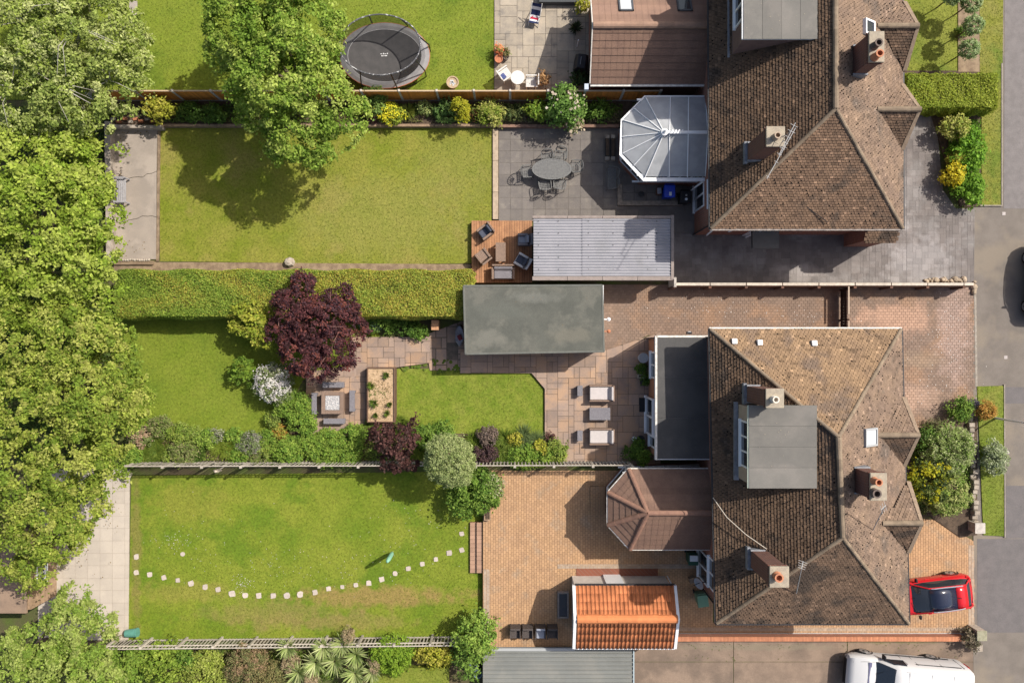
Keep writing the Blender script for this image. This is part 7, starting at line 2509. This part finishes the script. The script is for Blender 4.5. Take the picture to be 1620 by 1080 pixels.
MB(local=True).box(0, 0, 0, .22, .6, .25).build('soil', SOIL, t)
x, y = at(688, 514, .8)
t = T('timber_stump_post', 'square orange timber block standing under the hedge', 'post', (x, y, 0))
MB(local=True).box(0, 0, 0, .38, .52, .8).build('block', M('orange_timber', (.5, .27, .15), (.42, .22, .12), sc=6), t, bev=.01)
x, y = at(727, 530, .5)
t = T('builders_bag', 'grey builders bag with dark red item beside the felt garage', 'bag', (x, y, .03))
BAG = M('bag_grey', (.30, .30, .33), (.22, .22, .25), sc=7, bump=1, bsc=8)
sec = []
for z_, k in ((0, .9), (.2, 1.05), (.45, .98), (.55, .85), (.5, .6)):
    sec.append([(.26 * k * math.cos(a) * (1 + .12 * math.sin(3 * a + z_ * 5)), .52 * k * math.sin(a) * (1 + .1 * math.cos(4 * a)), z_) for a in ang[::3]])
MB(local=True).loft(sec).build('sack', BAG, t, smooth=True)
MB(local=True).box(.02, -.12, .5, .22, .28, .12, rz=.4).build('contents', M('dark_red', (.14, .02, .025), (.2, .05, .06), sc=15), t, bev=.03)
# cold frame and dark chairs by the pantile garage
x, y = at(891, 957, .3)
t = T('cold_frame', 'low dark glazed cold frame with grey wooden rim by the pantile garage', 'cold frame', (x, y, 0))
for (cx, cy, wx, wy) in ((-.25, 0, .08, 1.36), (.25, 0, .08, 1.36), (0, -.64, .42, .08), (0, .64, .42, .08)):
    MB(local=True).box(cx, cy, 0, wx, wy, .3).build('rim_board', M('frame_wood', (.25, .22, .2), (.2, .175, .16), sc=8) if (cx, cy) == (-.25, 0) else bpy.data.materials['frame_wood'], t)
MB(local=True).box(0, 0, .0, .42, 1.2, .22).build('bed', SOIL, t)
MB(local=True).box(0, 0, .24, .42, 1.2, .012).build('pane', M('dark_pane', (.05, .055, .065), rough=.25), t)
for px, cu, lab in ((815, None, 'dark rattan chair, leftmost of the row by the pantile garage'), (834.5, None, 'dark rattan chair, second from left in the row'), (855, CUSH_G, 'dark rattan chair with grey cushion, third in the row'), (874, None, 'dark rattan chair in shade, rightmost of the row')):
    x, y = at(px, 1000, .45)
    armchair('dark_armchair', lab, x, y, 0, R(180), .56, .66, RAT_D, cu or None, seat=.44, arm=.62, h=.8, aw=.05, recline=-.02, group='row of dark rattan chairs')
for px, py, r_ in ((756, 1068, .22), (748, 1056, .2)):
    x, y = at(px, py, .4)
    t = T('water_tub', 'bluish grey bucket beside the metal garage, %s' % ('lower one' if py > 1060 else 'upper one'), 'bucket', (x, y, -.4))
    MB(local=True).lathe([(r_ * .8, 0), (r_, .6), (r_ * 1.06, .62), (r_ * .9, .62), (r_ * .75, .1)], n=16).build('tub', M('bucket_blue', (.16, .22, .27)) if r_ == .22 else bpy.data.materials['bucket_blue'], t)
    MB(local=True).tube([(r_ * math.cos(a), .05, .55 + .2 * math.sin(a)) for a in [math.pi * k / 8 for k in range(9)]], .012, 4).build('handle', DARKM, t)
# green bins by bottom house
GBN = M('green_plastic', (.14, .26, .17), rough=.5)
GBD = M('dark_green_plastic', (.03, .09, .06), rough=.5)
zp = 0
t = wheelie('dark green bin with pale lid by the sun room wall', 1097, 885, GBD, s=.9)
MB(local=True).box(0, .1, 1.06, .4, .3, .08).build('pale_box', PVC, t)
t = wheelie('green bin at the corner of the bottom house wall', 1112, 950, GBN, rz=R(8))
x, y = at(1096, 918, .4)
tag(MB().box(x, y, 0, .3, .26, .4, rz=.3).build('crate', M('crate_wood', (.3, .22, .16), (.2, .15, .11), sc=12), loc=(x, y, 0)), 'small wooden crate by the brick wall between the green bins', 'crate')

# ------------------------------------------------------------------ vehicles
TYRE = M('tyre', (.018, .018, .019), rough=.8)
RIM = M('wheel_rim', (.45, .46, .48), rough=.3, metal=.7)
CARGL = M('car_glass', (.022, .026, .033), rough=.04, spec=1.0)
LAMP = M('lamp_glass', (.6, .6, .62), rough=.1)
TAIL = M('tail_lamp', (.35, .01, .01), rough=.15)


def wheels(t, xs, hw, r, w_=.22):
    for x in xs:
        for s_ in (-1, 1):
            wl_ = MB(local=True).tube([(x, s_ * (hw - w_), r), (x, s_ * (hw - .02), r), (x, s_ * hw, r)], [r, r, r * .93], 20).build('wheel', TYRE, t, smooth=True)
            MB(local=True).tube([(x, s_ * (hw - .04), r), (x, s_ * (hw + .012), r)], r * .64, 12).build('rim', RIM, wl_)
            MB(local=True).tube([(x, s_ * (hw - .04), r), (x, s_ * (hw + .03), r)], r * .18, 8).build('hub', DARKM, wl_)


def section(x, hw, z0, z1, crown=.03, tuck=.93):
    """closed cross-section of a car body (facing +x)"""
    return [(x, -hw * .9, z0), (x, -hw, z0 + .18), (x, -hw * 1.0, z1 - .22), (x, -hw * .97, z1 - .08), (x, -hw * tuck * .95, z1), (x, -hw * .5, z1 + crown * .8), (x, 0, z1 + crown),
            (x, hw * .5, z1 + crown * .8), (x, hw * tuck * .95, z1), (x, hw * .97, z1 - .08), (x, hw, z1 - .22), (x, hw, z0 + .18), (x, hw * .9, z0)]


def glassec(x, hb, ht_, zb, zt_):
    return [(x, -hb, zb), (x, -(hb * .6 + ht_ * .4), zb + (zt_ - zb) * .45), (x, -ht_ * 1.02, zt_ - .06), (x, -ht_ * .93, zt_), (x, 0, zt_ + .03), (x, ht_ * .93, zt_), (x, ht_ * 1.02, zt_ - .06), (x, hb * .6 + ht_ * .4, zb + (zt_ - zb) * .45), (x, hb, zb)]


def hatchback(label, cx, cy, rz, paint, roofmat, rails=True, cat='car'):
    t = T('parked_car', label, cat, (cx, cy, .004), rz)
    hw = .885
    S_ = [(2.06, .45, .42, .62), (2.0, .70, .34, .74), (1.85, .80, .30, .82), (1.45, .865, .28, .93), (1.0, .885, .26, 1.0), (.3, .885, .26, 1.04), (-.6, .885, .26, 1.06), (-1.3, .895, .27, 1.08), (-1.75, .87, .32, 1.05), (-1.98, .80, .36, .98), (-2.06, .66, .42, .86)]
    MB(local=True).loft([section(*s_) for s_ in S_]).build('body', paint, t, smooth=True)
    G_ = [(1.12, .74, .70, .97, 1.0), (.95, .78, .66, .99, 1.12), (.42, .80, .61, 1.02, 1.50), (-.1, .805, .61, 1.04, 1.565), (-.9, .80, .59, 1.05, 1.56), (-1.45, .78, .56, 1.05, 1.50), (-1.72, .74, .54, 1.04, 1.28), (-1.88, .70, .52, 1.02, 1.04)]
    MB(local=True).loft([glassec(*g) for g in G_]).build('window_glass', CARGL, t, smooth=True)

    def roofstrip(xs, mat, nm, k=.90):
        vs = []
        for (x, zt_, ht_) in xs:
            for f in (-1, -.5, 0, .5, 1):
                vs.append((x, f * ht_ * k, zt_ + .035 - .03 * abs(f) ** 2))
        m = len(xs)
        mb = MB(local=True).add(vs, [(i * 5 + j, i * 5 + j + 1, i * 5 + j + 6, i * 5 + j + 5) for i in range(m - 1) for j in range(4)])
        o = mb.build(nm, mat, t, smooth=True)
        md = o.modifiers.new('thickness', 'SOLIDIFY')
        md.thickness = .015
        return o
    roofstrip([(.44, 1.512, .61), (-.1, 1.572, .61), (-.85, 1.567, .59)], roofmat, 'sunroof')
    roofstrip([(-.87, 1.568, .6), (-1.15, 1.545, .58), (-1.46, 1.505, .56)], paint, 'roof_panel', 1.0)
    for s_ in (-1, 1):
        MB(local=True).tube([(1.12, s_ * .76, .99), (.45, s_ * .62, 1.50), (-.1, s_ * .625, 1.565), (-.9, s_ * .61, 1.56), (-1.45, s_ * .585, 1.49), (-1.9, s_ * .72, 1.05)], .035, 6).build('pillar', paint, t)
        if rails:
            MB(local=True).tube([(.35, s_ * .60, 1.53), (.2, s_ * .60, 1.585), (-.3, s_ * .605, 1.605), (-1.1, s_ * .585, 1.595), (-1.25, s_ * .575, 1.55)], .026, 6).build('roof_rail', ALU, t)
        MB(local=True).hull8([(.78, s_ * .86, 1.0), (.92, s_ * .86, 1.0), (.90, s_ * 1.06, 1.02), (.8, s_ * 1.06, 1.02)], [(.78, s_ * .86, 1.14), (.9, s_ * .86, 1.14), (.87, s_ * 1.05, 1.15), (.8, s_ * 1.05, 1.15)]).build('wing_mirror', BLACK, t, bev=.02)
        MB(local=True).hull8([(1.93, s_ * .42, .62), (1.75, s_ * .76, .66), (1.6, s_ * .80, .70), (1.8, s_ * .4, .66)], [(1.95, s_ * .42, .80), (1.8, s_ * .76, .83), (1.6, s_ * .80, .90), (1.8, s_ * .4, .87)]).build('headlight', LAMP, t)
        MB(local=True).hull8([(-1.9, s_ * .6, .8), (-2.0, s_ * .7, .8), (-1.8, s_ * .86, .8), (-1.7, s_ * .80, .8)], [(-1.9, s_ * .6, 1.02), (-2.0, s_ * .68, 1.02), (-1.75, s_ * .85, 1.06), (-1.7, s_ * .80, 1.06)]).build('tail_light', TAIL, t)
        for x in (.25, -.65):
            MB(local=True).box(x, s_ * .895, .9, .16, .03, .03).build('door_handle', paint, t)
    for s_ in (-1, 1):
        for x in (1.28, -1.27):
            MB(local=True).tube([(x + .40 * math.cos(a), s_ * .885, .34 + .40 * math.sin(a)) for a in [math.pi * k / 8 for k in range(9)]], .035, 5).build('wheel_arch', BLACK, t)
    MB(local=True).tube([(-.9, -.02, 1.62), (-1.05, 0, 1.68)], .02, 5).build('aerial_fin', BLACK, t)
    MB(local=True).box(2.05, 0, .42, .04, .9, .2).build('grille', BLACK, t)
    MB(local=True).box(-2.05, 0, .55, .03, .5, .11).build('number_plate', M(label[:5] + '_plate', (.6, .5, .05)), t)
    for s_ in (-1, 1):
        MB(local=True).tube([(1.16, s_ * .1 + .05, 1.04), (1.02, s_ * .34 + .25, 1.1)], .012, 4).build('wiper', BLACK, t)
        MB(local=True).tube([(1.95, s_ * .55, .80), (1.5, s_ * .66, .955), (1.12, s_ * .72, 1.02)], .008, 4).build('bonnet_gap', BLACK, t)
    MB(local=True).box(-1.93, 0, .98, .05, 1.1, .04).build('tailgate_trim', BLACK, t)
    wheels(t, (1.28, -1.27), .885, .335)
    return t


REDP = M('red_paint', (.50, .012, .018), rough=.22, spec=.6)
hatchback('small red car with dark glass roof and silver rails on the orange drive', 21.72, -13.12, R(187), REDP, M('glass_roof', (.016, .02, .04), rough=.12, spec=.8))
BLK_P = M('black_paint', (.012, .012, .014), rough=.2, spec=.6)
hatchback('black car parked on the pavement at the right edge', 27.72, 3.1, R(-91), BLK_P, BLK_P, rails=False)

vn = T('parked_van', 'white panel van on the old concrete drive at the bottom right', 'van', (20.25, -17.30, .004), R(180 - 4.6))
VW = M('van_white', (.60, .60, .60), rough=.28)
VS = [(2.95, .70, .42, .72, .02), (2.88, .86, .36, .92, .03), (2.65, .93, .32, 1.06, .05), (2.2, .97, .3, 1.18, .06), (1.95, .985, .3, 1.26, .06), (1.6, .99, .3, 1.28, .04)]
MB(local=True).loft([section(*s_, tuck=.95) for s_ in VS]).build('bonnet', VW, vn, smooth=True)


def vsec(x, hw, z0, zt_):
    return [(x, -hw * .95, z0), (x, -hw, z0 + .15), (x, -hw, 1.2), (x, -hw * .97, zt_ - .45), (x, -hw * .90, zt_ - .12), (x, -hw * .80, zt_ - .01), (x, -hw * .4, zt_ + .035), (x, 0, zt_ + .045),
            (x, hw * .4, zt_ + .035), (x, hw * .80, zt_ - .01), (x, hw * .90, zt_ - .12), (x, hw * .97, zt_ - .45), (x, hw, 1.2), (x, hw, z0 + .15), (x, hw * .95, z0)]


MB(local=True).loft([vsec(1.62, .98, .3, 1.3), vsec(.95, .985, .3, 1.98), vsec(.7, .985, .3, 2.06), vsec(-.4, .985, .3, 2.12), vsec(-1.8, .985, .3, 2.12), vsec(-2.75, .975, .32, 2.08), vsec(-2.95, .93, .35, 1.98), vsec(-3.0, .85, .4, 1.75)]).build('body', VW, vn, smooth=True)
MB(local=True).loft([[(1.72, -.80, 1.27), (1.72, .80, 1.27), (1.66, .80, 1.29), (1.66, -.80, 1.29)], [(1.63, -.84, 1.36), (1.63, .84, 1.36), (1.5, .8, 1.36), (1.5, -.8, 1.36)], [(1.02, -.76, 1.965), (1.02, .76, 1.965), (.9, .7, 1.96), (.9, -.7, 1.96)]]).build('windscreen', CARGL, vn)
MB(local=True).box(1.98, 0, 1.285, .14, 1.5, .02).build('scuttle', M('scuttle', (.12, .12, .2)), vn)
for s_ in (-1, 1):
    MB(local=True).hull8([(1.42, s_ * .97, 1.28), (.35, s_ * .975, 1.28), (.35, s_ * 1.0, 1.28), (1.42, s_ * 1.0, 1.28)], [(1.0, s_ * .9, 1.78), (.4, s_ * .9, 1.85), (.4, s_ * .965, 1.85), (1.0, s_ * .96, 1.78)]).build('side_window', CARGL, vn)
    MB(local=True).hull8([(1.3, s_ * .98, 1.22), (1.42, s_ * .98, 1.22), (1.42, s_ * 1.2, 1.22), (1.3, s_ * 1.2, 1.22)], [(1.3, s_ * .98, 1.5), (1.4, s_ * .98, 1.5), (1.38, s_ * 1.18, 1.52), (1.3, s_ * 1.18, 1.52)]).build('wing_mirror', BLACK, vn, bev=.03)
    MB(local=True).box(-.6, s_ * .992, .62, 3.4, .03, .09).build('side_trim', BLACK, vn)
    MB(local=True).hull8([(2.86, s_ * .55, .72), (2.55, s_ * .9, .78), (2.3, s_ * .93, .9), (2.6, s_ * .55, .9)], [(2.82, s_ * .55, .98), (2.58, s_ * .88, 1.04), (2.25, s_ * .92, 1.14), (2.6, s_ * .55, 1.08)]).build('headlight', LAMP, vn)
    MB(local=True).box(-2.97, s_ * .88, .9, .08, .12, .5).build('tail_light', TAIL, vn)
    for x in (1.95, -1.55):
        MB(local=True).tube([(x + .42 * math.cos(a), s_ * .985, .36 + .42 * math.sin(a)) for a in [math.pi * k / 8 for k in range(9)]], .03, 5).build('wheel_arch', BLACK, vn)
MB(local=True).box(2.92, 0, .42, .1, 1.3, .3).build('grille', BLACK, vn)
for x in (.35, -.75, -1.85):
    MB(local=True).box(x, 0, 2.135 if x < 0 else 2.105, .015, 1.35, .02).build('roof_seam', M('seam_grey', (.5, .5, .5)) if x == .35 else bpy.data.materials['seam_grey'], vn)
MB(local=True).box(-1.0, .0, 2.15, .75, .55, .05).build('roof_vent', M('vent_frame', (.6, .6, .6)), vn)
MB(local=True).box(-1.0, .0, 2.19, .6, .42, .03).build('vent_glass', CARGL, vn)
for s_ in (-1, 1):
    MB(local=True).box(-1.3, s_ * .965, 1.62, 2.3, .03, .05).build('door_rail', DARKM, vn)
    for x in (.3, -.25, -1.5, -2.6):
        MB(local=True).hull8([(x, s_ * .985, .6), (x + .018, s_ * .985, .6), (x + .018, s_ * .995, .6), (x, s_ * .995, .6)], [(x, s_ * .95, 1.7), (x + .018, s_ * .95, 1.7), (x + .018, s_ * .968, 1.7), (x, s_ * .968, 1.7)]).build('door_gap', DARKM, vn)
    MB(local=True).tube([(1.68, s_ * .2, 1.33), (1.3, s_ * .55, 1.66)], .014, 4).build('wiper', BLACK, vn)
    MB(local=True).tube([(2.75, s_ * .62, 1.02), (2.2, s_ * .75, 1.215), (1.75, s_ * .8, 1.295)], .008, 4).build('bonnet_gap', DARKM, vn)
    MB(local=True).tube([(.5, s_ * .7, 2.085), (-2.6, s_ * .7, 2.125)], .014, 4).build('roof_channel', M('channel_grey', (.42, .42, .43)) if s_ < 0 else bpy.data.materials['channel_grey'], vn)
wheels(vn, (1.95, -1.55), .985, .345, .24)

# street lamp
p = W(1574, 661)
t = T('street_lamp', 'white street lamp post on the verge beside the orange shrub', 'lamp post', p)
MB(local=True).tube([(0, 0, -.1), (0, 0, 1.0), (.02, 0, 6.0)], [.07, .05, .04], 8).build('post', M('pale_post', (.7, .7, .7), rough=.5), t, smooth=True)
MB(local=True).hull8([(-.1, -.1, 5.98), (.55, -.1, 6.05), (.55, .1, 6.05), (-.1, .1, 5.98)], [(-.1, -.07, 6.08), (.5, -.07, 6.15), (.5, .07, 6.15), (-.1, .07, 6.08)]).build('lamp_head', LEAD, t)
